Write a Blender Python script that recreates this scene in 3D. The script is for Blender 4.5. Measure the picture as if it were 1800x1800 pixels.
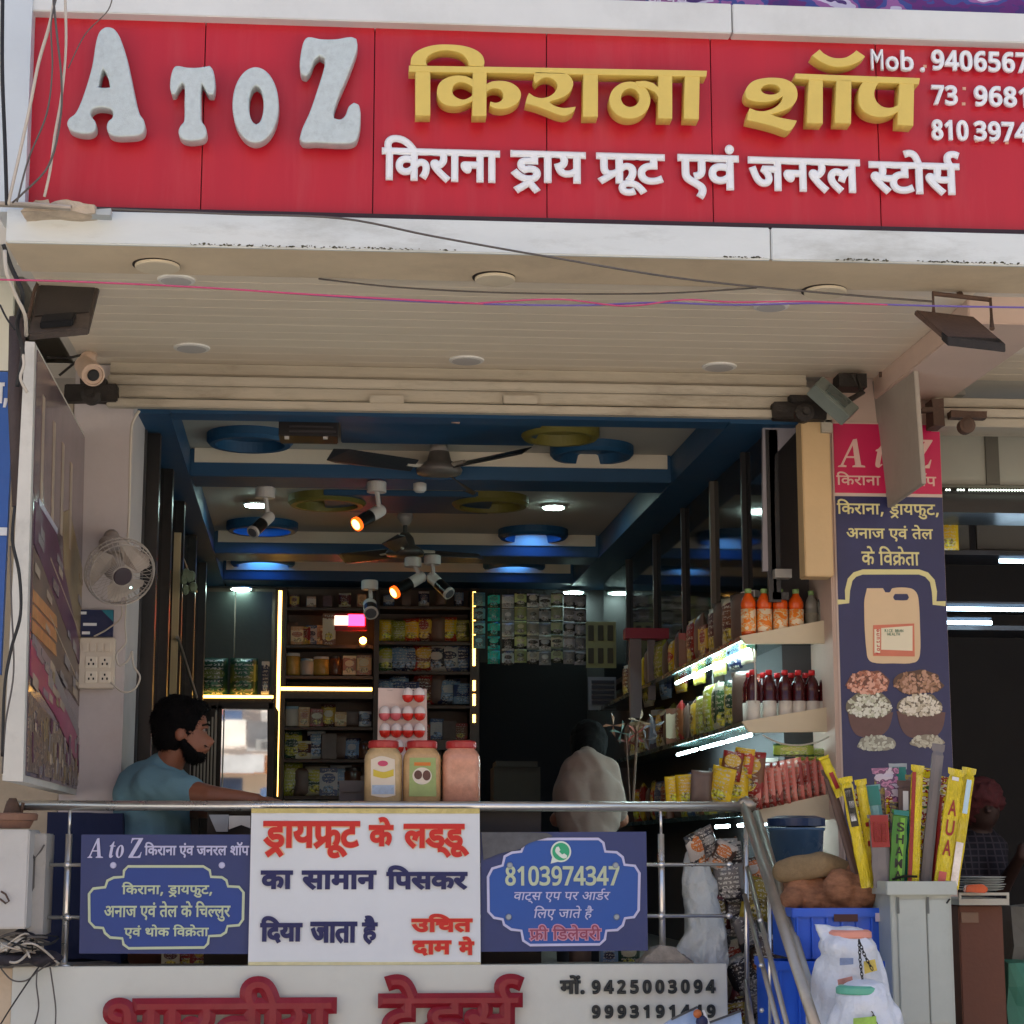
import bpy, bmesh, math, random
from mathutils import Vector, Matrix, noise, Euler
random.seed(11)
scn = bpy.context.scene
COL = scn.collection
for o in list(bpy.data.objects): bpy.data.objects.remove(o)

# ------------------------------------------------------------------ camera, sky, sun, exposure
F = 3400.0                                   # focal length in photo pixels (photo is 1800 wide)
PITCH = math.atan(600 / F)
YAW = math.atan(265 / math.hypot(F, 600))
CAM = Vector((0, 0, 1.6))
cam = bpy.data.cameras.new('camera'); cam.sensor_width = 36; cam.lens = F / 1800 * 36
cam.clip_start = 0.1; cam.clip_end = 500
camo = bpy.data.objects.new('camera', cam); COL.objects.link(camo)
camo.location = CAM; camo.rotation_euler = (math.radians(90) + PITCH, 0, -YAW)
scn.camera = camo
RM = Euler((math.radians(90) + PITCH, 0, -YAW)).to_matrix()

SUN_EL, SUN_AZ = math.radians(64), math.radians(-14)      # sun stands behind the building, a little to the left
w = bpy.data.worlds.new('World'); scn.world = w; w.use_nodes = True
nt = w.node_tree; sky = nt.nodes.new('ShaderNodeTexSky'); sky.sky_type = 'NISHITA'; sky.sun_disc = False
sky.sun_elevation = SUN_EL; sky.sun_rotation = SUN_AZ; sky.air_density = 1.0; sky.dust_density = 3.6; sky.ozone_density = 0.75
nt.links.new(sky.outputs[0], nt.nodes['Background'].inputs[0]); nt.nodes['Background'].inputs[1].default_value = 0.15
sl = bpy.data.lights.new('sun', 'SUN'); sl.energy = 5.0; sl.angle = math.radians(0.5); sl.color = (1, .97, .93)
so = bpy.data.objects.new('sun', sl); COL.objects.link(so)
sd = Vector((math.sin(SUN_AZ) * math.cos(SUN_EL), math.cos(SUN_AZ) * math.cos(SUN_EL), math.sin(SUN_EL)))
so.rotation_euler = sd.to_track_quat('Z', 'Y').to_euler(); so.location = (0, 20, 30)
scn.view_settings.view_transform = 'Standard'; scn.view_settings.look = 'None'
scn.view_settings.exposure = 0.95; scn.view_settings.gamma = 1
scn.render.engine = 'CYCLES'; scn.cycles.use_denoising = True; scn.cycles.max_bounces = 8
scn.cycles.diffuse_bounces = 4; scn.cycles.transparent_max_bounces = 12; scn.cycles.sample_clamp_indirect = 6

# ------------------------------------------------------------------ helpers
SK = -0.026                                   # the walls running back are a touch off square
DD = Vector((SK, 1, 0))
def P(u, v, Y):
    d = RM @ Vector(((u - 900) / F, -(v - 900) / F, -1.0)); return CAM + d * (Y / d.y)
def lin(c):
    c = c / 255.0
    return c / 12.92 if c <= .04045 else ((c + .055) / 1.055) ** 2.4
def C(t): return (lin(t[0]), lin(t[1]), lin(t[2]), 1)
_m = {}
def M(name, col=(200, 200, 200), rough=.6, metal=0.0, var=.12, scale=6, bump=.08, emit=0, ecol=None, dirt=None, trans=0, alpha=1, spec=None, stretch=None, dirt_amt=.5):
    """principled material: base colour varied by two noises, optional dirt stains, fine relief"""
    if name in _m: return _m[name]
    m = bpy.data.materials.new(name); m.use_nodes = True; n = m.node_tree; b = n.nodes['Principled BSDF']
    L = n.links.new
    b.inputs['Roughness'].default_value = rough; b.inputs['Metallic'].default_value = metal
    if spec is not None: b.inputs['Specular IOR Level'].default_value = spec
    if trans: b.inputs['Transmission Weight'].default_value = trans
    if alpha < 1: b.inputs['Alpha'].default_value = alpha
    if emit:
        b.inputs['Emission Color'].default_value = C(ecol or col); b.inputs['Emission Strength'].default_value = emit
    b.inputs['Base Color'].default_value = C(col)
    if var > 0:
        tc = n.nodes.new('ShaderNodeTexCoord'); mp = n.nodes.new('ShaderNodeMapping'); L(tc.outputs['Object'], mp.inputs[0])
        if stretch: mp.inputs['Scale'].default_value = stretch
        n1 = n.nodes.new('ShaderNodeTexNoise'); n1.inputs['Scale'].default_value = scale; n1.inputs['Detail'].default_value = 8; n1.inputs['Roughness'].default_value = .65
        L(mp.outputs[0], n1.inputs['Vector'])
        r = n.nodes.new('ShaderNodeMapRange'); r.inputs[1].default_value = .3; r.inputs[2].default_value = .7
        r.inputs[3].default_value = 1 - var; r.inputs[4].default_value = 1 + var * .6; L(n1.outputs[0], r.inputs[0])
        mx = n.nodes.new('ShaderNodeVectorMath'); mx.operation = 'SCALE'; mx.inputs[0].default_value = C(col)[:3]; L(r.outputs[0], mx.inputs['Scale'])
        src = mx.outputs[0]
        if dirt:
            n2 = n.nodes.new('ShaderNodeTexNoise'); n2.inputs['Scale'].default_value = scale * .6; n2.inputs['Detail'].default_value = 12; n2.inputs['Roughness'].default_value = .72
            L(mp.outputs[0], n2.inputs['Vector'])
            r2 = n.nodes.new('ShaderNodeMapRange'); r2.inputs[1].default_value = .5; r2.inputs[2].default_value = .72; r2.inputs[4].default_value = dirt_amt; L(n2.outputs[0], r2.inputs[0])
            mm = n.nodes.new('ShaderNodeMix'); mm.data_type = 'RGBA'; L(r2.outputs[0], mm.inputs[0]); L(src, mm.inputs[6]); mm.inputs[7].default_value = C(dirt)
            src = mm.outputs[2]
        L(src, b.inputs['Base Color'])
        rr = n.nodes.new('ShaderNodeMapRange'); rr.inputs[3].default_value = max(.03, rough - .08); rr.inputs[4].default_value = min(1, rough + .12); L(n1.outputs[0], rr.inputs[0]); L(rr.outputs[0], b.inputs['Roughness'])
        if bump:
            n3 = n.nodes.new('ShaderNodeTexNoise'); n3.inputs['Scale'].default_value = scale * 7; n3.inputs['Detail'].default_value = 4; L(mp.outputs[0], n3.inputs['Vector'])
            bp = n.nodes.new('ShaderNodeBump'); bp.inputs['Strength'].default_value = bump; bp.inputs['Distance'].default_value = .01
            L(n3.outputs[0], bp.inputs['Height']); L(bp.outputs[0], b.inputs['Normal'])
    _m[name] = m; return m
def MB(name, cols, scale=22, rough=.35, seed=0, stretch=(1, 1, 1.6)):
    """printed packaging: blotches of flat print colours, different on every object"""
    if name in _m: return _m[name]
    m = bpy.data.materials.new(name); m.use_nodes = True; n = m.node_tree; b = n.nodes['Principled BSDF']; L = n.links.new
    tc = n.nodes.new('ShaderNodeTexCoord'); mp = n.nodes.new('ShaderNodeMapping'); mp.inputs['Scale'].default_value = stretch
    oi = n.nodes.new('ShaderNodeObjectInfo'); ad = n.nodes.new('ShaderNodeVectorMath'); sc = n.nodes.new('ShaderNodeMath'); sc.operation = 'MULTIPLY'; sc.inputs[1].default_value = 31 + seed
    L(oi.outputs['Random'], sc.inputs[0]); L(tc.outputs['Object'], ad.inputs[0]); L(sc.outputs[0], ad.inputs[1]); L(ad.outputs[0], mp.inputs[0])
    n1 = n.nodes.new('ShaderNodeTexNoise'); n1.inputs['Scale'].default_value = scale; n1.inputs['Detail'].default_value = 3; L(mp.outputs[0], n1.inputs['Vector'])
    rp = n.nodes.new('ShaderNodeValToRGB'); rp.color_ramp.interpolation = 'CONSTANT'; e = rp.color_ramp.elements
    k = len(cols)
    for i, c in enumerate(cols):
        pos = .0 if i == 0 else .36 + .3 * i / k
        el = e[i] if i < 2 else e.new(pos)
        el.position = pos; el.color = C(c)
    L(n1.outputs[0], rp.inputs[0]); L(rp.outputs[0], b.inputs['Base Color']); b.inputs['Roughness'].default_value = rough
    bp = n.nodes.new('ShaderNodeBump'); bp.inputs['Strength'].default_value = .35; bp.inputs['Distance'].default_value = .01
    n2 = n.nodes.new('ShaderNodeTexNoise'); n2.inputs['Scale'].default_value = 30; L(ad.outputs[0], n2.inputs['Vector']); L(n2.outputs[0], bp.inputs['Height']); L(bp.outputs[0], b.inputs['Normal'])
    _m[name] = m; return m

def MP(name, cols, scale=22, rough=.35, seed=0, stretch=(1, 1, 1)):
    """printed packaging: a main colour picked per object, end bands, an oval panel, a picture patch and lines of small print"""
    if name in _m: return _m[name]
    m = bpy.data.materials.new(name); m.use_nodes = True; n = m.node_tree; b = n.nodes['Principled BSDF']; L = n.links.new
    def N(t, **k):
        q = n.nodes.new(t)
        for a, v in k.items(): setattr(q, a, v)
        return q
    def math_(op, a, c=None, d=None):
        q = N('ShaderNodeMath', operation=op)
        for i, v in enumerate((a, c, d)):
            if v is None: continue
            if isinstance(v, (int, float)): q.inputs[i].default_value = v
            else: L(v, q.inputs[i])
        return q.outputs[0]
    def mix(f, a, c):
        q = N('ShaderNodeMix', data_type='RGBA'); L(f, q.inputs[0])
        for i, v in ((6, a), (7, c)):
            if isinstance(v, tuple): q.inputs[i].default_value = v
            else: L(v, q.inputs[i])
        return q.outputs[2]
    tc = N('ShaderNodeTexCoord'); oi = N('ShaderNodeObjectInfo'); sp = N('ShaderNodeSeparateXYZ'); L(tc.outputs['Generated'], sp.inputs[0])
    x, z = sp.outputs[0], sp.outputs[2]; rnd_ = oi.outputs['Random']
    r2 = math_('FRACT', math_('MULTIPLY', rnd_, 7.31 + seed)); r3 = math_('FRACT', math_('MULTIPLY', rnd_, 23.7))
    def pick(f, shift):
        rp = N('ShaderNodeValToRGB'); rp.color_ramp.interpolation = 'CONSTANT'; e = rp.color_ramp.elements; k = len(cols)
        for i in range(k):
            el = e[i] if i < 2 else e.new(i / k)
            el.position = i / k; el.color = C(cols[(i + shift) % k])
        L(f, rp.inputs[0]); return rp.outputs[0]
    main, acc, thr = pick(r2, 0), pick(r2, 1), pick(r3, 2)
    off = N('ShaderNodeVectorMath', operation='ADD'); L(tc.outputs['Generated'], off.inputs[0]); cmb = N('ShaderNodeCombineXYZ'); L(math_('MULTIPLY', rnd_, 40), cmb.inputs[0]); L(math_('MULTIPLY', r2, 30), cmb.inputs[2]); L(cmb.outputs[0], off.inputs[1])
    # uneven end bands
    wav = N('ShaderNodeTexNoise'); wav.inputs['Scale'].default_value = 3; L(off.outputs[0], wav.inputs['Vector'])
    zz = math_('ADD', z, math_('MULTIPLY', math_('SUBTRACT', wav.outputs[0], .5), .28))
    band = math_('ADD', math_('LESS_THAN', zz, math_('MULTIPLY_ADD', r3, .25, .1)), math_('GREATER_THAN', zz, math_('MULTIPLY_ADD', r2, -.14, .93)))
    col = mix(band, main, acc)
    # oval panel
    dx = math_('DIVIDE', math_('SUBTRACT', x, .5), math_('MULTIPLY_ADD', r2, .16, .26)); dz = math_('DIVIDE', math_('SUBTRACT', z, math_('MULTIPLY_ADD', r3, .2, .52)), math_('MULTIPLY_ADD', r3, .1, .13))
    d2 = math_('ADD', math_('MULTIPLY', dx, dx), math_('MULTIPLY', dz, dz)); col = mix(math_('LESS_THAN', d2, 1), col, thr)
    # picture patch low on the pack
    nz = N('ShaderNodeTexNoise'); nz.inputs['Scale'].default_value = 7; nz.inputs['Detail'].default_value = 5; L(off.outputs[0], nz.inputs['Vector'])
    dx = math_('DIVIDE', math_('SUBTRACT', x, .5), .36); dz = math_('DIVIDE', math_('SUBTRACT', z, .24), .17); d3 = math_('ADD', math_('ADD', math_('MULTIPLY', dx, dx), math_('MULTIPLY', dz, dz)), math_('MULTIPLY', nz.outputs[0], .8))
    rp = N('ShaderNodeValToRGB'); rp.color_ramp.elements[0].position = .35; rp.color_ramp.elements[0].color = C(tuple(int(q * .45) for q in cols[0])); rp.color_ramp.elements[1].position = .65; rp.color_ramp.elements[1].color = C(tuple(min(255, int(q * 1.25) + 20) for q in cols[1])); L(nz.outputs[0], rp.inputs[0])
    col = mix(math_('LESS_THAN', d3, 1.1), col, rp.outputs[0])
    # lettering like rows
    mp = N('ShaderNodeMapping'); mp.inputs['Scale'].default_value = (13, 3, 26); L(off.outputs[0], mp.inputs[0]); n4 = N('ShaderNodeTexNoise'); n4.inputs['Scale'].default_value = 1; n4.inputs['Detail'].default_value = 1; L(mp.outputs[0], n4.inputs['Vector'])
    row = math_('LESS_THAN', math_('FRACT', math_('MULTIPLY', z, 9)), .55); ins = math_('LESS_THAN', math_('ABSOLUTE', math_('SUBTRACT', x, .5)), .34)
    f = math_('MULTIPLY', math_('MULTIPLY', math_('GREATER_THAN', n4.outputs[0], .53), row), ins); col = mix(math_('MULTIPLY', f, .8), col, C((206, 200, 186)))
    L(col, b.inputs['Base Color']); b.inputs['Roughness'].default_value = rough
    bp = N('ShaderNodeBump'); bp.inputs['Strength'].default_value = .4; bp.inputs['Distance'].default_value = .012
    n2 = N('ShaderNodeTexNoise'); n2.inputs['Scale'].default_value = 26; n2.inputs['Detail'].default_value = 3; L(tc.outputs['Object'], n2.inputs['Vector']); L(n2.outputs[0], bp.inputs['Height']); L(bp.outputs[0], b.inputs['Normal'])
    _m[name] = m; return m

def tag(o, label=None, cat=None, group=None, kind=None):
    if label: o['label'] = label
    if cat: o['category'] = cat
    if group: o['group'] = group
    if kind: o['kind'] = kind
    return o
def thing(name, label, cat, loc, group=None):
    o = bpy.data.objects.new(name, None); COL.objects.link(o); o.location = loc; o.empty_display_size = .05
    return tag(o, label, cat, group)
def root_loc(p):
    while p.parent: p = p.parent
    return Vector(p.location)
def link(name, me, mat, parent=None, label=None, cat=None, group=None, kind=None, smooth=False):
    """one object from a mesh whose vertices are in world space"""
    if mat is not None:
        for q in (mat if isinstance(mat, (list, tuple)) else [mat]): me.materials.append(q)
    if smooth:
        for f in me.polygons: f.use_smooth = True
    o = bpy.data.objects.new(name, me); COL.objects.link(o)
    if parent is not None:
        me.transform(Matrix.Translation(-root_loc(parent))); o.parent = parent
    elif kind != 'structure':
        vs = [v.co for v in me.vertices]
        c = Vector(((min(v.x for v in vs) + max(v.x for v in vs)) / 2, (min(v.y for v in vs) + max(v.y for v in vs)) / 2, min(v.z for v in vs)))
        me.transform(Matrix.Translation(-c)); o.location = c
    return tag(o, label, cat, group, kind)
def copy_tree(o, delta=(0, 0, 0), label=None, parent=None, name=None):
    c = o.copy(); COL.objects.link(c)
    if parent is not None: c.parent = parent
    else: c.location = Vector(o.location) + Vector(delta)
    if label: c['label'] = label
    for ch in o.children: copy_tree(ch, parent=c)
    return c

class B:
    def __init__(s): s.v = []; s.f = []
    def add(s, vs, fs):
        k = len(s.v); s.v += [tuple(q) for q in vs]; s.f += [tuple(i + k for i in f) for f in fs]; return s
    def prism(s, front, back):
        n = len(front); return s.add(list(front) + list(back), [tuple(range(n - 1, -1, -1)), tuple(range(n, 2 * n))] + [(i, (i + 1) % n, n + (i + 1) % n, n + i) for i in range(n)])
    def poly(s, pts, Y, d):
        f = [P(u, v, Y) for u, v in pts]; return s.prism(f, [q + DD * d for q in f])
    def run(s, pts, Y0, Y1):
        f = [P(u, v, Y0) for u, v in pts]; return s.prism(f, [q + DD * (Y1 - Y0) for q in f])
    def box(s, x0, x1, y0, y1, z0, z1):
        return s.prism([(x0, y0, z0), (x1, y0, z0), (x1, y0, z1), (x0, y0, z1)], [(x0, y1, z0), (x1, y1, z0), (x1, y1, z1), (x0, y1, z1)])
    def pbox(s, u0, v0, u1, v1, Y, d):
        um, vm = (u0 + u1) / 2, (v0 + v1) / 2
        return s.box(P(u0, vm, Y).x, P(u1, vm, Y).x, Y, Y + d, P(um, v1, Y).z, P(um, v0, Y).z)
    def tube(s, pts, r, n=8):
        pts = [Vector(p) for p in pts]; rs = r if isinstance(r, (list, tuple)) else [r] * len(pts); k = len(s.v); m = len(pts)
        up = Vector((0.13, .31, .94))
        for i, p in enumerate(pts):
            t = (pts[min(i + 1, m - 1)] - pts[max(i - 1, 0)]).normalized()
            a = t.cross(up)
            if a.length < .05: a = t.cross(Vector((1, 0, 0)))
            a.normalize(); b = t.cross(a)
            for j in range(n):
                th = 2 * math.pi * j / n; s.v.append(tuple(p + (a * math.cos(th) + b * math.sin(th)) * rs[i]))
        for i in range(m - 1):
            for j in range(n): s.f.append((k + i * n + j, k + i * n + (j + 1) % n, k + (i + 1) * n + (j + 1) % n, k + (i + 1) * n + j))
        s.f.append(tuple(k + j for j in range(n - 1, -1, -1))); s.f.append(tuple(k + (m - 1) * n + j for j in range(n)))
        return s
    def lathe(s, prof, c, ax=(0, 0, 1), n=20, sq=(1, 1)):
        ax = Vector(ax).normalized(); q = ax.to_track_quat('Z', 'Y'); c = Vector(c); k = len(s.v)
        for r, h in prof:
            for j in range(n):
                th = 2 * math.pi * j / n; s.v.append(tuple(c + q @ Vector((r * math.cos(th) * sq[0], r * math.sin(th) * sq[1], h))))
        for i in range(len(prof) - 1):
            for j in range(n): s.f.append((k + i * n + j, k + i * n + (j + 1) % n, k + (i + 1) * n + (j + 1) % n, k + (i + 1) * n + j))
        s.f.append(tuple(k + j for j in range(n - 1, -1, -1))); s.f.append(tuple(k + (len(prof) - 1) * n + j for j in range(n)))
        return s
    def ball(s, c, r, n=12, m=8):
        r = r if isinstance(r, (list, tuple)) else (r, r, r); c = Vector(c); k = len(s.v)
        s.v.append((c.x, c.y, c.z - r[2]))
        for i in range(1, m):
            ph = -math.pi / 2 + math.pi * i / m
            for j in range(n):
                th = 2 * math.pi * j / n; s.v.append((c.x + r[0] * math.cos(ph) * math.cos(th), c.y + r[1] * math.cos(ph) * math.sin(th), c.z + r[2] * math.sin(ph)))
        s.v.append((c.x, c.y, c.z + r[2])); top = len(s.v) - 1
        for j in range(n):
            s.f.append((k, k + 1 + (j + 1) % n, k + 1 + j)); s.f.append((top, k + 1 + (m - 2) * n + j, k + 1 + (m - 2) * n + (j + 1) % n))
        for i in range(m - 2):
            for j in range(n): s.f.append((k + 1 + i * n + j, k + 1 + i * n + (j + 1) % n, k + 1 + (i + 1) * n + (j + 1) % n, k + 1 + (i + 1) * n + j))
        return s
    def mesh(s, bevel=0, crumple=None):
        me = bpy.data.meshes.new('m'); me.from_pydata(s.v, [], s.f)
        bm = bmesh.new(); bm.from_mesh(me); bmesh.ops.recalc_face_normals(bm, faces=bm.faces)
        if bevel: bmesh.ops.bevel(bm, geom=bm.edges[:], offset=bevel, segments=2, affect='EDGES', clamp_overlap=True)
        if crumple:
            a, sc, sub = crumple
            if sub: bmesh.ops.subdivide_edges(bm, edges=bm.edges[:], cuts=sub, use_grid_fill=True)
            for q in bm.verts: q.co += noise.noise_vector(q.co * sc) * a + noise.noise_vector(q.co * sc * 2.7) * a * .4
        bm.to_mesh(me); bm.free(); return me
    def mk(s, name, mat, parent=None, bevel=0, crumple=None, smooth=False, **k):
        return link(name, s.mesh(bevel, crumple), mat, parent, smooth=smooth, **k)

# ---- outline shapes, lettering
def curve_mesh(contours, extrude=0.0, offset=0.0, bev=0.0, bres=1):
    """filled 2D outlines (holes allowed) -> mesh in the XY plane"""
    cu = bpy.data.curves.new('c', 'CURVE'); cu.dimensions = '2D'; cu.fill_mode = 'BOTH'; cu.extrude = extrude; cu.offset = offset
    if bev: cu.bevel_depth = bev; cu.bevel_resolution = bres
    for c in contours:
        sp = cu.splines.new('POLY'); sp.points.add(len(c) - 1); sp.use_cyclic_u = True
        for i, p in enumerate(c): sp.points[i].co = (p[0], p[1], 0, 1)
    ob = bpy.data.objects.new('c', cu); me = bpy.data.meshes.new_from_object(ob)
    bpy.data.objects.remove(ob); bpy.data.curves.remove(cu); return me
def stand(me, Y, zs=1):
    """XY outline mesh (x, z world values) -> upright plane y=Y; its thickness grows from Y towards the wall behind"""
    for v in me.vertices: v.co = (v.co.x, Y - v.co.z, v.co.y)
    return me
def smooth_loop(pts, n=4, ang=58):
    m = len(pts); out = []
    def tan(i):
        a, b, c = Vector(pts[i - 1]), Vector(pts[i]), Vector(pts[(i + 1) % m])
        if (b - a).angle(c - b, 0) > math.radians(ang): return None
        return (c - a) * .5
    for i in range(m):
        p, q = Vector(pts[i]), Vector(pts[(i + 1) % m]); t0, t1 = tan(i), tan((i + 1) % m)
        L = (q - p).length
        t0 = (q - p) * .9 if t0 is None else t0.normalized() * L; t1 = (q - p) * .9 if t1 is None else t1.normalized() * L
        for j in range(n):
            t = j / n; h = (2 * t ** 3 - 3 * t * t + 1, t ** 3 - 2 * t * t + t, -2 * t ** 3 + 3 * t * t, t ** 3 - t * t)
            out.append(tuple(p * h[0] + t0 * h[1] + q * h[2] + t1 * h[3]))
    return out
def px_shape(name, contours, Y, depth, mat, parent=None, sm=True, bev=0, offset=0, **k):
    cs = []
    for c in contours:
        c = smooth_loop(c) if sm else c
        cs.append([(lambda q: (q.x, q.z))(P(u, v, Y)) for u, v in c])
    me = curve_mesh(cs, depth / 2, offset, bev); stand(me, Y)
    return link(name, me, mat, parent, **k)
def glyph_contours(s, n=3):
    out = []
    for c in s.split('|'):
        if not c: continue
        pts = [(float(q.lstrip('~').split(',')[0]), float(q.split(',')[1]), q[0] != '~') for q in c.split()]
        full = []
        for i, p in enumerate(pts):
            q = pts[(i + 1) % len(pts)]; full.append(p)
            if not p[2] and not q[2]: full.append(((p[0] + q[0]) / 2, (p[1] + q[1]) / 2, True))
        k = next(i for i, p in enumerate(full) if p[2]); full = full[k:] + full[:k]; o = []; i = 0
        while i < len(full):
            p = full[i]; q = full[(i + 1) % len(full)]; o.append(p[:2])
            if not q[2]:
                r = full[(i + 2) % len(full)]
                for j in range(1, n):
                    t = j / n; o.append(((1 - t) ** 2 * p[0] + 2 * t * (1 - t) * q[0] + t * t * r[0], (1 - t) ** 2 * p[1] + 2 * t * (1 - t) * q[1] + t * t * r[1]))
                i += 2
            else: i += 1
        out.append(o)
    return out
def join_meshes(ms):
    v = []; f = []
    for me in ms:
        k = len(v); v += [tuple(q.co) for q in me.vertices]; f += [tuple(i + k for i in p.vertices) for p in me.polygons]; bpy.data.meshes.remove(me)
    me = bpy.data.meshes.new('j'); me.from_pydata(v, [], f); return me
MARKS = ('H', 'M', 'R', 'ai', 'e', 'u', 'uu')
def deva(words, box, Y, depth, mat, parent, offset=0.0, name='lettering', separate=False, shear=0.0, gap=300, tilt=0.0, track=0):
    """Devanagari words fitted to a pixel box (left, top, right, bottom) on the plane y=Y"""
    x = 0; gl = []
    for w_ in words.split():
        if w_ == 'comma' and gl: x -= gap - 20
        if w_ in WORDS:
            for t in WORDS[w_].split():
                cs = [[(px + x + py * shear, py) for px, py in c] for c in glyph_contours(GLY[t][1])]
                if t in MARKS and gl: gl[-1] += [cs]
                else: gl.append([cs])
                x += GLY[t][0]
        else:
            for t in w_:
                gl.append([[[(px + x + py * shear, py) for px, py in c] for c in glyph_contours(GLY[t][1])]]); x += GLY[t][0] + track
        x += gap
    xs = [p[0] for g in gl for cs in g for c in cs for p in c]; ys = [p[1] for g in gl for cs in g for c in cs for p in c]
    x0, x1, y0, y1 = min(xs), max(xs), min(ys), max(ys); u0, v0, u1, v1 = box; um, vm = (u0 + u1) / 2, (v0 + v1) / 2
    X0, X1, Z1, Z0 = P(u0, vm, Y).x, P(u1, vm, Y).x, P(um, v0, Y).z, P(um, v1, Y).z
    X0 += offset; X1 -= offset; Z0 += offset; Z1 -= offset          # the stroke swells by the offset
    res = []; k = 0
    for g in gl:
        part = []
        for cs in g:
            cc = [[(X0 + (px - x0) / (x1 - x0) * (X1 - X0), Z0 + (py - y0) / (y1 - y0) * (Z1 - Z0) + tilt * (px - x0) / (x1 - x0)) for px, py in c] for c in cs]
            me = curve_mesh(cc, max(depth / 2 - offset, 0) + .00005, 0, offset, 0) if offset else curve_mesh(cc, depth / 2)
            zm = max(v.co.z for v in me.vertices)
            for v in me.vertices: v.co.z *= depth / 2 / zm
            stand(me, Y + (k % 3) * .0004); k += 1; part.append(me)
        res.append(join_meshes(part))
    if separate:
        return [link(name, me, mat, parent) for me in res]
    return link(name, join_meshes(res), mat, parent)
def latin(text, box, Y, depth, mat, parent, offset=0.012, name='lettering', cell=None, separate=False, shear=0):
    """plain figures and letters, one cell each, in a pixel box"""
    u0, v0, u1, v1 = box; um, vm = (u0 + u1) / 2, (v0 + v1) / 2; X0, X1, Z1, Z0 = P(u0, vm, Y).x, P(u1, vm, Y).x, P(um, v0, Y).z, P(um, v1, Y).z
    cw = (X1 - X0) / len(text); H = Z1 - Z0; res = []
    for i, ch in enumerate(text):
        if ch == ' ': continue
        cu = bpy.data.curves.new('t', 'FONT'); cu.body = ch; cu.size = 1; cu.resolution_u = 3; cu.bevel_depth = offset; cu.bevel_resolution = 0
        cu.extrude = .002
        ob = bpy.data.objects.new('t', cu); me = bpy.data.meshes.new_from_object(ob); bpy.data.objects.remove(ob); bpy.data.curves.remove(cu)
        if not me.vertices: continue
        zm = max(v.co.z for v in me.vertices)
        for v in me.vertices: v.co.z *= depth / 2 / zm / (H / .73)
        a = min(v.co.x for v in me.vertices); b = max(v.co.x for v in me.vertices); s = H / .73
        sx = s if (b - a) * s < cw * .9 else cw * .9 / (b - a)
        if ch in 'M0123456789': sx = min(cw * .84 / (b - a), s * 1.35) if ch != '1' else cw * .84 / .5
        for v in me.vertices: v.co = (X0 + (i + .5) * cw + (v.co.x - (a + b) / 2) * sx + v.co.y * shear * s, Z0 + v.co.y * s, v.co.z * s)
        stand(me, Y + (i % 2) * .0003); res.append(me)
    if separate: return [link(name, me, mat, parent) for me in res]
    return link(name, join_meshes(res), mat, parent)
# serif italic A, t, o, Z in unit boxes
SER = {'A': (.95, [[(0, 0), (.02, .04), (.1, .07), (.55, .97), (.68, 1), (.8, .08), (.93, .05), (.94, 0), (.5, 0), (.51, .05), (.6, .08), (.575, .32), (.3, .32), (.19, .08), (.3, .05), (.29, 0)], [(.33, .38), (.57, .38), (.535, .76)]]),
       't': (.42, [[(.12, .62), (.1, .58), (.17, .56), (.08, .12), (.1, .02), (.2, -.01), (.33, .1), (.31, .13), (.24, .1), (.25, .16), (.33, .57), (.44, .57), (.45, .62), (.34, .62), (.38, .82), (.33, .82), (.2, .66)]]),
       'o': (.52, [[(.02, .2), (.08, .04), (.2, -.01), (.36, .08), (.48, .28), (.49, .48), (.42, .62), (.3, .65), (.15, .55), (.05, .38)], [(.16, .14), (.2, .04), (.28, .1), (.34, .4), (.34, .56), (.29, .6), (.22, .5), (.17, .3)]]),
       'Z': (.8, [[(0, 0), (0, .05), (.58, .93), (.34, .93), (.22, .88), (.16, .74), (.12, .74), (.18, 1), (.84, 1), (.84, .96), (.26, .07), (.52, .07), (.66, .14), (.74, .3), (.78, .3), (.7, 0)]])}
def serif(text, box, Y, depth, mat, parent, name='lettering', separate=False):
    u0, v0, u1, v1 = box; um, vm = (u0 + u1) / 2, (v0 + v1) / 2; X0, X1, Z1, Z0 = P(u0, vm, Y).x, P(u1, vm, Y).x, P(um, v0, Y).z, P(um, v1, Y).z
    wd = sum(.22 if c == ' ' else SER[c][0] + .04 for c in text); x = 0; res = []
    for ch in text:
        if ch == ' ': x += .22; continue
        cs = [[(X0 + (x + a) / wd * (X1 - X0), Z0 + b * (Z1 - Z0)) for a, b in (smooth_loop(c, 3, 50) if ch in 'ot' else c)] for c in SER[ch][1]]
        me = curve_mesh(cs, depth / 2); stand(me, Y); res.append(me); x += SER[ch][0] + .04
    return link(name, join_meshes(res), mat, parent)

def blob(prims, voxel=.012, smooth=4, clip=None):
    """one continuous surface grown round tapered capsules ('c', p, q, r0, r1) and ellipsoids ('e', c, (rx, ry, rz))"""
    b = B()
    for p in prims:
        if p[0] == 'c':
            a, q = Vector(p[1]), Vector(p[2]); n = 6
            b.tube([a.lerp(q, i / n) for i in range(n + 1)], [p[3] + (p[4] - p[3]) * i / n for i in range(n + 1)], 14); b.ball(a, p[3], 14, 10); b.ball(q, p[4], 14, 10)
        else: b.ball(p[1], p[2], 18, 12)
    me = b.mesh(); ob = bpy.data.objects.new('b', me); COL.objects.link(ob)
    r = ob.modifiers.new('r', 'REMESH'); r.mode = 'VOXEL'; r.voxel_size = voxel
    s = ob.modifiers.new('s', 'SMOOTH'); s.factor = .6; s.iterations = smooth
    dg = bpy.context.evaluated_depsgraph_get(); out = bpy.data.meshes.new_from_object(ob.evaluated_get(dg))
    bpy.data.objects.remove(ob); out.materials.clear(); return out
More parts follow.
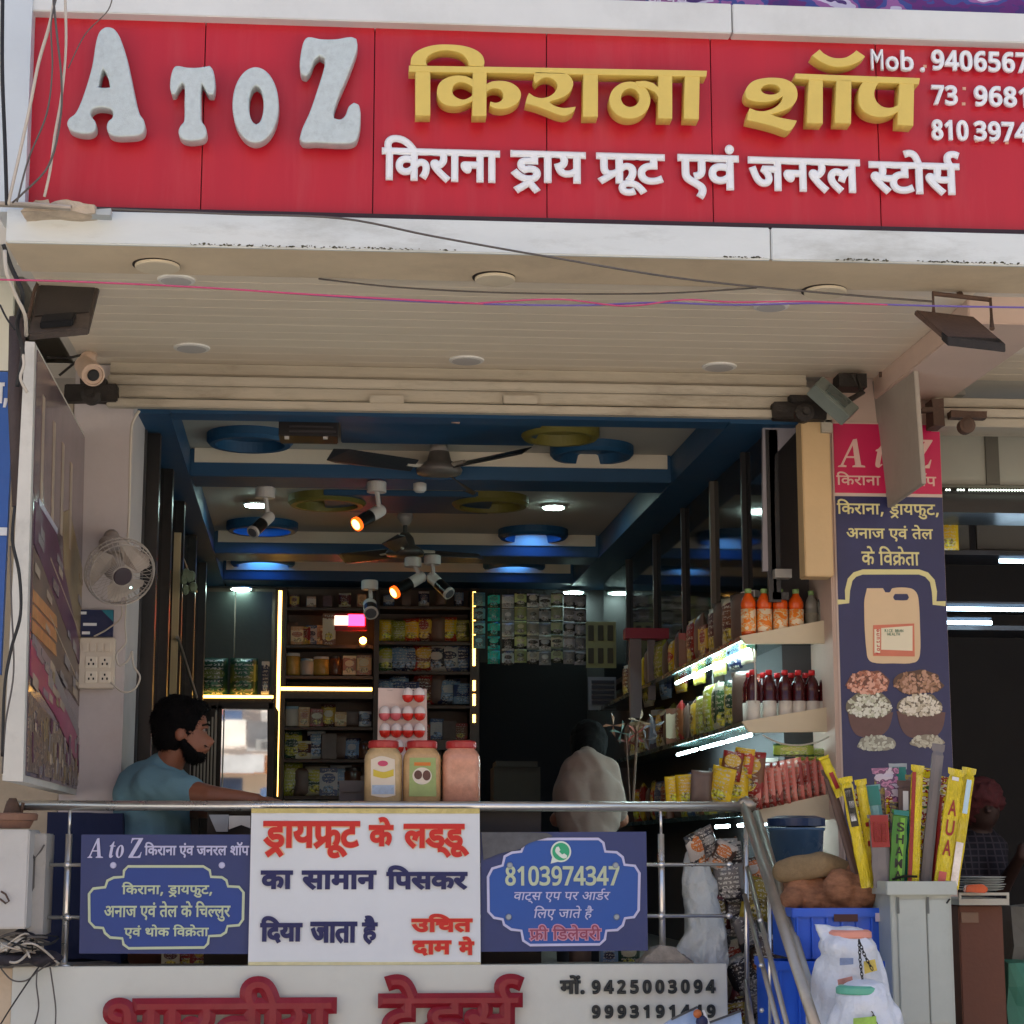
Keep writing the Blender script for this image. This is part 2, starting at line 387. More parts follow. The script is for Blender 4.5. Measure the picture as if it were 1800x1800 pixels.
def cable(name, pts, r, mat, parent=None, n=6, sub=6, **k):
    """a cable through world points, smoothed"""
    pts = [Vector(p) for p in pts]; out = []
    for i in range(len(pts) - 1):
        p0, p1, p2, p3 = pts[max(i - 1, 0)], pts[i], pts[i + 1], pts[min(i + 2, len(pts) - 1)]
        for j in range(sub):
            t = j / sub; out.append(.5 * ((2 * p1) + (p2 - p0) * t + (2 * p0 - 5 * p1 + 4 * p2 - p3) * t * t + (3 * p1 - p0 - 3 * p2 + p3) * t ** 3))
    out.append(pts[-1]); b = B().tube(out, r, n); return b.mk(name, mat, parent, smooth=True, **k)
ORD = ['leftmost', 'second from the left', 'third from the left', 'fourth from the left', 'fifth from the left', 'sixth from the left', 'seventh from the left', 'eighth from the left', 'ninth from the left', 'tenth from the left', 'eleventh from the left', 'twelfth from the left', 'thirteenth from the left', 'fourteenth from the left']
NTH = ['nearest', 'second nearest', 'third nearest', 'fourth nearest', 'fifth nearest', 'sixth nearest', 'seventh nearest', 'eighth nearest', 'ninth nearest', 'tenth nearest', 'eleventh nearest', 'farthest']
def quad_plane(p00, p10, p11, p01):
    """returns f(s, t, lift) on the plane patch: s along p00->p10, t along p00->p01"""
    p00, p10, p11, p01 = map(Vector, (p00, p10, p11, p01)); n = (p10 - p00).cross(p01 - p00).normalized()
    return lambda s, t, h=0: (p00.lerp(p10, s)).lerp(p01.lerp(p11, s), t) + n * h

# ---- Devanagari letter shapes (outlines in 1/1000 em; ~ marks a curve control point)
GLY = {
',': (268, '46,-129 ~61,-70 ~88,64 95,116 192,116 199,105 ~186,52 ~138,-74 113,-129'),
'.': (268, '72,54 ~72,91 ~108,121 133,121 ~159,121 ~196,91 196,54 ~196,18 ~159,-14 133,-14 ~108,-14 ~72,18'),
'0': (551, '275,-10 ~160,-10 ~48,185 48,358 ~48,474 ~93,638 ~193,725 275,725 ~391,725 ~504,532 504,358 ~504,243 ~459,78 ~358,-10|275,66 ~350,66 ~414,210 414,358 ~414,504 ~350,649 275,649 ~200,649 ~138,504 138,358 ~138,212 ~200,66'),
'1': (551, '261,0 261,446 ~261,488 ~264,589 265,622 ~249,605 ~226,584 206,567 134,508 87,568 274,714 347,714 347,0'),
'2': (551, '47,76 218,262 ~267,315 ~336,399 ~374,481 374,530 ~374,587 ~310,649 259,649 ~213,649 ~138,611 104,582 54,640 ~93,675 ~196,724 260,724 ~354,724 ~464,622 464,533 ~464,478 ~420,380 ~343,284 293,231 156,85 156,81 492,81 492,0 47,0'),
'3': (551, '229,-10 ~176,-10 ~81,7 40,29 40,112 ~83,90 ~181,65 227,65 ~317,65 ~400,140 400,206 ~400,272 ~300,332 214,332 149,332 149,406 214,406 ~294,406 ~378,481 378,541 ~378,592 ~311,649 256,649 ~204,649 ~124,616 88,590 43,651 ~80,681 ~188,724 256,724 ~361,724 ~469,624 469,547 ~469,475 ~384,388 315,376 315,373 ~401,363 ~491,274 491,203 ~491,109 ~363,-10'),
'4': (551, '341,160 11,160 11,238 335,718 427,718 427,241 531,241 531,160 427,160 427,0 341,0|341,241 341,415 ~341,452 ~344,533 ~347,604 347,626 343,626 ~336,607 ~310,555 299,538 98,241'),
'5': (551, '238,-10 ~188,-10 ~96,9 64,29 64,113 ~86,98 ~147,77 ~213,66 240,66 ~317,66 ~404,140 404,219 ~404,290 ~318,363 236,363 ~210,363 ~143,354 123,350 79,378 106,714 443,714 443,633 183,633 164,428 ~180,432 ~235,438 266,438 ~331,438 ~434,391 ~495,298 495,229 ~495,117 ~363,-10'),
'6': (551, '288,-10 ~223,-10 ~117,58 ~55,198 55,305 ~55,367 ~70,487 ~110,594 ~180,677 ~289,724 367,724 ~386,724 ~435,720 451,715 451,639 ~434,645 ~391,651 370,651 ~304,651 ~219,605 ~170,526 ~148,422 146,364 152,364 ~172,399 ~244,447 302,447 ~394,447 ~505,334 505,230 ~505,119 ~388,-10|287,65 ~346,65 ~419,145 419,230 ~419,298 ~355,377 290,377 ~246,377 ~180,338 ~144,279 144,247 ~144,204 ~176,120 ~240,65'),
'7': (551, '412,633 44,633 44,714 503,714 503,643 232,0 137,0'),
'8': (551, '276,-10 ~169,-10 ~52,93 52,182 ~52,255 ~133,346 190,374 ~142,405 ~75,490 75,554 ~75,611 ~131,687 ~223,725 276,725 ~331,725 ~422,687 ~477,611 477,553 ~477,488 ~404,406 349,378 ~387,358 ~456,305 ~500,234 500,186 ~500,126 ~443,38 ~343,-10|277,414 ~324,436 ~390,497 390,550 ~390,600 ~329,651 275,651 ~223,651 ~162,600 162,550 ~162,495 ~227,438|274,64 ~343,64 ~413,130 413,185 ~413,233 ~340,304 263,340 ~202,311 ~139,235 139,181 ~139,129 ~204,64'),
'9': (551, '190,-10 ~171,-10 ~123,-5 106,-1 106,75 ~123,69 ~166,63 187,63 ~253,63 ~339,109 ~387,188 ~409,292 411,350 405,350 ~386,315 ~313,267 255,267 ~163,267 ~52,381 52,484 ~52,596 ~169,724 269,724 ~335,724 ~440,656 ~502,516 502,409 ~502,348 ~487,227 ~447,120 ~377,37 ~268,-10|267,337 ~311,337 ~377,376 ~413,436 413,467 ~413,511 ~381,594 ~318,649 270,649 ~212,649 ~138,569 138,484 ~138,416 ~203,337'),
'A': (764, '470,218 ~470,148 ~379,80 312,80 ~226,80 ~92,208 29,356 100,382 ~143,276 ~243,153 305,153 ~343,153 ~391,188 391,227 ~391,264 ~350,322 318,347 ~291,342 260,341 255,411 ~323,413 ~380,457 380,494 ~380,530 ~333,562 302,562 ~265,562 ~205,542 171,525 146,594 ~172,608 ~249,632 298,632 ~376,632 ~459,554 459,495 ~459,417 392,375 ~403,365 412,355 ~450,350 486,350 ~518,350 ~568,356 594,363 594,551 521,551 521,622 779,622 779,551 675,551 675,0 594,0 594,290 ~570,284 ~524,279 498,279 ~481,279 455,282 ~470,252'),
'AA': (1023, '470,218 ~470,148 ~379,80 312,80 ~226,80 ~92,208 29,356 100,382 ~143,276 ~243,153 305,153 ~343,153 ~391,188 391,227 ~391,264 ~350,322 318,347 ~291,342 260,341 255,411 ~323,413 ~380,457 380,494 ~380,530 ~333,562 302,562 ~265,562 ~205,542 171,525 146,594 ~172,608 ~249,632 298,632 ~376,632 ~459,554 459,495 ~459,417 392,375 ~403,365 412,355 ~450,350 486,350 ~518,350 ~568,356 594,363 594,551 521,551 521,622 1038,622 1038,551 934,551 934,0 853,0 853,551 675,551 675,0 594,0 594,290 ~570,284 ~524,279 498,279 ~481,279 455,282 ~470,252'),
'E': (553, '568,551 474,551 474,380 ~474,329 ~459,269 441,246 ~404,198 323,192 307,266 ~329,270 ~360,281 370,292 ~382,304 ~393,339 393,380 393,551 160,551 160,353 ~160,307 ~166,249 ~186,211 ~226,180 260,160 370,98 ~433,62 ~486,-3 486,-53 ~486,-93 ~453,-164 439,-184 367,-142 ~380,-122 ~403,-77 403,-55 ~403,-36 ~387,-7 ~339,28 290,56 203,106 ~164,129 ~109,178 95,212 ~79,248 79,316 79,551 0,551 0,622 568,622'),
'H': (0, '-179,-44 ~-156,-39 -131,-39 ~-63,-39 ~38,-90 ~117,-176 151,-227 94,-268 ~44,-188 ~-57,-113 -125,-113 ~-137,-113 ~-158,-116 -167,-118'),
'M': (0, '-185,772 ~-185,796 ~-152,830 -130,830 ~-107,830 ~-75,796 -75,772 ~-75,748 ~-107,714 -130,714 ~-152,714 ~-185,748'),
'O': (259, '170,551 170,0 89,0 89,551 0,551 0,622 273,622 273,551|298,863 ~275,763 ~168,680 91,680 ~19,680 ~-89,769 -123,863 -52,887 ~-26,817 ~41,749 94,749 ~151,749 ~206,822 222,889'),
'R': (0, '-190,615 ~-211,650 ~-240,726 -240,762 ~-240,829 ~-151,896 -85,896 ~-53,896 ~1,883 21,872 -1,806 ~-18,815 ~-56,827 -78,827 ~-118,827 ~-160,782 -160,747 ~-160,714 ~-133,651 -108,615'),
'U': (548, '0,622 563,622 563,551 453,551 ~485,512 485,464 ~485,374 406,328 ~442,296 ~499,211 499,152 ~499,102 ~454,34 ~376,0 328,0 ~271,0 ~168,61 ~73,199 29,313 100,338 ~128,260 ~195,141 ~274,74 320,74 ~361,74 ~414,111 414,160 ~414,201 ~369,270 329,301 ~299,295 264,294 259,364 ~333,366 ~404,414 404,463 ~404,493 ~374,538 351,551 0,551'),
'aa': (259, '170,551 170,0 89,0 89,551 0,551 0,622 273,622 273,551'),
'ai': (0, '-179,615 ~-206,655 ~-251,692 ~-294,703 -320,703 ~-340,703 ~-382,691 -402,682 -428,751 ~-405,761 ~-355,773 -326,773 ~-281,773 ~-211,730 -187,692 -183,694 ~-203,746 ~-241,803 ~-285,827 -316,827 ~-340,827 ~-372,819 -386,813 -409,882 ~-370,896 -318,896 ~-264,896 ~-185,845 ~-122,722 -94,615'),
'bha': (703, '174,632 ~211,632 ~269,611 291,586 ~309,567 ~332,499 332,437 332,321 533,321 533,551 402,551 402,622 717,622 717,551 614,551 614,0 533,0 533,250 332,250 332,213 ~332,180 ~303,151 283,151 ~264,151 ~222,176 ~186,215 ~164,259 164,278 ~164,296 ~191,321 224,321 253,321 253,426 ~253,473 ~243,523 232,538 ~212,568 169,568 ~142,568 ~114,542 114,521 ~114,493 ~161,463 218,460 210,389 ~135,395 ~46,456 46,520 ~46,579 ~122,632'),
'ca': (634, '649,551 545,551 545,0 465,0 465,165 ~439,148 ~367,118 317,118 ~240,118 ~141,204 141,275 ~141,304 ~166,355 185,371 38,369 38,441 331,441 ~349,441 ~385,440 389,440 382,370 350,370 ~292,370 ~221,321 221,274 ~221,231 ~279,188 317,188 ~367,188 ~438,231 465,260 465,551 0,551 0,622 649,622'),
'da': (520, '413,-58 ~392,-24 ~354,46 342,73 ~330,71 ~302,68 287,68 ~245,68 ~160,89 ~89,136 ~46,215 46,272 ~46,316 ~77,379 102,401 ~135,430 ~231,456 290,456 295,456 295,551 0,551 0,622 534,622 534,551 376,551 376,385 327,385 ~269,385 ~198,371 173,355 ~151,340 ~126,294 126,262 ~126,209 ~205,140 287,140 ~293,140 ~305,140 312,141 ~306,161 306,176 ~306,211 ~348,240 373,240 ~416,240 ~461,191 461,162 ~461,130 ~432,95 410,86 ~422,62 ~455,11 480,-24'),
'dda': (577, '358,222 ~329,222 ~271,208 248,197 ~201,225 ~137,301 137,352 ~137,380 ~157,420 174,433 ~197,450 ~259,465 308,465 401,465 401,551 0,551 0,622 592,622 592,551 482,551 482,394 298,394 ~267,394 ~241,388 232,381 ~217,369 217,347 ~217,323 ~245,290 261,277 ~307,294 362,294 ~436,294 ~534,219 534,154 ~534,87 ~436,0 337,0 ~239,0 ~84,88 25,158 86,207 ~143,139 ~262,74 337,74 ~453,74 453,152 ~453,187 ~404,222'),
'ddara': (577, '358,222 ~329,222 ~271,208 248,197 ~201,225 ~137,301 137,352 ~137,380 ~157,420 174,433 ~197,450 ~259,465 308,465 401,465 401,551 0,551 0,622 592,622 592,551 482,551 482,394 298,394 ~267,394 ~241,388 232,381 ~217,369 217,347 ~217,323 ~245,290 261,277 ~307,294 362,294 ~436,294 ~534,219 534,154 ~534,87 ~436,0 337,0 ~239,0 ~84,88 25,158 86,207 ~143,139 ~262,74 337,74 ~453,74 453,152 ~453,187 ~404,222|78,-165 326,-12 366,-12 512,-192 453,-230 336,-85 125,-230'),
'e': (0, '-169,615 ~-190,694 ~-231,785 ~-281,823 -315,823 ~-337,823 ~-371,814 -385,809 -409,882 ~-370,896 -318,896 ~-264,896 ~-185,845 ~-122,722 -94,615'),
'ha': (531, '321,69 ~357,80 ~403,116 403,148 ~403,186 ~345,229 280,229 ~211,229 ~138,172 138,124 ~138,93 ~161,35 ~232,-36 302,-89 248,-142 ~157,-71 ~58,53 58,130 ~58,168 ~89,227 115,248 ~96,266 ~69,318 69,352 ~69,380 ~89,420 106,433 ~129,450 ~188,465 229,465 361,465 361,551 0,551 0,622 546,622 546,551 442,551 442,394 230,394 ~199,394 ~173,388 164,381 ~149,369 149,347 ~149,327 ~169,296 183,284 ~230,300 284,300 ~353,300 ~440,258 ~481,191 481,153 ~481,95 ~413,19 348,2'),
'i': (259, '89,551 0,551 0,622 80,622 ~68,644 ~53,694 53,724 ~53,802 ~169,896 266,896 ~407,896 ~625,743 704,615 620,615 ~467,824 283,824 ~213,824 ~134,765 134,714 ~134,684 ~153,639 165,622 273,622 273,551 170,551 170,0 89,0'),
'i2': (259, '89,551 0,551 0,622 82,622 ~68,647 ~53,701 53,731 ~53,805 ~158,896 249,896 ~374,896 ~554,750 621,615 540,615 ~479,721 ~342,825 262,825 ~202,825 ~134,768 134,720 ~134,690 ~152,642 165,622 273,622 273,551 170,551 170,0 89,0'),
'ii': (259, '-185,615 ~-202,650 ~-220,714 -220,748 ~-220,813 ~-136,896 -61,896 ~-1,896 ~79,839 ~137,718 163,622 273,622 273,551 170,551 170,0 89,0 89,551 0,551 0,622 87,622 ~59,726 ~-2,825 -57,825 ~-97,825 ~-139,776 -139,733 ~-139,699 ~-119,644 -105,615'),
'ja': (742, '653,551 653,0 572,0 572,370 435,370 ~394,370 378,373 ~414,343 ~458,263 458,218 ~458,172 ~417,110 ~350,80 310,80 ~257,80 ~161,141 ~73,282 31,401 102,426 ~148,292 ~248,153 306,153 ~338,153 ~379,187 379,227 ~379,271 ~318,349 273,377 302,441 572,441 572,551 0,551 0,622 757,622 757,551'),
'ka': (762, '777,551 452,551 452,349 ~500,399 569,399 ~634,399 ~716,316 716,239 ~716,193 ~686,89 651,39 579,80 ~604,112 ~636,196 636,237 ~636,284 ~597,330 562,330 ~508,330 452,258 452,0 371,0 371,174 ~347,154 ~276,118 226,118 ~179,118 ~96,156 ~46,233 46,290 ~46,370 ~156,464 244,464 ~267,464 ~324,457 339,454 333,381 ~317,385 ~268,391 249,391 ~191,391 ~127,339 127,292 ~127,239 ~188,188 228,188 ~272,188 ~341,230 371,260 371,551 0,551 0,622 777,622'),
'kara': (762, '46,53 174,127 ~120,139 ~46,220 46,290 ~46,370 ~156,464 244,464 ~267,464 ~324,457 339,454 333,381 ~317,385 ~268,391 249,391 ~191,391 ~127,339 127,292 ~127,239 ~188,188 228,188 ~272,188 ~341,230 371,260 371,551 0,551 0,622 777,622 777,551 452,551 452,350 ~477,373 ~534,399 569,399 ~634,399 ~716,316 716,239 ~716,193 ~686,89 651,39 579,80 ~604,112 ~636,196 636,237 ~636,284 ~597,330 562,330 ~535,330 ~480,293 452,258 452,0 371,0 371,173 ~363,167 ~343,153 331,146 93,-12'),
'la': (678, '0,551 0,622 693,622 693,551 589,551 589,0 508,0 508,355 ~502,356 494,356 ~470,356 ~420,332 ~374,269 356,208 279,232 ~291,278 311,313 ~287,331 ~239,353 209,353 ~169,353 ~126,307 126,271 ~126,233 ~169,164 ~251,89 309,40 255,-12 ~197,38 ~101,129 ~45,222 45,275 ~45,328 ~94,395 ~168,426 204,426 ~248,426 ~321,397 354,370 ~412,426 499,426 ~504,426 508,426 508,551'),
'la_': (500, '0,622 515,622 515,551 0,551|537,349 ~517,356 494,356 ~470,356 ~420,332 ~374,269 356,208 279,232 ~291,278 311,313 ~288,331 ~239,353 209,353 ~169,353 ~126,307 126,271 ~126,233 ~169,164 ~251,89 309,40 255,-12 ~197,38 ~101,129 ~45,222 45,275 ~45,328 ~94,395 ~167,426 204,426 ~248,426 ~321,397 354,370 ~413,426 500,426 ~514,426 ~545,422 556,417'),
'ma': (598, '509,551 509,0 428,0 428,250 207,250 207,213 ~207,180 ~178,151 159,151 ~140,151 ~98,176 ~62,215 ~39,259 39,278 ~39,296 ~66,321 100,321 126,321 126,551 0,551 0,622 612,622 612,551|428,551 207,551 207,321 428,321'),
'na': (555, '0,622 569,622 569,551 466,551 466,0 385,0 385,298 204,298 204,244 ~204,216 ~176,188 153,188 ~129,188 ~75,230 ~37,290 37,318 ~37,341 ~64,369 98,369 385,369 385,551 0,551'),
'o': (259, '170,551 170,0 89,0 89,551 0,551 0,622 273,622 273,551|90,615 ~69,694 ~28,785 ~-22,823 -56,823 ~-78,823 ~-112,814 -126,809 -150,882 ~-111,896 -59,896 ~-5,896 ~74,845 ~137,722 165,615'),
'oM': (259, '170,551 170,0 89,0 89,551 0,551 0,622 273,622 273,551|90,615 ~69,694 ~28,785 ~-22,823 -56,823 ~-78,823 ~-112,814 -126,809 -150,882 ~-111,896 -59,896 ~-5,896 ~74,845 ~137,722 165,615|146,821 ~146,845 ~179,879 201,879 ~224,879 ~257,845 257,821 ~257,797 ~224,763 201,763 ~179,763 ~146,797'),
'pa': (568, '479,551 479,0 398,0 398,191 ~369,172 ~301,146 254,146 ~214,146 ~149,173 128,194 ~103,221 ~79,294 79,358 79,551 0,551 0,622 583,622 583,551|398,551 160,551 160,369 ~160,328 ~166,280 ~179,251 190,240 ~213,217 263,217 ~303,217 ~373,255 398,280'),
'pha': (771, '460,551 460,349 ~485,373 ~543,399 578,399 ~643,399 ~725,316 725,239 ~725,193 ~695,89 660,39 588,80 ~613,112 ~645,196 645,237 ~645,284 ~605,330 570,330 ~517,330 460,257 460,0 379,0 379,193 ~355,174 ~291,146 248,146 ~208,146 ~144,175 125,197 ~100,226 ~79,297 79,354 79,551 0,551 0,622 786,622 786,551|160,551 160,360 ~160,305 ~172,257 188,240 ~208,217 248,217 ~289,217 ~353,251 379,278 379,551'),
'phara': (771, '44,53 204,154 ~156,164 125,198 ~100,227 ~79,297 79,354 79,551 0,551 0,622 786,622 786,551 460,551 460,349 ~485,373 ~543,399 578,399 ~643,399 ~725,316 725,239 ~725,193 ~695,89 660,39 588,80 ~613,112 ~645,196 645,237 ~645,284 ~605,330 570,330 ~517,330 460,257 460,0 379,0 379,194 ~375,191 371,189 91,-12|160,551 160,360 ~160,305 ~172,257 188,240 ~208,217 248,217 ~289,217 ~353,251 379,278 379,551'),
'ra': (409, '395,42 341,-12 ~282,37 ~178,137 ~98,225 75,256 ~53,287 ~40,323 40,340 ~40,359 ~70,393 104,393 ~129,393 ~166,370 181,349 ~220,369 ~256,429 256,468 ~256,491 ~246,536 239,551 0,551 0,622 424,622 424,551 320,551 ~336,516 336,458 ~336,403 ~292,327 ~216,274 167,254 ~212,202 ~331,91'),
'sa': (676, '587,551 587,0 506,0 506,266 ~477,257 ~419,251 380,251 ~338,251 ~245,266 212,277 ~192,264 167,253 ~208,201 ~319,91 380,42 326,-12 ~270,37 ~171,137 ~95,225 73,256 ~51,287 ~40,323 40,340 ~40,359 ~70,393 104,393 ~129,393 ~166,370 181,350 ~202,369 ~217,428 217,458 ~217,488 ~208,536 201,551 0,551 0,622 691,622 691,551|369,322 ~408,322 ~472,330 506,339 506,551 281,551 ~288,534 ~298,488 298,458 ~298,416 ~279,354 262,333 ~314,322'),
'sa_': (389, '369,322 ~400,322 ~450,327 478,332 486,260 ~461,255 ~409,251 380,251 ~338,251 ~245,266 212,277 ~192,264 167,253 ~208,201 ~319,91 380,42 326,-12 ~270,37 ~171,137 ~95,225 73,256 ~51,287 ~40,323 40,340 ~40,359 ~70,393 104,393 ~129,393 ~166,370 181,350 ~202,369 ~217,428 217,458 ~217,488 ~208,536 201,551 0,551 0,622 403,622 403,551 281,551 ~288,534 ~298,488 298,458 ~298,416 ~279,354 262,333 ~314,322'),
'sha': (680, '122,189 ~87,189 ~40,224 40,255 ~40,284 ~76,314 104,314 ~122,314 ~161,299 191,276 ~241,292 ~305,378 305,443 ~305,499 ~246,566 199,566 ~168,566 ~138,539 138,516 ~138,501 ~157,466 ~214,442 270,440 253,370 ~159,376 ~66,459 66,517 ~66,568 ~137,632 204,632 ~251,632 ~333,589 ~384,504 384,440 ~384,371 ~315,254 254,221 ~299,182 ~383,87 414,43 350,-1 ~299,71 ~216,164 179,194 ~152,189|591,551 591,0 510,0 510,551 421,551 421,622 695,622 695,551'),
'ta': (570, '481,551 481,0 400,0 400,328 291,328 ~230,328 ~169,316 150,299 ~126,280 126,237 ~126,188 ~200,97 271,40 217,-12 ~171,28 ~92,108 ~45,194 45,242 ~45,277 ~72,333 93,351 ~122,376 ~204,399 272,399 400,399 400,551 0,551 0,622 584,622 584,551'),
'tha': (642, '553,551 553,0 472,0 472,180 ~443,161 ~363,132 308,132 ~223,132 ~104,229 83,322 ~178,342 ~255,413 255,467 ~255,517 ~208,568 171,568 ~146,568 ~114,544 114,521 ~114,470 195,461 187,391 ~122,400 ~46,461 46,519 ~46,575 ~119,632 172,632 ~213,632 ~288,597 ~336,525 336,469 ~336,395 ~256,303 182,274 ~205,238 ~263,203 314,203 ~366,203 ~440,243 472,275 472,551 390,551 390,622 656,622 656,551'),
'tta': (504, '519,551 371,551 371,349 316,349 ~268,349 ~204,333 181,318 ~126,280 126,215 ~126,167 ~170,104 ~241,74 283,74 ~337,74 ~413,99 455,121 482,47 ~438,27 ~339,0 286,0 ~217,0 ~108,52 ~46,150 46,220 ~46,285 ~114,374 ~225,420 288,420 290,420 290,551 0,551 0,622 519,622'),
'ttara': (504, '519,551 371,551 371,349 316,349 ~268,349 ~204,333 181,318 ~126,280 126,215 ~126,167 ~170,104 ~241,74 283,74 ~337,74 ~413,99 455,121 482,47 ~438,27 ~339,0 286,0 ~217,0 ~108,52 ~46,150 46,220 ~46,285 ~114,374 ~225,420 288,420 290,420 290,551 0,551 0,622 519,622|31,-165 279,-12 319,-12 465,-192 406,-230 289,-85 78,-230'),
'u': (0, '-248,-12 ~-194,11 -136,11 ~-61,11 ~22,-66 22,-129 ~22,-190 ~-71,-268 -157,-268 ~-254,-268 ~-395,-176 -455,-100 -394,-57 ~-355,-105 ~-285,-167 ~-206,-196 -157,-196 ~-51,-196 -51,-122 ~-51,-89 ~-100,-57 -131,-57 ~-158,-57 ~-201,-68 -222,-79'),
'uu': (0, '-63,-245 ~-88,-255 ~-145,-268 -173,-268 ~-248,-268 ~-333,-189 -333,-126 ~-333,-69 ~-241,11 -162,11 ~-87,11 ~25,-45 ~111,-136 145,-189 83,-228 ~29,-145 ~-83,-57 -156,-57 ~-207,-57 ~-259,-96 -259,-128 ~-259,-166 ~-209,-196 -178,-196 ~-151,-196 ~-109,-185 -88,-175'),
'va': (556, '571,551 467,551 467,0 387,0 387,165 ~361,147 ~286,118 233,118 ~179,118 ~95,160 ~46,235 46,286 ~46,372 ~161,464 255,464 ~268,464 ~307,461 ~344,457 354,454 349,381 ~330,385 ~282,391 259,391 ~197,391 ~127,337 127,287 ~127,236 ~190,188 235,188 ~287,188 ~362,233 387,260 387,551 0,551 0,622 571,622'),
'ya': (580, '595,622 595,551 491,551 491,0 410,0 410,179 ~382,161 ~304,132 253,132 ~163,132 ~52,253 38,353 ~100,366 ~160,413 160,457 ~160,485 ~137,533 123,551 0,551 0,622|129,301 ~149,252 ~210,203 259,203 ~309,203 ~383,245 410,274 410,551 211,551 ~240,499 240,445 ~240,337'),
}
WORDS = {'kirana': 'i ka ra aa na aa', 'dray': 'ddara aa ya', 'froot': 'phara uu tta', 'evam': 'E va M', 'janral': 'ja na ra la', 'stores': 'sa_ tta o sa R', 'drayfroot': 'ddara aa ya phara uu tta', 'ke': 'ka e', 'laddu': 'la dda H dda uu', 'ka': 'ka aa', 'saman': 'sa aa ma aa na', 'piskar': 'i pa sa ka ra', 'diya': 'i da ya aa', 'jata': 'ja aa ta aa', 'hai': 'ha ai', 'uchit': 'U i ca ta', 'dam': 'da aa ma', 'me': 'ma e', 'shop': 'sha O pa', 'comma': ',', 'drayfut': 'ddara aa ya pha u tta', 'anaj': 'A na aa ja', 'tel': 'ta e la', 'chillur': 'i2 ca la_ la u ra', 'thok': 'tha o ka', 'vikreta': 'i va kara e ta aa', 'vats': 'va aa tta H sa', 'ep': 'E pa', 'par': 'pa ra', 'order': 'AA dda R ra', 'lie': 'i la E', 'jate': 'ja aa ta e', 'free': 'phara ii', 'delivery': 'i dda la e va ra ii', 'bharatiya': 'bha aa ra ta ii ya', 'traders': 'ttara e dda sa R', 'mon': 'ma oM .', 'evamx': 'E M va'}
WORDS["ta"] = "ta"

# ================================================================== STRUCTURE
YS, YF, YL = 5.85, 5.77, 7.3
ZS = P(900, 446, YF).z                       # underside of the canopy
ZG = 0.0; ZFL = 1.16                         # street, shop floor
white = M('white_cladding', (214, 216, 214), .45, var=.07, scale=3, bump=.03, dirt=(150, 148, 140), dirt_amt=.22)
fasc = M('fascia_white', (214, 218, 216), .42, var=.06, scale=5, bump=.05, dirt=(120, 116, 100), dirt_amt=.45, stretch=(.6, 1, 2.2))
soff = M('soffit_plaster', (212, 192, 162), .8, var=.12, scale=3, bump=.15, dirt=(140, 122, 100), dirt_amt=.35)
pvc = M('ceiling_pvc', (230, 216, 194), .38, var=.05, scale=4, bump=.02, dirt=(170, 158, 140), dirt_amt=.2, stretch=(.4, 3, 1))
seam = M('seam_dark', (90, 40, 44), .8, var=0)
red = M('sign_red', (186, 26, 44), .34, var=.07, scale=2.2, bump=.02, dirt=(196, 84, 88), dirt_amt=.3, stretch=(5, 5, .5))
silver = M('letter_silver', (196, 206, 206), .42, .2, var=.1, scale=55, bump=.25, dirt=(140, 146, 146), dirt_amt=.35)
gold = M('letter_gold', (216, 188, 96), .42, var=.06, scale=12, bump=.06)
gold_side = M('letter_gold_side', (178, 138, 34), .5, var=.15, scale=12)
wlet = M('letter_white', (232, 234, 238), .4, var=.05, scale=10)
dark = M('black_matt', (22, 22, 24), .6, var=.2)
graywall = M('wall_grey', (196, 186, 184), .75, var=.08, scale=3, bump=.1, dirt=(140, 130, 125), dirt_amt=.3)
peach = M('wall_peach', (208, 182, 166), .75, var=.08, scale=2.5, bump=.08, dirt=(170, 140, 120), dirt_amt=.25)
shutm = M('shutter_paint', (182, 172, 154), .5, var=.12, scale=7, bump=.08, dirt=(95, 80, 60), dirt_amt=.55, stretch=(.5, 1, 2))
rust = M('rust_brown', (92, 70, 58), .8, var=.3, scale=14, bump=.3, dirt=(50, 38, 30), dirt_amt=.6)
grease = M('greasy_iron', (48, 42, 38), .6, .3, var=.35, scale=20, bump=.3)
steel = M('stainless', (226, 224, 220), .27, .9, var=.05, scale=10, bump=.01)
steel_d = M('stainless_dull', (176, 166, 152), .42, .75, var=.15, scale=14, bump=.05)
concrete = M('street_concrete', (184, 178, 166), .85, var=.15, scale=1.2, bump=.3, dirt=(120, 110, 96), dirt_amt=.5)

b = B(); b.add([(-60, -60, 0), (60, -60, 0), (60, 60, 0), (-60, 60, 0)], [(0, 1, 2, 3)]); b.mk('ground', concrete, kind='structure')
b = B(); b.box(-5.2, 2.05, 7.0, 13, .02, ZFL); b.mk('shop_floor', M('floor_tile', (120, 112, 104), .35, var=.1, scale=2), kind='structure')
b = B(); b.box(2.08, 6, 7.3, 13, .02, .5); b.mk('floor', M('floor_dark', (70, 66, 62), .6), kind='structure')

bl = thing('shop_building', 'white clad shop building with a projecting canopy over the open shop front', 'building', (0, 7.3, 0))
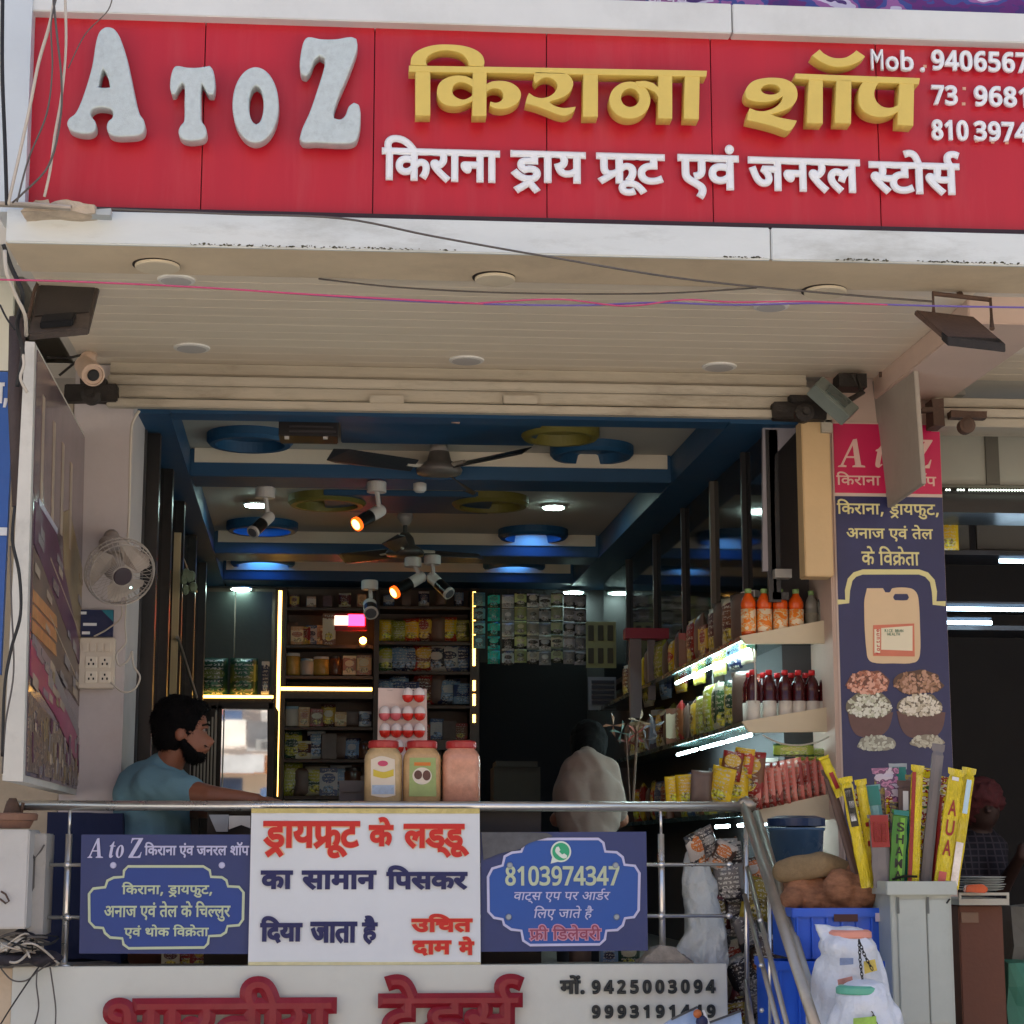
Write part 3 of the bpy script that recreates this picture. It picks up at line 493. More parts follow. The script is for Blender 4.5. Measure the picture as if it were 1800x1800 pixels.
# upper storey and mass that shades the front
upw = M('upper_wall', (205, 200, 190), .7, var=.1, scale=1.5)
ztop = P(1400, 10, 5.8).z; zt_s = P(1400, 62, 5.8).z; zb_s = P(1400, 401, YF).z
b = B(); b.box(-9, 9, 6.3, 13.5, ZS + .5, 8.6); b.box(-9, 9, 5.95, 6.3, ZS + .05, 5.6); b.box(-9, 9, 13.0, 13.5, 0, ZS + .5); b.box(-9, -3.4, 7.5, 13, 0, ZS + .5); b.box(6.2, 9, 7.5, 13, 0, ZS + .5)
b.mk('upper_wall', upw, bl)
XLT = P(8, 440, YF).x
xs = [XLT - .03, P(1287, 30, 5.8).x, 7.0]
for i in range(2):
    b = B(); b.box(xs[i] + .002, xs[i + 1] - .002, 5.80, 6.2, zt_s, ztop); b.mk('trim_panel', white, bl, bevel=.003)
xs = [XLT, P(1355, 430, YF).x, 7.0]
for i in range(2):
    b = B(); b.box(xs[i] + .0015, xs[i + 1] - .0015, YF, YF + .018, ZS, zb_s); b.mk('fascia_panel', fasc, bl, bevel=.004)
b = B(); b.prism([P(8, -20, 5.79), P(58, -20, 5.79), P(43, 372, 5.79), P(-8, 372, 5.79)], [q + Vector((0, .3, 0)) for q in (P(8, -20, 5.79), P(58, -20, 5.79), P(43, 372, 5.79), P(-8, 372, 5.79))]); b.mk('side_trim', M('trim_blue_white', (200, 208, 214), .45, var=.06, scale=3), bl)
rs_ = random.Random(77); stn = M('mould_stain', (88, 84, 66), .9, var=.4, scale=60)
for ua, ub, n_ in ((330, 560, 60), (560, 740, 46), (770, 800, 6), (1268, 1352, 26), (1470, 1560, 34), (1610, 1790, 60)):
    b = B()
    for i in range(n_):
        u = rs_.uniform(ua, ub); w_ = rs_.uniform(1.5, 8); h_ = rs_.uniform(1, 4.5); v0 = P(u, 440, YF).z; zz = ZS + rs_.uniform(.002, .007); x = P(u, 440, YF).x; r_ = w_ / F * YF / 2; hh = h_ / F * YF
        pts = [(x + r_ * math.cos(a) * rs_.uniform(.6, 1.2), YF - .0012, zz + hh / 2 + hh / 2 * math.sin(a) * rs_.uniform(.5, 1.1)) for a in [k_ * math.pi / 3.5 for k_ in range(7)]]
        b.prism(pts, [(p[0], YF - .0002, p[2]) for p in pts])
    b.mk('mould_stain', stn, bl)
# canopy underside: plaster band then plastic planks
YB0, YB1 = YF + .262, YF + .262
b = B(); b.box(XLT, 7, YF + .0185, 6.08, ZS + .002, ZS + .1); b.mk('soffit_band', soff, bl)
xbeam0 = P(1530, 655, 7.36).x; xbeam1 = P(1662, 687, 7.36).x
y = 6.083; k = 0; rw = .102
proto_me = {}
while y < 7.28:
    for side, (a, c) in enumerate(((XLT + .02, xbeam0 - .003), (xbeam1 + .003, 7.0))):
        b = B(); sh = SK * (y - 7.36)
        b.box(a, c + sh if side == 0 else c, y + .0004, y + rw - .0005, ZS + .012, ZS + .024)
        b.mk('ceiling_plank', pvc, bl, bevel=.001)
    y += rw; k += 1
b = B(); b.box(XLT - .02, 7, 6.09, 7.9, ZS + .025, ZS + .5); b.mk('canopy_slab', upw, bl)
b = B()
f = [(xbeam0, ZS - .07), (xbeam1, ZS - .07), (xbeam1, ZS + .03), (xbeam0, ZS + .03)]
b.prism([(x - SK * 1.15 * 1, 6.2, z) for x, z in f], [(x, 7.32, z) for x, z in f]); b.mk('canopy_beam', peach, bl, bevel=.004)
# left pillar, right pillar
b = B(); b.pbox(112, 640, 219, 1697, YL, .4); b.mk('left_pillar', graywall, bl, bevel=.006)
xp0, xp1 = P(1461, 1000, 7.34).x, P(1662, 1000, 7.34).x
b = B(); b.box(xp0, xp1, 7.34, 7.95, .02, ZS + .03); b.mk('right_pillar', peach, bl, bevel=.006)
# inner walls
YI0, YI1 = 7.75, 12.4
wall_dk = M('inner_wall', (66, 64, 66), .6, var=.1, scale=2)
def side_x(off745, Y): return (P(545, 1503, Y) + Vector((off745 * 7.45 / F, 0, 0))).x
xa0, xa1 = side_x(-318, YL), side_x(-318, YI1); xb0, xb1 = side_x(835, YL), side_x(835, YI1)
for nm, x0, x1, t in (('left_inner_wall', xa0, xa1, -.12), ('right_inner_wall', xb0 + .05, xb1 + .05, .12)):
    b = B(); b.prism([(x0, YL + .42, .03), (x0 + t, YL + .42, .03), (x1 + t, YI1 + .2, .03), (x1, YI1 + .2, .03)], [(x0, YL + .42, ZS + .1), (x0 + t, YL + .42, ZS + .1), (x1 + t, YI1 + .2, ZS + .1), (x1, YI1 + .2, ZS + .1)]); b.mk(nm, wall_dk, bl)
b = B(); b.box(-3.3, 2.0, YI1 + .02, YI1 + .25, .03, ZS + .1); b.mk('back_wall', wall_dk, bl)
# painted ceiling with coffers
cgrey = M('ceiling_grey', (176, 170, 160), .7, var=.05, scale=3, bump=.03)
ccream = M('ceiling_cream', (222, 210, 190), .6, var=.04)
cblue = M('ceiling_blue', (30, 76, 112), .5, var=.08, scale=4, bump=.03)
cyel = M('ceiling_yellow', (120, 112, 50), .5, var=.08)
ZB = P(740, 842, 8.7).z
ZC = ZB + .13
ceil = thing('coffered_ceiling', 'grey and blue painted coffered ceiling inside the shop', 'ceiling', (-.5, 9, ZB))
b = B(); b.box(-3.2, 2.4, 7.42, YI1, ZC, ZC + .06); b.mk('ceiling_panel', cgrey, ceil)
beams = [(7.42, 7.55), (8.7, 8.97), (11.0, 11.3), (12.1, 12.4)]
def bx0(Y): return side_x(-262, Y)
def bx1(Y): return side_x(745, Y)
for y0, y1 in beams:
    b = B(); b.box(bx0(y0), bx1(y0), y0, y1, ZB, ZC - .002); b.mk('ceiling_beam', cblue, ceil, bevel=.004)
    b = B(); b.box(bx0(y0) + .02, bx1(y0) - .02, y0 - .012, y0 - .001, ZB + .062, ZC - .002); b.mk('cream_trim', ccream, ceil)
for nm, fa, fb in (('left', lambda Y: side_x(-330, Y), bx0), ('right', bx1, lambda Y: side_x(870, Y))):
    b = B(); q = [(fa(7.43) , 7.43), (fb(7.43), 7.43), (fb(12.38), 12.38), (fa(12.38), 12.38)]
    b.prism([(x, y, ZB - .003) for x, y in q], [(x, y, ZC - .004) for x, y in q]); b.mk('ceiling_border', cblue, ceil)
# round coffers: raised rings with a coloured inner lip
def ring(u, v, Yc, rx, mat, name='round_coffer', glow=None):
    c = P(u, v, Yc); c.z = ZC; b = B()
    b.lathe([(rx, -.0), (rx, -.035), (rx * .93, -.05), (rx * .8, -.05), (rx * .78, -.01), (rx * .76, -.001)], c, n=40); o = b.mk(name, mat, ceil, smooth=False)
    g = B(); g.lathe([(rx * .76, -.004), (rx * .76, -.0025)], c, n=32); g.mk('coffer_disc', mat, ceil)
    if glow:
        g = B(); g.lathe([(rx * .5, -.006), (rx * .5, -.0035)], c, n=32); g.mk('cove_light', glow, ceil)
    return c
def YofZ(v, z): return F * (z - 1.6) / (1503 - v) * 1.0
ring(440, 767, YofZ(767, ZC), .19, cblue); ring(1040, 780, YofZ(780, ZC), .19, cblue)
gb = M('cove_blue_glow', (60, 140, 240), .5, var=0, emit=5)
ring(461, 927, YofZ(927, ZC), .2, cblue, glow=gb); ring(937, 934, YofZ(934, ZC), .2, cblue, glow=gb)
ring(462, 990, YofZ(990, ZC), .2, cblue, glow=gb); ring(903, 993, YofZ(993, ZC), .2, cblue, glow=gb)
ring(985, 746, YofZ(746, ZC), .17, cyel); ring(575, 878, YofZ(878, ZC), .2, cyel); ring(862, 876, YofZ(876, ZC), .2, cyel)
# blue centre drops
for u0, u1, v0, v1 in ((600, 938, 722, 768), (572, 858, 864, 896)):
    ya, yb = YofZ(v0, ZC), YofZ(v1, ZC); ya, yb = min(ya, yb), max(ya, yb)
    x0, x1 = P(u0, v1, yb).x, P(u1, v1, yb).x
    b = B(); b.box(x0, x1, max(ya, 7.56), yb, ZC - .03, ZC - .001); b.mk('blue_drop', cblue, ceil, bevel=.004)
# recessed lamps, lit
lampw = M('lamp_white_glow', (215, 255, 245), .5, var=0, emit=34)
lampf = M('lamp_rim', (230, 230, 225), .4, var=0)
for i, (u, v, r, lb) in enumerate(((450, 884, .055, 'left lit round ceiling lamp in the second coffer'), (973, 888, .055, 'right lit round ceiling lamp in the second coffer'), (424, 1032, .06, 'lit ceiling lamp above the dark left bay of the back shelves'), (1008, 1038, .06, 'lit ceiling lamp above the hanging sachets'))):
    z = ZC if i < 2 else ZB - .003; Yc = F * (z - 1.6) / (1503 - v)
    c = P(u, v, Yc); t = thing('ceiling_lamp', lb, 'lamp', c, 'lit lamps in the shop ceiling')
    g = B(); g.lathe([(r * 1.18, -.004), (r * 1.18, -.012), (r, -.014)], c, n=28); rim_ = g.mk('rim', lampf, t)
    g = B(); g.lathe([(r, -.0145), (r, -.018)], c, n=28); g.mk('diffuser', lampw, rim_)

# ================================================================== ROLLING SHUTTERS above both openings
sh = thing('rolling_shutter', 'beige rolled up steel shutter box above the left shop opening', 'shutter', P(800, 720, 7.2), 'rolling shutters')
def zv(v, Y=7.2, u=800): return P(u, v, Y).z
xl, xr = P(188, 690, 7.2).x, P(1425, 690, 7.2).x
for v0, v1, ya, nm in ((653, 668, 7.26, 'shutter_slat'), (669, 685, 7.20, 'shutter_slat'), (687, 708, 7.22, 'shutter_slat'), (710, 724, 7.19, 'bottom_bar')):
    b = B(); b.box(xl, xr, ya, ya + .045, zv(v1, ya), zv(v0, ya)); b.mk(nm, shutm, sh, bevel=.004)
b = B(); b.box(xl, xr, 7.27, 7.4, zv(706, 7.27), ZS + .01); b.mk('shutter_housing', shutm, sh)
for u in (680, 915):
    b = B(); b.pbox(u - 30, 694, u + 30, 709, 7.19, .03); b.mk('lock_plate', shutm, sh, bevel=.003)
for u, v, s in ((160, 690, 1), (1408, 722, -1)):
    t = sh
    b = B(); b.pbox(u - 48, v - 16, u + 46, v + 14, 7.16, .06); b.pbox(u - 20, v - 28, u + 26, v - 14, 7.15, .05); b.mk('shaft_bracket', grease, sh, bevel=.004, crumple=(.006, 30, 1))
    c = P(u + 2, v + 8, 7.1); b = B(); b.lathe([(.02, 0), (.034, .004), (.036, .05), (.02, .06)], c, (0, -1, 0), 18); b.lathe([(.012, .06), (.012, .075)], c, (0, -1, 0), 10); b.mk('bearing', grease, sh)
# second shop shutter
sh2 = thing('rolling_shutter', 'rusty shutter box above the dark right shop opening', 'shutter', P(1740, 750, 7.2), 'rolling shutters')
xr0 = P(1650, 700, 7.2).x
for v0, v1, ya in ((700, 716, 7.25), (718, 732, 7.2), (735, 750, 7.22)):
    b = B(); b.box(xr0, 6.0, ya, 7.4, zv(v1, ya, 1740), zv(v0, ya, 1740)); b.mk('shutter_slat', shutm, sh2, bevel=.004)
b = B(); b.pbox(1640, 700, 1660, 748, 7.15, .1); b.pbox(1622, 716, 1648, 724, 7.15, .03); b.pbox(1672, 722, 1735, 734, 7.14, .05); b.mk('shaft_bracket', rust, sh2, crumple=(.004, 30, 1))
c = P(1694, 752, 7.08); b = B(); b.lathe([(.012, 0), (.03, .006), (.031, .05), (.018, .058)], c, (0, -1, 0), 18); b.mk('bearing', rust, sh2)

# ================================================================== MAIN SIGN
sg = thing('shop_sign', 'long red shop sign with silver, golden and white raised letters', 'shop sign', P(930, 390, YS))
zt, zb = P(900, 38, YS).z, P(900, 396, YS).z
seams = [30, 357, 657, 961, 1251, 1543, 1900]
for i in range(6):
    b = B(); b.box(P(seams[i], 215, YS).x + .0016, P(seams[i + 1], 215, YS).x - .0016, YS, YS + .02, zb, zt); b.mk('panel', red, sg, bevel=.001)
b = B(); b.box(XLT + .02, 7, YS + .022, YS + .04, zb, zt); b.mk('backing', seam, sg)
b = B(); b.box(P(30, 370, YS - .02).x, 6.9, YS - .03, YS - .002, P(900, 392, YS).z - .004, P(900, 387, YS).z); b.mk('bottom_strip', M('shadow_line', (52, 24, 34), .5), sg)  # dark strip put in for the thin shadow line above the fascia
def c1(l): return [(x / 2.5714, y / 2.5714) for x, y in l]
def c2(l): return [(640 + x / 2.9032, y / 2.9032) for x, y in l]
def c3(l): return [(1200 + x / 3, y / 3) for x, y in l]
def ell(cx, cy, rx, ry, n=14, tilt=0): return [(cx + rx * math.cos(2 * math.pi * i / n) + tilt * math.sin(2 * math.pi * i / n), cy + ry * math.sin(2 * math.pi * i / n)) for i in range(n)]
DLT = .045; YLT = YS - .05
def big(cs, mat=silver, d=DLT, Y=YLT, bev=.0045, sm=True): px_shape('letter', cs, Y, d, mat, sg, sm=sm, bev=bev, offset=-bev * .8)
big([c1([(440, 205), (455, 160), (475, 142), (492, 138), (515, 144), (535, 165), (552, 200), (575, 270), (595, 360), (618, 470), (635, 530), (652, 555), (658, 585), (650, 612), (625, 626), (580, 630), (530, 630), (500, 618), (488, 590), (495, 562), (513, 545), (515, 518), (500, 505), (458, 498), (428, 505), (414, 520), (418, 542), (434, 562), (437, 590), (425, 610), (395, 618), (350, 612), (322, 598), (310, 574), (318, 550), (345, 528), (368, 485), (395, 410), (422, 315)]), c1([(472, 325), (486, 345), (498, 380), (503, 409), (476, 411), (448, 408), (455, 375), (463, 340)])])
big([c1([(800, 313), (850, 320), (900, 320), (950, 312), (964, 330), (972, 365), (973, 410), (966, 440), (945, 438), (928, 410), (914, 390), (910, 430), (910, 500), (913, 560), (928, 582), (936, 610), (928, 635), (900, 646), (850, 648), (820, 634), (811, 608), (820, 582), (836, 560), (838, 480), (838, 400), (825, 388), (808, 410), (795, 436), (780, 438), (773, 410), (776, 365), (785, 330)])])
big([c1(ell(1157, 488, 103, 170, 16)), c1(ell(1160, 488, 34, 88, 12))])
big([c1([(1395, 183), (1450, 192), (1520, 192), (1585, 182), (1610, 190), (1615, 225), (1600, 280), (1565, 370), (1530, 450), (1508, 520), (1510, 548), (1540, 553), (1562, 535), (1578, 495), (1600, 478), (1622, 490), (1629, 550), (1620, 620), (1600, 655), (1540, 662), (1430, 657), (1372, 657), (1356, 640), (1368, 595), (1400, 525), (1438, 415), (1468, 315), (1468, 278), (1445, 265), (1422, 285), (1402, 335), (1385, 357), (1364, 348), (1357, 305), (1364, 245), (1376, 200)])])
Y2 = YS - .06; D2 = .055
g1 = [[[(228, 353), (700, 360), (1200, 369), (1742, 379), (1738, 409), (1200, 400), (700, 391), (228, 384)]],
      [[(261, 386), (336, 386), (336, 606), (261, 606)]],
      [[(237, 350), (240, 315), (262, 285), (305, 262), (365, 248), (430, 246), (500, 252), (560, 270), (598, 298), (611, 332), (606, 357), (532, 354), (527, 330), (505, 300), (465, 282), (410, 275), (360, 285), (326, 305), (314, 330), (320, 352)]],
      [[(552, 388), (622, 388), (621, 608), (550, 608)]],
      [[(556, 425), (520, 408), (470, 403), (420, 415), (385, 440), (371, 478), (378, 520), (405, 548), (450, 560), (500, 555), (556, 530), (556, 498), (535, 515), (505, 526), (475, 518), (453, 500), (448, 475), (458, 450), (485, 438), (520, 443), (556, 465)]],
      [[(618, 448), (650, 434), (700, 430), (745, 440), (782, 465), (797, 497), (788, 530), (760, 556), (715, 572), (665, 570), (638, 556), (642, 536), (670, 542), (698, 530), (707, 505), (698, 482), (675, 470), (645, 472), (618, 488)]],
      [[(868, 385), (950, 388), (1025, 392), (1052, 415), (1062, 448), (1048, 482), (1012, 512), (940, 536), (960, 553), (1010, 568), (1075, 562), (1062, 588), (1025, 607), (985, 602), (930, 580), (870, 558), (820, 545), (828, 515), (838, 492), (865, 510), (905, 518), (945, 507), (973, 482), (982, 452), (968, 428), (935, 413), (900, 420), (872, 443), (862, 420)]],
      [[(1114, 398), (1188, 398), (1187, 612), (1112, 612)]],
      [ell(1350, 528, 104, 94, 16), ell(1352, 516, 47, 47, 12)],
      [[(1380, 433), (1430, 430), (1470, 442), (1500, 468), (1500, 520), (1478, 488), (1440, 468), (1395, 462)]],
      [[(1495, 403), (1565, 403), (1565, 622), (1495, 620)]],
      [[(1630, 405), (1705, 405), (1700, 625), (1625, 622)]]]
for i, cs in enumerate(g1):
    px_shape('letter', [c2(c) for c in cs], Y2 + (i % 3) * .0008, D2, gold, sg, bev=.002, offset=-.0016, sm=len(cs[0]) > 8)
g2 = [[[(585, 406), (800, 414), (1238, 430), (1232, 462), (800, 446), (583, 433)]],
      [[(322, 520), (328, 482), (360, 448), (410, 432), (470, 428), (530, 436), (575, 462), (594, 500), (590, 545), (560, 582), (500, 608), (455, 620), (490, 634), (540, 645), (592, 654), (572, 690), (546, 708), (490, 690), (410, 668), (330, 650), (336, 615), (345, 588), (385, 602), (430, 602), (480, 582), (512, 550), (518, 524), (490, 542), (430, 556), (370, 552), (335, 540)], ell(454, 490, 50, 27, 12)],
      [[(655, 434), (728, 436), (728, 668), (645, 665)]],
      [[(800, 440), (878, 442), (876, 668), (792, 665)]],
      [[(950, 436), (924, 475), (915, 525), (922, 575), (955, 613), (1015, 634), (1080, 628), (1137, 598), (1137, 562), (1095, 584), (1047, 582), (1012, 555), (998, 515), (1008, 475), (1034, 442)]],
      [[(1130, 448), (1208, 452), (1203, 680), (1120, 675)]],
      [[(712, 280), (735, 302), (785, 324), (845, 323), (885, 302), (905, 285), (950, 316), (910, 348), (850, 368), (785, 370), (725, 348), (672, 312)]]]
for i, cs in enumerate(g2):
    px_shape('letter', [c3(c) for c in cs], Y2 + (i % 3) * .0008, D2, gold, sg, bev=.002, offset=-.0016, sm=len(cs[0]) > 8)
YT = YS - .022
for wds, bx in (('kirana', (671, 240, 879, 320)), ('dray', (897, 266, 1030, 340)), ('froot', (1048, 270, 1169, 344)), ('evam', (1191, 254, 1299, 350)), ('janral', (1315, 278, 1512, 338)), ('stores', (1527, 264, 1687, 342))):
    deva(wds, bx, YT, .018, wlet, sg, offset=.0055, name='letter', separate=True)
latin('Mob.', (1528, 87, 1634, 124), YT, .016, wlet, sg, offset=.03, name='letter', separate=True)
deva('9406567', (1637, 90, 1808, 126), YT, .016, wlet, sg, offset=.0034, name='letter', separate=True, track=40)
deva('73', (1637, 150, 1683, 185), YT, .016, wlet, sg, offset=.0034, name='letter', separate=True, track=40)
deva('9681', (1712, 152, 1806, 188), YT, .016, wlet, sg, offset=.0034, name='letter', separate=True, track=40)
deva('810', (1637, 211, 1702, 247), YT, .016, wlet, sg, offset=.0034, name='letter', separate=True, track=40)
deva('3974', (1712, 214, 1808, 249), YT, .016, wlet, sg, offset=.0034, name='letter', separate=True, track=40)
rsc = M('peeled_glue', (226, 176, 150), .7, var=.2, scale=40)
for u, v in ((1695, 156), (1694, 183), (1717, 248), (1745, 250), (1770, 251), (1626, 117)):
    b = B(); b.pbox(u - 3, v - 3, u + 3, v + 2, YS - .003, .003); b.mk('glue_mark', rsc, sg)
# upper banner above the sign
bn = thing('printed_banner', 'purple printed banner above the trim over the red sign', 'banner', P(1400, 5, 5.94))
b = B(); b.box(P(940, 5, 5.94).x, 6.8, 5.935, 5.948, ztop - .05, ztop + .9); b.mk('banner_sheet', MB('banner_print', [(70, 40, 110), (96, 30, 110), (60, 70, 140), (150, 90, 150), (200, 190, 210), (70, 36, 104)], 5, .5), bn)
deva('uchit', (1135, -22, 1210, 5), 5.93, .002, M('banner_white', (215, 205, 220), .5, var=0), bn)

# ================================================================== UNDER THE CANOPY
cover = M('cover_beige', (216, 202, 176), .6, var=.08, scale=12)
pv = M('lamp_grey', (190, 186, 182), .5, var=.04)
gap = M('hole_dark', (40, 32, 26), .9, var=0)
for u, v, r, m, lb in ((275, 457, .075, cover, 'loose beige round cover in the canopy edge above the left floodlight'), (868, 466, .07, cover, 'flat beige round cover in the middle of the canopy edge'), (1447, 477, .075, cover, 'round cream cover in the canopy edge near the right floodlight')):
    Yc = F * (ZS + .002 - 1.6) / (1503 - v) * 1.0; c = P(u, v, Yc); c.z = ZS + .002
    t = thing('round_cover', lb, 'ceiling cover', c, 'round covers in the canopy edge')
    b = B(); b.lathe([(r, -.0), (r, -.003)], c, n=32); b.mk('hole_edge', gap, t)
    d = c + Vector((.004, -.004 if u != 868 else 0, -.004)); b = B(); b.lathe([(r * .94, 0), (r * .94, -.006), (r * .9, -.009)], d, n=32); b.mk('disc', m, t)
for u, v, r, lb in ((310, 490, .062, 'unlit round downlight near the left floodlight under the canopy'), (1355, 515, .062, 'unlit round downlight behind the wires at the right of the canopy'), (337, 615, .068, 'unlit round downlight above the left end of the shutter'), (820, 628, .068, 'unlit round downlight above the middle of the shutter'), (1264, 631, .068, 'unlit round downlight above the right end of the shutter')):
    Yc = F * (ZS - 1.6) / (1503 - v); c = P(u, v, Yc); c.z = ZS + .0125
    t = thing('downlight', lb, 'downlight', c, 'unlit downlights under the canopy')
    b = B(); b.lathe([(r, 0), (r * .97, -.006), (r * .82, -.008)], c, n=32); b.mk('rim', M('rim_white', (225, 222, 215), .4, var=0), t)
    b = B(); b.lathe([(r * .8, -.0085), (r * .78, -.0095)], c, n=32); b.mk('glass', pv, t)

# floodlights
def flood(name, label, px4, Ys4, th, mat, extra=None):
    q = [P(u, v, Y) for (u, v), Y in zip(px4, Ys4)]; n = (q[1] - q[0]).cross(q[3] - q[0]).normalized()
    if n.y < 0: n = -n
    t = thing(name, label, 'floodlight', sum(q, Vector()) / 4, 'floodlights under the canopy')
    b = B(); b.prism(q, [p + n * th for p in q]); b.mk('housing', mat, t, bevel=.004)
    return t, q, n
flm = M('flood_brown', (88, 78, 72), .7, var=.25, scale=18, bump=.2, dirt=(50, 42, 36), dirt_amt=.6)
t, q, n = flood('floodlight', 'old brown panel floodlight hanging at the left corner of the canopy', ((68, 486), (180, 481), (156, 577), (50, 587)), (6.3, 6.34, 6.15, 6.12), .03, flm)
f = quad_plane(*[q[i] for i in (0, 1, 2, 3)])
pl = lambda s, t_, h: (q[0].lerp(q[1], s)).lerp(q[3].lerp(q[2], s), t_) - n * h
b = B(); b.prism([pl(.06, .05, .001), pl(.94, .05, .001), pl(.94, .72, .001), pl(.06, .72, .001)], [pl(.06, .05, .006), pl(.94, .05, .006), pl(.94, .72, .006), pl(.06, .72, .006)]); b.mk('glass', M('flood_glass', (58, 52, 50), .3, var=.2, scale=10), t)
b = B(); b.prism([pl(.2, .8, .001), pl(.75, .8, .001), pl(.72, .95, .001), pl(.18, .95, .001)], [pl(.2, .8, .03), pl(.75, .8, .03), pl(.72, .95, .03), pl(.18, .95, .03)]); b.mk('driver_box', dark, t, bevel=.004)
b = B(); b.tube([P(72, 484, 6.3), P(60, 512, 6.22), P(50, 560, 6.15)], .006); b.tube([P(65, 486, 6.3), P(80, 478, 6.35)], .008); b.mk('bracket', rust, t)
t, q, n = flood('floodlight', 'rusty brown floodlight on a square bracket beside the concrete beam', ((1608, 544), (1712, 556), (1768, 604), (1665, 592)), (6.0, 6.0, 5.85, 5.85), .02, rust)
b = B(); b.prism([pl_ for pl_ in ()] or [q[0].lerp(q[3], .8), q[1].lerp(q[2], .8), q[2], q[3]], [p + Vector((0, 0, -.03)) for p in (q[0].lerp(q[3], .8), q[1].lerp(q[2], .8), q[2], q[3])]); b.mk('driver_box', grease, t, bevel=.003)
b = B(); b.tube([P(1641, 560, 6.0), P(1640, 516, 6.02), P(1741, 527, 6.02), P(1744, 578, 5.92)], .0085, 6); b.tube([P(1690, 521, 6.02), P(1680, 500, 6.3)], .01, 6); b.mk('bracket', rust, t)
t, q, n = flood('floodlight', 'pale aluminium floodlight tilted beside the hanging board', ((1446, 660), (1512, 716), (1494, 732), (1432, 676)), (7.05, 7.05, 7.0, 7.0), .06, M('flood_alu', (128, 136, 128), .45, .4, var=.15))
b = B(); b.prism([q[0].lerp(q[1], .25).lerp(q[3].lerp(q[2], .25), .2) - n * .001, q[0].lerp(q[1], .8).lerp(q[3].lerp(q[2], .8), .2) - n * .001, q[0].lerp(q[1], .8).lerp(q[3].lerp(q[2], .8), .8) - n * .001, q[0].lerp(q[1], .25).lerp(q[3].lerp(q[2], .25), .8) - n * .001], [p - n * .006 for p in (q[0].lerp(q[1], .25).lerp(q[3].lerp(q[2], .25), .2), q[0].lerp(q[1], .8).lerp(q[3].lerp(q[2], .8), .2), q[0].lerp(q[1], .8).lerp(q[3].lerp(q[2], .8), .8), q[0].lerp(q[1], .25).lerp(q[3].lerp(q[2], .25), .8))]); b.mk('glass', M('flood_glass2', (76, 84, 80), .25, var=.1), t)
b = B(); b.tube([P(1500, 660, 7.12), P(1516, 690, 7.1), P(1490, 705, 7.08)], .012, 6); b.pbox(1475, 656, 1524, 680, 7.15, .1); b.mk('bracket', grease, t)

# bullet camera
t = thing('security_camera', 'cream bullet security camera on the left wall below the canopy', 'security camera', P(160, 655, 6.9))
cm = M('camera_cream', (206, 178, 156), .45, var=.08, scale=20)
a, e = P(146, 640, 7.05), P(172, 668, 6.82)
b = B(); b.lathe([(.03, 0), (.036, .02), (.036, .17), (.033, .18)], a, e - a, 20); b.mk('barrel', cm, t, smooth=False)
b = B(); b.lathe([(.042, .1), (.042, .19), (.036, .192), (.034, .185)], a, e - a, 20); b.mk('sun_shield', cm, t)
dirn = (e - a).normalized(); b = B(); b.lathe([(.022, .1925), (.018, .196)], a, e - a, 16); b.mk('lens', dark, t)
b = B(); b.ball(P(155, 632, 7.08), .032); b.tube([P(155, 630, 7.1), P(168, 618, 7.2)], .018); b.mk('mount', cm, t)
b = B(); b.tube([P(83, 628, 7.1), P(118, 630, 7.14), P(142, 624, 7.1)], .005, 6); b.tube([P(104, 660, 7.1), P(138, 632, 7.1)], .005, 6); b.mk('wire', grease, t)

# hanging divider board
hb = thing('divider_board', 'plain grey board hanging below the canopy in front of the pillar poster', 'board', P(1575, 760, 7.1))
q = [P(1530, 655, 7.36), P(1603, 597, 6.86), P(1620, 850, 6.86), P(1556, 895, 7.36)]; q[0].z = q[1].z = ZS + .008
b = B(); b.prism(q, [p + Vector((.018, 0, 0)) for p in q]); b.mk('board', M('board_grey', (168, 158, 146), .7, var=.07, scale=4, bump=.06, dirt=(110, 100, 90), dirt_amt=.25), hb, bevel=.002)
b = B(); b.pbox(1546, 644, 1550, 662, 7.2, .01); b.mk('screw_hook', rust, hb)

# beige plank by the right jamb
jb = thing('shutter_guide', 'beige painted shutter guide board beside the pillar poster', 'board', P(1436, 1012, 7.3))
b = B(); b.pbox(1412, 738, 1462, 1013, 7.26, .1); b.mk('board', M('board_beige', (206, 174, 128), .55, var=.06, scale=6), jb, bevel=.004)
b = B(); b.pbox(1444, 738, 1463, 760, 7.24, .02); b.pbox(1450, 690, 1462, 742, 7.24, .03); b.mk('bracket', shutm, jb)

# ================================================================== SIDE SIGNBOARD ON THE LEFT (projects towards the street)
sb = thing('side_signboard', 'tall projecting signboard with a faded purple and pink product print', 'signboard', P(60, 1390, 6.0))
fr = [P(44, 600, 5.95), P(61, 601, 5.95), P(40, 1374, 5.95), P(4, 1372, 5.95)]
dk = 1.5
b = B(); b.prism(fr, [p + DD * dk for p in fr]); b.mk('frame', M('board_cream', (206, 202, 192), .6, var=.1, scale=5, dirt=(120, 112, 100), dirt_amt=.4), sb)
A0, A1 = fr[1], fr[2]
QS = quad_plane(A0, A0 + DD * dk, A1 + DD * dk, A1)
def side_poly(pts, mat, h, name='print'):
    b = B(); f0 = [QS(s, t, -h) for s, t in pts]; n = (QS(0, 0, 0) - QS(0, 0, 1)); 
    if f0[0].x < A0.x - .5: n = n
    b.prism(f0, [QS(s, t, -h + .0015) for s, t in pts]); return b.mk(name, mat, sb)
n_ = QS(0, 0, 1) - QS(0, 0, 0); sgn = 1 if n_.x > 0 else -1
def sp(pts, mat, h=.003, name='print'):
    b = B(); b.prism([QS(s, t, sgn * h) for s, t in pts], [QS(s, t, sgn * (h - .0018)) for s, t in pts]); return b.mk(name, mat, sb)
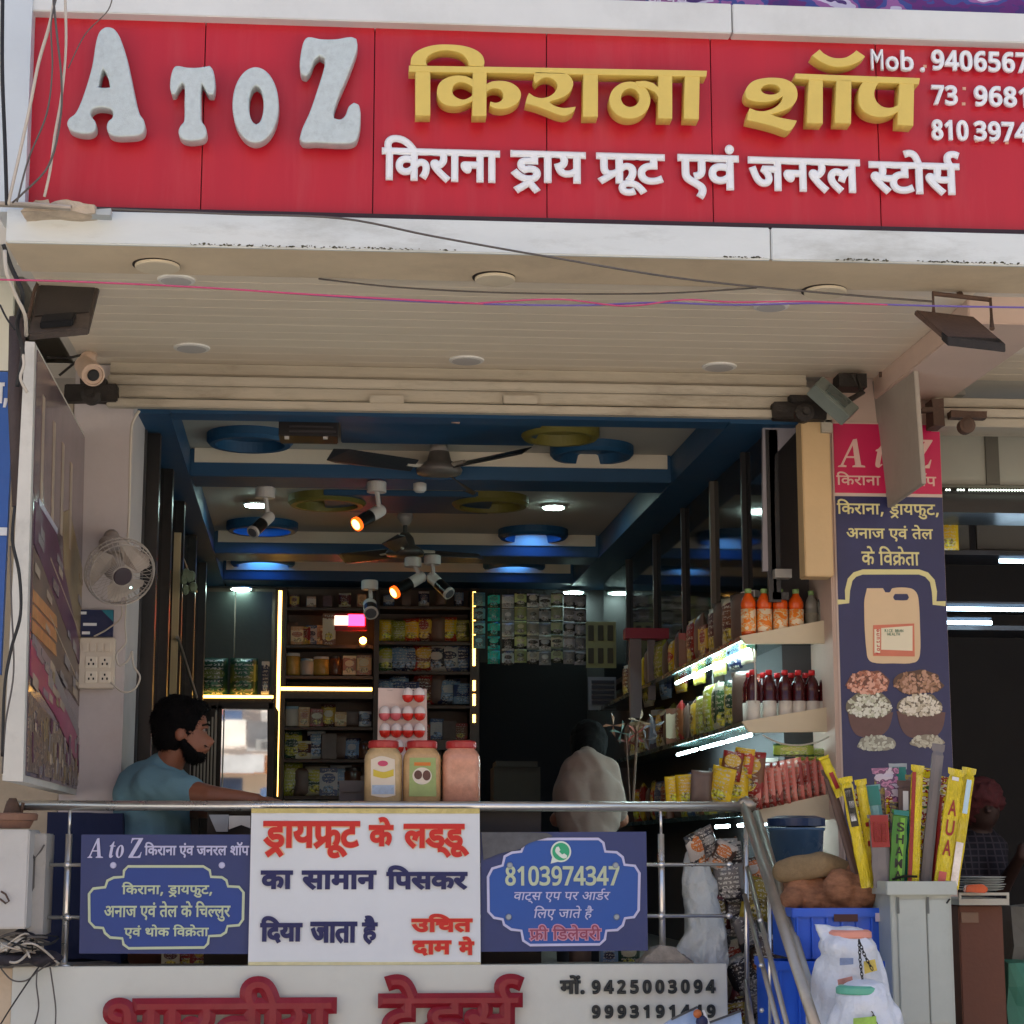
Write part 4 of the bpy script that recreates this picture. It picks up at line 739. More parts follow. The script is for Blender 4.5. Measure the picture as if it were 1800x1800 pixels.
film = M('print_film', (112, 94, 100), .12, var=.16, scale=5, bump=.02, dirt=(80, 66, 74), dirt_amt=.5)
sp([(.03, .01), (.97, .01), (.97, .985), (.03, .985)], film, .003, 'poster')
pmag = M('print_magenta', (158, 58, 98), .35, var=.2, scale=6, dirt=(200, 120, 140), dirt_amt=.4)
ppl = M('print_plum', (92, 48, 78), .35, var=.2, scale=6)
pcr = M('print_cream', (180, 160, 140), .4, var=.25, scale=14)
pyl = M('print_amber', (190, 134, 82), .4, var=.3, scale=20)
ptan = M('print_tan', (150, 128, 96), .4, var=.3, scale=9)
pgr = M('print_grey', (140, 130, 132), .4, var=.2, scale=12)
for s in (.12, .3, .46, .62): sp([(s, .08 + s * .1), (s + .035, .08 + s * .1), (s + .035, .34 + s * .05), (s, .34 + s * .05)], pcr, .0055)
sp([(.5, .3), (.62, .27), (.95, .4), (.95, .62), (.55, .46)], ptan, .005)
sp([(.05, .36), (.35, .355), (.93, .62), (.93, .66), (.05, .46)], ppl, .0055)
sp([(.04, .47), (.5, .52), (.92, .68), (.9, .76), (.04, .66)], M('print_brown', (112, 90, 80), .4, var=.3, scale=8), .0048)
sp([(.04, .68), (.45, .73), (.93, .86), (.93, .93), (.45, .82), (.04, .76)], pmag, .0056)
sp([(.06, .665), (.4, .7), (.93, .83), (.93, .855), (.35, .73), (.05, .69)], pgr, .0062)
rs = random.Random(15)
for i in range(34):
    s_ = rs.uniform(.06, .86); t_ = rs.uniform(.4, .8); w_ = rs.uniform(.04, .1); h_ = rs.uniform(.012, .03); k_ = .13
    sp([(s_, t_), (s_ + w_, t_ + w_ * k_), (s_ + w_, t_ + w_ * k_ + h_), (s_, t_ + h_)], (pcr, ptan, pcr, pgr, pgr, film)[rs.randrange(6)], .0075 + i * .00004)
for i in range(60):
    s_ = rs.uniform(.06, .9); t_ = rs.uniform(.82, .96) + s_ * .02; w_ = rs.uniform(.01, .035); h_ = rs.uniform(.01, .05)
    sp([(s_, t_), (s_ + w_, t_ + .003), (s_ + w_ * .8, min(t_ + h_, .982)), (s_ + w_ * .1, min(t_ + h_, .982))], (pcr, ptan, pgr, ppl, film)[rs.randrange(5)], .0075 + i * .00003)
sp([(.04, .8), (.5, .84), (.96, .94), (.96, .975), (.04, .975)], MB('print_crowd', [(120, 104, 90), (150, 120, 96), (96, 84, 84), (170, 150, 130), (110, 92, 84)], 14, .4), .005)
for t0 in (.565, .6, .635): sp([(.05, t0), (.42, t0 + .012), (.44, t0 + .04), (.05, t0 + .028)], pyl, .0065)
for t0 in (.45, .585): sp([(.3, t0), (.95, t0 + .13), (.95, t0 + .134), (.3, t0 + .005)], pcr, .0068)
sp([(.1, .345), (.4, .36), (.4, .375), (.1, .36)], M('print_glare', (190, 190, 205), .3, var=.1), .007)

# neighbour boards at the far left
nb = thing('neighbour_board', 'blue and white neighbour signboard at the left edge', 'signboard', P(0, 1180, 6.5))
b = B(); b.pbox(-160, 652, 13, 1185, 6.5, .03); b.mk('blue_panel', M('board_blue', (44, 96, 176), .4, var=.08, scale=4), nb)
b = B(); b.pbox(-160, 470, 22, 650, 6.5, .03); b.mk('white_panel', M('board_pale', (222, 222, 208), .5, var=.05), nb)
b = B(); b.pbox(-160, 926, 12, 940, 6.49, .008); b.mk('white_stripe', wlet, nb)
deva('ta comma', (-14, 672, 14, 716), 6.495, .003, wlet, nb, offset=.003)
wl = thing('brick_wall', 'plain plastered wall between the two shops at the left edge', 'wall', P(10, 1500, 7.6))
b = B(); b.box(-5.5, P(120, 1000, 7.7).x, 7.66, 7.9, 0, ZS + .1); b.mk('plaster', M('plaster_buff', (186, 172, 152), .8, var=.15, scale=3, bump=.2, dirt=(110, 98, 84)), wl)

# ================================================================== LEFT JAMB FITTINGS
t = thing('wall_fan', 'dusty white wall fan with a wire guard on the left pillar', 'fan', P(210, 1000, 7.1))
fc = P(209, 1003, 6.98); ax = Vector((.36, -.82, -.5)).normalized(); R0 = .125
fm = M('fan_plastic', (150, 140, 134), .5, var=.12, scale=14, dirt=(96, 86, 80), dirt_amt=.4)
wire = M('fan_wire', (176, 166, 156), .4, .3, var=.1)
b = B(); b.lathe([(.03, -.12), (.045, -.11), (.05, -.03), (.03, -.01)], fc, ax, 20); b.mk('motor', fm, t, smooth=True)
b = B(); b.lathe([(.034, .05), (.034, .058), (.03, .062)], fc, ax, 24); b.mk('badge', M('fan_badge', (70, 58, 62), .4, var=.1), t)
b = B(); qz = ax.to_track_quat('Z', 'Y')
for r, h in ((R0, .0), (R0 * .99, .025), (R0 * .93, .045), (.036, .055)):
    pts = [fc + qz @ Vector((r * math.cos(a_), r * math.sin(a_), h)) for a_ in [2 * math.pi * i / 32 for i in range(33)]]; b.tube(pts, .0028, 5)
for i in range(44):
    a_ = 2 * math.pi * i / 44; b.tube([fc + qz @ Vector((r * math.cos(a_), r * math.sin(a_), h)) for r, h in ((R0, 0), (R0 * .98, .03), (R0 * .8, .052), (.034, .056))], .0011, 4)
b.mk('front_guard', wire, t)
b = B()
for i in range(30):
    a_ = 2 * math.pi * i / 30; b.tube([fc + qz @ Vector((r * math.cos(a_), r * math.sin(a_), h)) for r, h in ((R0, 0), (R0 * .9, -.04), (.05, -.06))], .0011, 4)
b.mk('rear_guard', wire, t)
for i in range(3):
    b = B(); base = 2 * math.pi * i / 3 + .4; vs = []
    for r, da, db in ((.03, -.5, .5), (.07, -.4, 1.2), (.11, -.1, 1.35), (.117, .2, 1.2)):
        for a_ in (da, db): vs.append(fc + qz @ Vector((r * math.cos(base + a_), r * math.sin(base + a_), (.012 if a_ == da else -.012))))
    b.add(vs, [(0, 1, 3, 2), (2, 3, 5, 4), (4, 5, 7, 6)]); b.mk('blade', M('fan_blade', (176, 164, 152), .4, var=.1), t)
b = B(); b.lathe([(.042, 0), (.05, .01), (.05, .07), (.044, .09)], P(198, 948, 7.08), (0.05, -.2, -1), 20); b.tube([P(198, 950, 7.1), P(196, 944, 7.31)], .03, 12); b.mk('wall_mount', fm, t, smooth=True)
led = M('tiny_led', (200, 255, 245), .4, var=0, emit=8)
b = B(); b.ball(P(230, 1033, 6.86), .0035); b.mk('indicator_light', led, t)

t = thing('switchboard', 'cream switchboard with sockets on the left pillar', 'switchboard', P(170, 1210, 7.27))
ivory = M('ivory_plastic', (216, 204, 186), .4, var=.05)
b = B(); b.pbox(138, 1121, 201, 1210, 7.262, .036); b.mk('plate', ivory, t, bevel=.004)
for u, v in ((160, 1164), (184, 1164), (160, 1190), (184, 1190)):
    b = B(); b.pbox(u - 10, v - 10, u + 10, v + 10, 7.256, .008); b.mk('socket', M('ivory_light', (228, 218, 200), .35, var=0), t, bevel=.002)
    b = B()
    for du, dv in ((-4, 3), (4, 3), (0, -4)): b.pbox(u + du - 1.4, v + dv - 2, u + du + 1.4, v + dv + 2, 7.2545, .002)
    b.mk('socket_holes', dark, t)
for u in (150, 163, 176, 189):
    b = B(); b.pbox(u - 5, 1130, u + 5, 1146, 7.256, .008); b.mk('switch', ivory, t, bevel=.0015)
t = thing('notice_card', 'small navy blue printed notice above the switchboard', 'notice', P(170, 1118, 7.27))
b = B(); b.pbox(139, 1072, 199, 1119, 7.28, .015); b.mk('card', M('card_navy', (18, 34, 78), .35, var=.05), t)
b = B(); b.poly([(178, 1072), (199, 1072), (199, 1093)], 7.2785, .001); b.mk('corner_print', M('card_teal', (30, 120, 140), .35, var=0), t)
b = B()
for u0, u1, v in ((142, 152, 1078), (146, 170, 1098), (144, 158, 1113)): b.pbox(u0, v - 3, u1, v + 2, 7.2785, .001)
b.mk('lettering', wlet, t)
wcab = M('cable_white', (196, 186, 172), .5, var=.08); bcab = M('cable_black', (26, 26, 28), .55, var=.1); gcab = M('cable_grey', (92, 86, 82), .6, var=.15); pcab = M('cable_pink', (190, 70, 110), .5, var=.1); vcab = M('cable_violet', (106, 88, 160), .5, var=.1)
t = cable('power_cable', [P(245, 722, 7.2), P(232, 748, 7.2), P(229, 800, 7.2), P(227, 900, 7.2), P(224, 960, 7.18)], .0055, wcab, label='white cable dropping from the shutter to the wall fan', cat='cable')
for o in (bpy.data.objects[-1],): pass
cable('power_cable', [P(222, 1050, 7.2), P(220, 1100, 7.2), P(221, 1130, 7.2), P(205, 1150, 7.2), P(210, 1170, 7.2), P(226, 1160, 7.2), P(232, 1145, 7.2), P(235, 1170, 7.2), P(246, 1190, 7.2), P(236, 1212, 7.2), P(215, 1216, 7.2), P(195, 1200, 7.22)], .0036, wcab, label='looping white cable hanging beside the switchboard', cat='cable')
cable('power_cable', [P(213, 1060, 7.2), P(213, 1085, 7.2), P(190, 1105, 7.24), P(165, 1119, 7.25)], .0032, wcab, label='short white wire from the wall fan to the switchboard', cat='cable')

# ================================================================== CABLES across the front
def sag(a, b_, s, n=8): return [Vector(a).lerp(Vector(b_), i / n) - Vector((0, 0, s * 4 * (i / n) * (1 - i / n))) for i in range(n + 1)]
cable('overhead_cable', [P(150, 366, 5.72), P(400, 376, 5.7), P(600, 384, 5.66), P(760, 415, 5.66), P(950, 449, 5.7), P(1200, 490, 5.8), P(1450, 515, 5.9), P(1640, 530, 6.0)], .0034, gcab, label='thin dark cable slanting down across the canopy fascia', cat='cable')
cable('overhead_cable', [P(560, 490, 6.1), P(700, 505, 6.08), P(900, 515, 6.06), P(1150, 516, 6.06), P(1330, 506, 6.1)], .0028, gcab, label='thin sagging grey cable along the canopy ceiling', cat='cable')
pts = [P(-30, 491, 5.3), P(100, 494, 5.3), P(250, 500, 5.3), P(400, 508, 5.3), P(520, 516, 5.3), P(700, 526, 5.3), P(850, 534, 5.3)]
cable('thin_wire', pts, .0028, pcab, label='bright pink wire crossing in front of the left half of the canopy', cat='cable')
cable('thin_wire', [P(500, 515, 5.32), P(760, 531, 5.32), P(1000, 537, 5.32), P(1150, 532, 5.32), P(1290, 536, 5.32), P(1450, 533, 5.32), P(1650, 538, 5.32), P(1840, 541, 5.32)], .0028, vcab, label='violet wire crossing in front of the right half of the canopy', cat='cable')
cable('thin_wire', [P(840, 533, 5.3), P(980, 526, 5.3), P(1100, 538, 5.3), P(1200, 527, 5.3), P(1290, 531, 5.3), P(1420, 530, 5.3), P(1560, 536, 5.3)], .0025, pcab, label='pink wire twisted loosely round the violet wire', cat='cable')
# left edge bundle
for pts, r, m, lb in (([P(5, -20, 5.6), P(4, 120, 5.6), P(9, 260, 5.6), P(12, 360, 5.6)], .006, bcab, 'thick black cable at the extreme left edge'),
    ([P(98, -20, 5.6), P(88, 40, 5.6), P(68, 110, 5.6), P(52, 190, 5.6), P(30, 290, 5.6), P(14, 360, 5.6)], .005, wcab, 'beige cable slanting down across the sign corner'),
    ([P(114, -20, 5.62), P(116, 80, 5.6), P(108, 170, 5.6), P(96, 240, 5.6), P(88, 300, 5.6), P(78, 346, 5.62)], .0042, wcab, 'pale cable falling in front of the first sign panel'),
    ([P(92, -20, 5.6), P(100, 60, 5.58), P(108, 140, 5.58), P(106, 210, 5.58), P(86, 290, 5.58), P(40, 340, 5.6), P(22, 356, 5.62)], .0035, gcab, 'grey cable curling across the corner of the sign'),
    ([P(104, -20, 5.6), P(90, 40, 5.58), P(92, 120, 5.58), P(82, 200, 5.58), P(50, 280, 5.58), P(30, 355, 5.58)], .0028, gcab, 'thin grey wire behind the beige sign cables'),
    ([P(200, -20, 5.6), P(190, 18, 5.6), P(150, 60, 5.62), P(120, 120, 5.62)], .002, gcab, 'very thin wire at the top left of the sign'),
    ([P(8, 440, 5.65), P(12, 480, 5.65), P(28, 520, 5.7), P(44, 555, 5.75), P(46, 590, 5.85)], .006, wcab, 'white cable hanging below the canopy corner'),
    ([P(6, 430, 5.66), P(20, 470, 5.7), P(40, 520, 5.72), P(30, 570, 5.8), P(40, 620, 5.85), P(30, 680, 5.88)], .007, bcab, 'black cable sagging below the canopy corner'),
    ([P(0, 536, 5.7), P(12, 560, 5.7), P(26, 580, 5.72)], .003, bcab, 'short black wire at the left edge under the canopy'),
    ([P(38, 610, 5.85), P(42, 640, 5.85), P(36, 665, 5.85), P(48, 690, 5.87)], .005, wcab, 'short beige cable stub at the top of the projecting signboard'),
    ([P(26, 890, 5.85), P(22, 950, 5.84), P(34, 1010, 5.84), P(36, 1080, 5.84), P(20, 1140, 5.84), P(8, 1210, 5.84), P(4, 1330, 5.84)], .005, bcab, 'long black cable in front of the projecting signboard'),
    ([P(18, 960, 5.84), P(20, 1060, 5.84), P(24, 1180, 5.84), P(10, 1270, 5.84), P(4, 1360, 5.84)], .0028, gcab, 'thin grey wire hanging beside the projecting signboard')):
    cable('hanging_cable', pts, r, m, label=lb, cat='cable')
b = B(); b.tube([P(30, 560, 6.05), P(28, 700, 6.03), P(36, 890, 6.0)], .028, 10)
b.mk('cable_conduit', M('conduit_brown', (72, 60, 58), .7, var=.25, scale=12, bump=.3), label='dark conduit bundle fixed beside the projecting signboard', cat='conduit', smooth=True, crumple=(.008, 9, 0))
b = B(); b.tube([P(-20, 358, 5.68), P(60, 361, 5.68), P(125, 366, 5.68)], .009, 8); b.mk('metal_rod', steel_d, label='thin metal rod lying on the canopy ledge', cat='rod')
# rubbish on the ledge
b = B(); b.poly([(38, 372), (62, 348), (80, 345), (84, 355), (130, 354), (164, 357), (165, 372), (100, 374)], 5.69, .1); b.mk('crumpled_sheet', M('sheet_buff', (186, 170, 150), .8, var=.25, scale=20, bump=.3), label='crumpled buff paper and cloth on the left end of the canopy ledge', cat='rubbish', crumple=(.012, 14, 3))
b = B(); b.poly([(150, 369), (195, 366), (194, 378), (152, 376)], 5.7, .05); b.mk('flat_offcut', M('offcut_grey', (170, 176, 178), .5, var=.1), label='small flat grey offcut beside the crumpled paper on the ledge', cat='rubbish')

# ================================================================== PILLAR POSTER
YPo = 7.335
po = thing('pillar_poster', 'pink and navy printed poster covering the front of the pillar', 'poster', P(1570, 1540, YPo))
xq0, xq1 = P(1471, 1000, YPo).x, P(1660, 1000, YPo).x
def zP(v, u=1565): return P(u, v, YPo).z
def rx(z0, z1, mat, nm, y=YPo, a=xq0, c=xq1, d=.004): b = B(); b.box(a, c, y - d, y, z0, z1); return b.mk(nm, mat, po)
rx(zP(1560), zP(744), M('poster_edge', (222, 200, 186), .5, var=.05), 'backing', a=xq0 - .006, c=xq1 + .002)
rx(zP(868), zP(747), M('poster_pink', (206, 22, 84), .35, var=.05), 'pink_header', y=YPo - .005)
rx(zP(1555), zP(874), M('poster_navy', (36, 40, 86), .35, var=.08, scale=3, bump=.02, dirt=(62, 66, 120), dirt_amt=.4), 'navy_sheet', y=YPo - .005)
blush = M('poster_blush', (232, 190, 178), .5, var=0); cream = M('poster_cream', (222, 212, 150), .5, var=.04)
YT_ = YPo - .0105
serif('A to Z', (1472, 772, 1640, 822), YT_, .0015, blush, po)
deva('kirana evamx shop', (1470, 830, 1646, 858), YT_, .0015, blush, po, offset=.001)
deva('kirana comma drayfut comma', (1471, 878, 1650, 912), YT_, .0015, cream, po, offset=.0012)
deva('anaj evam tel', (1488, 922, 1640, 952), YT_, .0015, cream, po, offset=.0012)
deva('ke vikreta', (1514, 960, 1616, 994), YT_, .0015, cream, po, offset=.0012)
def ribbon(pts, w_, closed=False):
    n = len(pts); L = []; R = []
    for i in range(n):
        a = Vector(pts[(i - 1) % n if closed else max(i - 1, 0)]); c = Vector(pts[(i + 1) % n if closed else min(i + 1, n - 1)]); d = (c - a).normalized(); q = Vector((-d.y, d.x)) * w_ / 2
        L.append(tuple(Vector(pts[i]) + q)); R.append(tuple(Vector(pts[i]) - q))
    return (L, R)
def ribbon_obj(pts, w_, Y, mat, parent, closed=False, d=.0015, name='border'):
    L, R = ribbon(pts, w_, closed); b = B(); n = len(pts)
    f = [P(u, v, Y) for u, v in L] + [P(u, v, Y) for u, v in R]
    for i in range(n if closed else n - 1):
        j = (i + 1) % n; b.prism([f[i], f[j], f[n + j], f[n + i]], [q + Vector((0, d, 0)) for q in (f[i], f[j], f[n + j], f[n + i])])
    return b.mk(name, mat, parent)
def c6(l): return [(1400 + x / 4.5, 720 + y / 4.5) for x, y in l]
ribbon_obj(c6([(325, 1522), (402, 1518), (404, 1430), (425, 1345), (462, 1305), (525, 1284), (970, 1284), (1030, 1305), (1075, 1355), (1092, 1440), (1093, 1530), (1180, 1535)]), 9, YT_, cream, po)
px_shape('jerrycan_print', [[(1524, 1034), (1552, 1034), (1556, 1041), (1564, 1041), (1569, 1034), (1600, 1034), (1611, 1042), (1615, 1058), (1617, 1100), (1617, 1150), (1609, 1164), (1570, 1166), (1533, 1164), (1524, 1152), (1519, 1060)], [(1573, 1044), (1595, 1044), (1598, 1050), (1594, 1055), (1573, 1055), (1570, 1050)]], YT_ , .0015, M('print_buff', (222, 192, 152), .4, var=.05), po, sm=True)
px_shape('label_print', [[(1535, 1099), (1607, 1096), (1608, 1154), (1535, 1153)]], YT_ - .002, .001, M('print_coral', (214, 120, 92), .4, var=.1), po, sm=False)
px_shape('label_print', [[(1549, 1104), (1604, 1100), (1604, 1144), (1549, 1142)]], YT_ - .0035, .001, M('print_ivory', (232, 220, 190), .4, var=.03), po, sm=False)
px_shape('label_print', [[(1537, 1106), (1547, 1106), (1547, 1148), (1537, 1148)]], YT_ - .0035, .001, M('print_ivory', (232, 220, 190)), po, sm=False)
pr_red = M('print_red', (196, 40, 40), .4, var=0); pr_grn = M('print_green', (30, 110, 80), .4, var=0)
o = latin('fortune', (1520, 1123, 1566, 1131), YT_ - .0055, .001, pr_red, po)
ctr = sum((v.co for v in o.data.vertices), Vector()) / len(o.data.vertices)
o.data.transform(Matrix.Translation(ctr) @ Matrix.Rotation(math.radians(-90), 4, 'Y') @ Matrix.Translation(-ctr))
latin('RICE BRAN', (1555, 1106, 1588, 1111), YT_ - .005, .001, pr_grn, po); latin('HEALTH', (1560, 1112, 1582, 1117), YT_ - .005, .001, pr_grn, po)
def mound(cx, cy, rx_, ry_, cols, n, seed, bowl=None):
    rnd = random.Random(seed)
    if bowl: px_shape('bowl_print', [bowl], YT_, .001, M('print_bowl', (104, 72, 66), .4, var=.2, scale=20), po)
    px_shape('nuts_print', [[(cx + rx_ * math.cos(a) * (1 + rnd.uniform(-.08, .08)), cy - ry_ * math.sin(a) * (1 + rnd.uniform(-.1, .1)) * (1 if math.sin(a) > 0 else .55)) for a in [2 * math.pi * i / 18 for i in range(18)]]], YT_ - .0015, .001, M('print_nut_shade%d' % seed, cols[0], .4, var=.2, scale=40), po)
    for ci, col in enumerate(cols[1:]):
        b = B()
        for i in range(n):
            a = rnd.uniform(0, 2 * math.pi); r = rnd.random() ** .5 * .93
            u = cx + rx_ * r * math.cos(a); v = cy - ry_ * r * math.sin(a) * (1 if math.sin(a) > 0 else .55); s = rnd.uniform(2.6, 4.6); th = rnd.uniform(0, 3.1)
            b.poly([(u + s * math.cos(q) * math.cos(th) - s * .6 * math.sin(q) * math.sin(th), v + s * math.cos(q) * math.sin(th) + s * .6 * math.sin(q) * math.cos(th)) for q in [k_ * math.pi / 3 for k_ in range(6)]], YT_ - .003 - ci * .0008 - i * .000006, .0006)
        b.mk('nuts_print', M('print_nut%d_%d' % (seed, ci), col, .4, var=.1, scale=30), po)
mound(1526, 1205, 38, 28, [(120, 72, 56), (206, 142, 116), (180, 110, 84), (226, 170, 146)], 60, 1)
mound(1614, 1205, 43, 28, [(96, 66, 48), (176, 132, 100), (150, 108, 80), (196, 150, 124)], 60, 2)
mound(1528, 1245, 41, 30, [(120, 112, 92), (214, 210, 190), (196, 196, 168), (228, 226, 210)], 60, 3, [(1490, 1250), (1570, 1252), (1562, 1280), (1545, 1294), (1510, 1294), (1496, 1278)])
mound(1618, 1245, 40, 26, [(120, 108, 88), (220, 208, 186), (198, 184, 158), (232, 222, 204)], 60, 4, [(1576, 1250), (1662, 1252), (1656, 1282), (1640, 1296), (1600, 1296), (1584, 1280)])
mound(1540, 1310, 34, 18, [(150, 146, 130), (206, 206, 188), (190, 190, 170)], 30, 5); mound(1630, 1306, 30, 14, [(150, 140, 120), (206, 200, 178), (190, 182, 160)], 26, 6)

# ================================================================== GOODS: one of each kind, then copies
def pouch_mesh(w_, h, d, nx=5, nz=8, seed=0):
    vs = []; fs = []; rnd = random.Random(seed)
    for side in (-1, 1):
        for j in range(nz + 1):
            for i in range(nx + 1):
                s, t = i / nx, j / nz; bul = max(0, 1 - (2 * s - 1) ** 2) ** .5 * max(0, 1 - abs(2 * t - 1) ** 5)
                vs.append(((s - .5) * w_ * (1 - .06 * bul), side * (d / 2 * bul + .0015) + rnd.uniform(-.0015, .0015), t * h))
    m = (nx + 1) * (nz + 1)
    for j in range(nz):
        for i in range(nx):
            a = j * (nx + 1) + i; fs.append((a, a + 1, a + nx + 2, a + nx + 1)); fs.append((m + a, m + a + nx + 1, m + a + nx + 2, m + a + 1))
    for j in range(nz):
        a = j * (nx + 1); c = a + nx; fs.append((a, a + nx + 1, m + a + nx + 1, m + a)); fs.append((c, m + c, m + c + nx + 1, c + nx + 1))
    for i in range(nx):
        a = i; fs.append((a, m + a, m + a + 1, a + 1)); a = nz * (nx + 1) + i; fs.append((a, a + 1, m + a + 1, m + a))
    me = bpy.data.meshes.new('pouch'); me.from_pydata(vs, [], fs); return me
class Kind:
    def __init__(s, build): s.build = build; s.root = None
    def put(s, loc, label, cat, group=None, rz=0, sc=1, ry=0, rx=0):
        if s.root is None: s.root = r = s.build()
        else:
            r = s.root.copy(); COL.objects.link(r)
            for ch in s.root.children: copy_tree(ch, parent=r)
        r.location = loc; r.rotation_euler = (rx, ry, rz); r.scale = (sc, sc, sc) if not isinstance(sc, tuple) else sc
        r['label'] = label; r['category'] = cat
        if group: r['group'] = group
        elif 'group' in r: del r['group']
        return r
def simple(name, me, mat, smooth=False):
    me.materials.append(mat)
    if smooth:
        for f in me.polygons: f.use_smooth = True
    o = bpy.data.objects.new(name, me); COL.objects.link(o); return o
def emp(name):
    o = bpy.data.objects.new(name, None); COL.objects.link(o); return o
def k_pouch(mat, w_=.1, h=.14, d=.035, name='packet', seed=0): return Kind(lambda: simple(name, pouch_mesh(w_, h, d, seed=seed), mat, True))
def k_box(mat, w_=.08, h=.12, d=.05, name='carton'):
    def f(): b = B(); b.box(-w_ / 2, w_ / 2, -d / 2, d / 2, 0, h); return simple(name, b.mesh(.002), mat)
    return Kind(f)
def k_bottle(bodym, capm, labm, h=.2, r=.03, name='bottle', lab=(.12, .55)):
    def f():
        t = emp(name); b = B(); b.lathe([(r * .9, 0), (r, .008), (r, h * .58), (r * .93, h * .6), (r, h * .63), (r * .98, h * .7), (r * .8, h * .79), (r * .5, h * .86), (r * .42, h * .91)], (0, 0, 0), n=18); b.mk('body', bodym, t, smooth=True)
        b = B(); b.lathe([(r * .46, h * .9), (r * .47, h * .99), (r * .42, h)], (0, 0, 0), n=16); b.mk('cap', capm, t, smooth=True)
        b = B(); b.lathe([(r * 1.012, h * lab[0]), (r * 1.014, h * lab[0] + .001), (r * 1.014, h * lab[1])], (0, 0, 0), n=18); b.mk('wrap_label', labm, t, smooth=True); return t
    return Kind(f)
def k_jar(bodym, lidm, h=.12, r=.045, name='jar'):
    def f():
        t = emp(name); b = B(); b.lathe([(r * .94, 0), (r, .006), (r, h * .82), (r * .85, h * .88)], (0, 0, 0), n=18); b.mk('body', bodym, t, smooth=True)
        b = B(); b.lathe([(r * .92, h * .87), (r * .93, h * .99), (r * .88, h)], (0, 0, 0), n=18); b.mk('lid', lidm, t); return t
    return Kind(f)
pk1 = MP('print_mixed_a', [(150, 40, 36), (206, 170, 60), (90, 40, 40), (210, 200, 170), (120, 70, 40)], 18)
pk2 = MP('print_mixed_b', [(70, 110, 60), (190, 180, 60), (40, 70, 50), (200, 190, 160)], 16)
pk3 = MP('print_mixed_c', [(40, 60, 110), (120, 150, 180), (30, 36, 70), (190, 190, 190), (70, 90, 130)], 16)
pk4 = MP('print_yellow', [(220, 180, 20), (236, 200, 40), (190, 60, 30), (220, 176, 30)], 20)
pk5 = MP('print_brown', [(110, 74, 50), (150, 110, 70), (80, 50, 40), (180, 150, 110)], 16)
pk6 = MP('print_tan_box', [(196, 150, 100), (214, 176, 120), (170, 110, 80), (226, 206, 160)], 12)
olive = MP('print_olive', [(150, 150, 40), (170, 170, 60), (100, 110, 30), (180, 180, 90)], 12)
K = dict(a=k_pouch(pk1), b=k_pouch(pk2, seed=1), c=k_pouch(pk3, seed=2), d=k_pouch(pk4, seed=3), e=k_pouch(pk5, seed=4), f=k_box(pk6), g=k_box(pk1), h=k_box(pk3), o=k_pouch(olive, seed=5), i=k_box(pk5))
kj1 = k_jar(M('jar_honey', (190, 150, 70), .2, var=.2, scale=30), M('lid_white', (220, 214, 205), .4, var=0)); kj2 = k_jar(M('jar_brown', (96, 60, 40), .2, var=.2), M('lid_dark', (40, 36, 40), .4, var=0)); kj3 = k_jar(M('jar_pale', (206, 190, 170), .3, var=.1), M('lid_pale_blue', (150, 180, 200), .4, var=0))

# ================================================================== RIGHT DISPLAY SHELVES running back into the shop
DM = M('display_cream', (206, 190, 160), .5, var=.05, scale=6)
glassm = M('dark_glass', (18, 22, 26), .06, var=0, spec=.6)
ledt = M('led_tube', (215, 250, 255), .4, var=0, emit=24)
alu = M('aluminium', (150, 148, 142), .45, .7, var=.08)
ds = thing('display_shelves', 'cream display shelves with cold tube lights running back along the right wall', 'shelf unit', P(1400, 1600, 7.6))
Y0 = 7.5
shelf_def = [((1300, 1118), (1466, 1087), (1466, 1131), (1312, 1132)), ((1304, 1268), (1471, 1240), (1471, 1286), (1318, 1288)), ((1330, 1424), (1473, 1392), (1473, 1440), (1338, 1448))]
LEN = 3.9; backs = []
for k, q in enumerate(shelf_def):
    b = B(); b.poly(q, Y0 - .02, .018); b.mk('end_panel', DM, ds, bevel=.002)
    a, c = P(q[0][0] + 4, q[0][1] + 3, Y0), P(q[1][0] - 2, q[0][1] + 3, Y0)
    b = B(); pr = [(a.x, a.z - .006), (c.x, a.z - .006), (c.x, a.z + .004), (a.x, a.z + .004)]
    b.prism([(x, Y0, z) for x, z in pr], [(x + SK * LEN, Y0 + LEN, z) for x, z in pr]); b.mk('shelf_board', M('shelf_glass', (70, 90, 88), .15, var=.05), ds)
    b = B(); b.prism([(a.x - .006, Y0, a.z - .012), (a.x - .001, Y0, a.z - .012), (a.x - .001, Y0, a.z + .007), (a.x - .006, Y0, a.z + .007)], [(a.x - .006 + SK * LEN, Y0 + LEN, a.z - .012), (a.x - .001 + SK * LEN, Y0 + LEN, a.z - .012), (a.x - .001 + SK * LEN, Y0 + LEN, a.z + .007), (a.x - .006 + SK * LEN, Y0 + LEN, a.z + .007)]); b.mk('front_rail', M('rail_teal', (60, 84, 84), .25, .4, var=.05), ds)
    for (ya, yb) in ((7.52, 7.95), (8.03, 8.5), (8.6, 9.05)) if k < 2 else ((7.5, 8.0), (8.2, 8.45)):
        b = B(); b.tube([Vector((a.x + .03 + SK * (ya - Y0), ya, a.z - .045)), Vector((a.x + .03 + SK * (yb - Y0), yb, a.z - .045))], .0075, 8); b.mk('tube_light', ledt, ds)
xw0 = P(1473, 1200, Y0).x
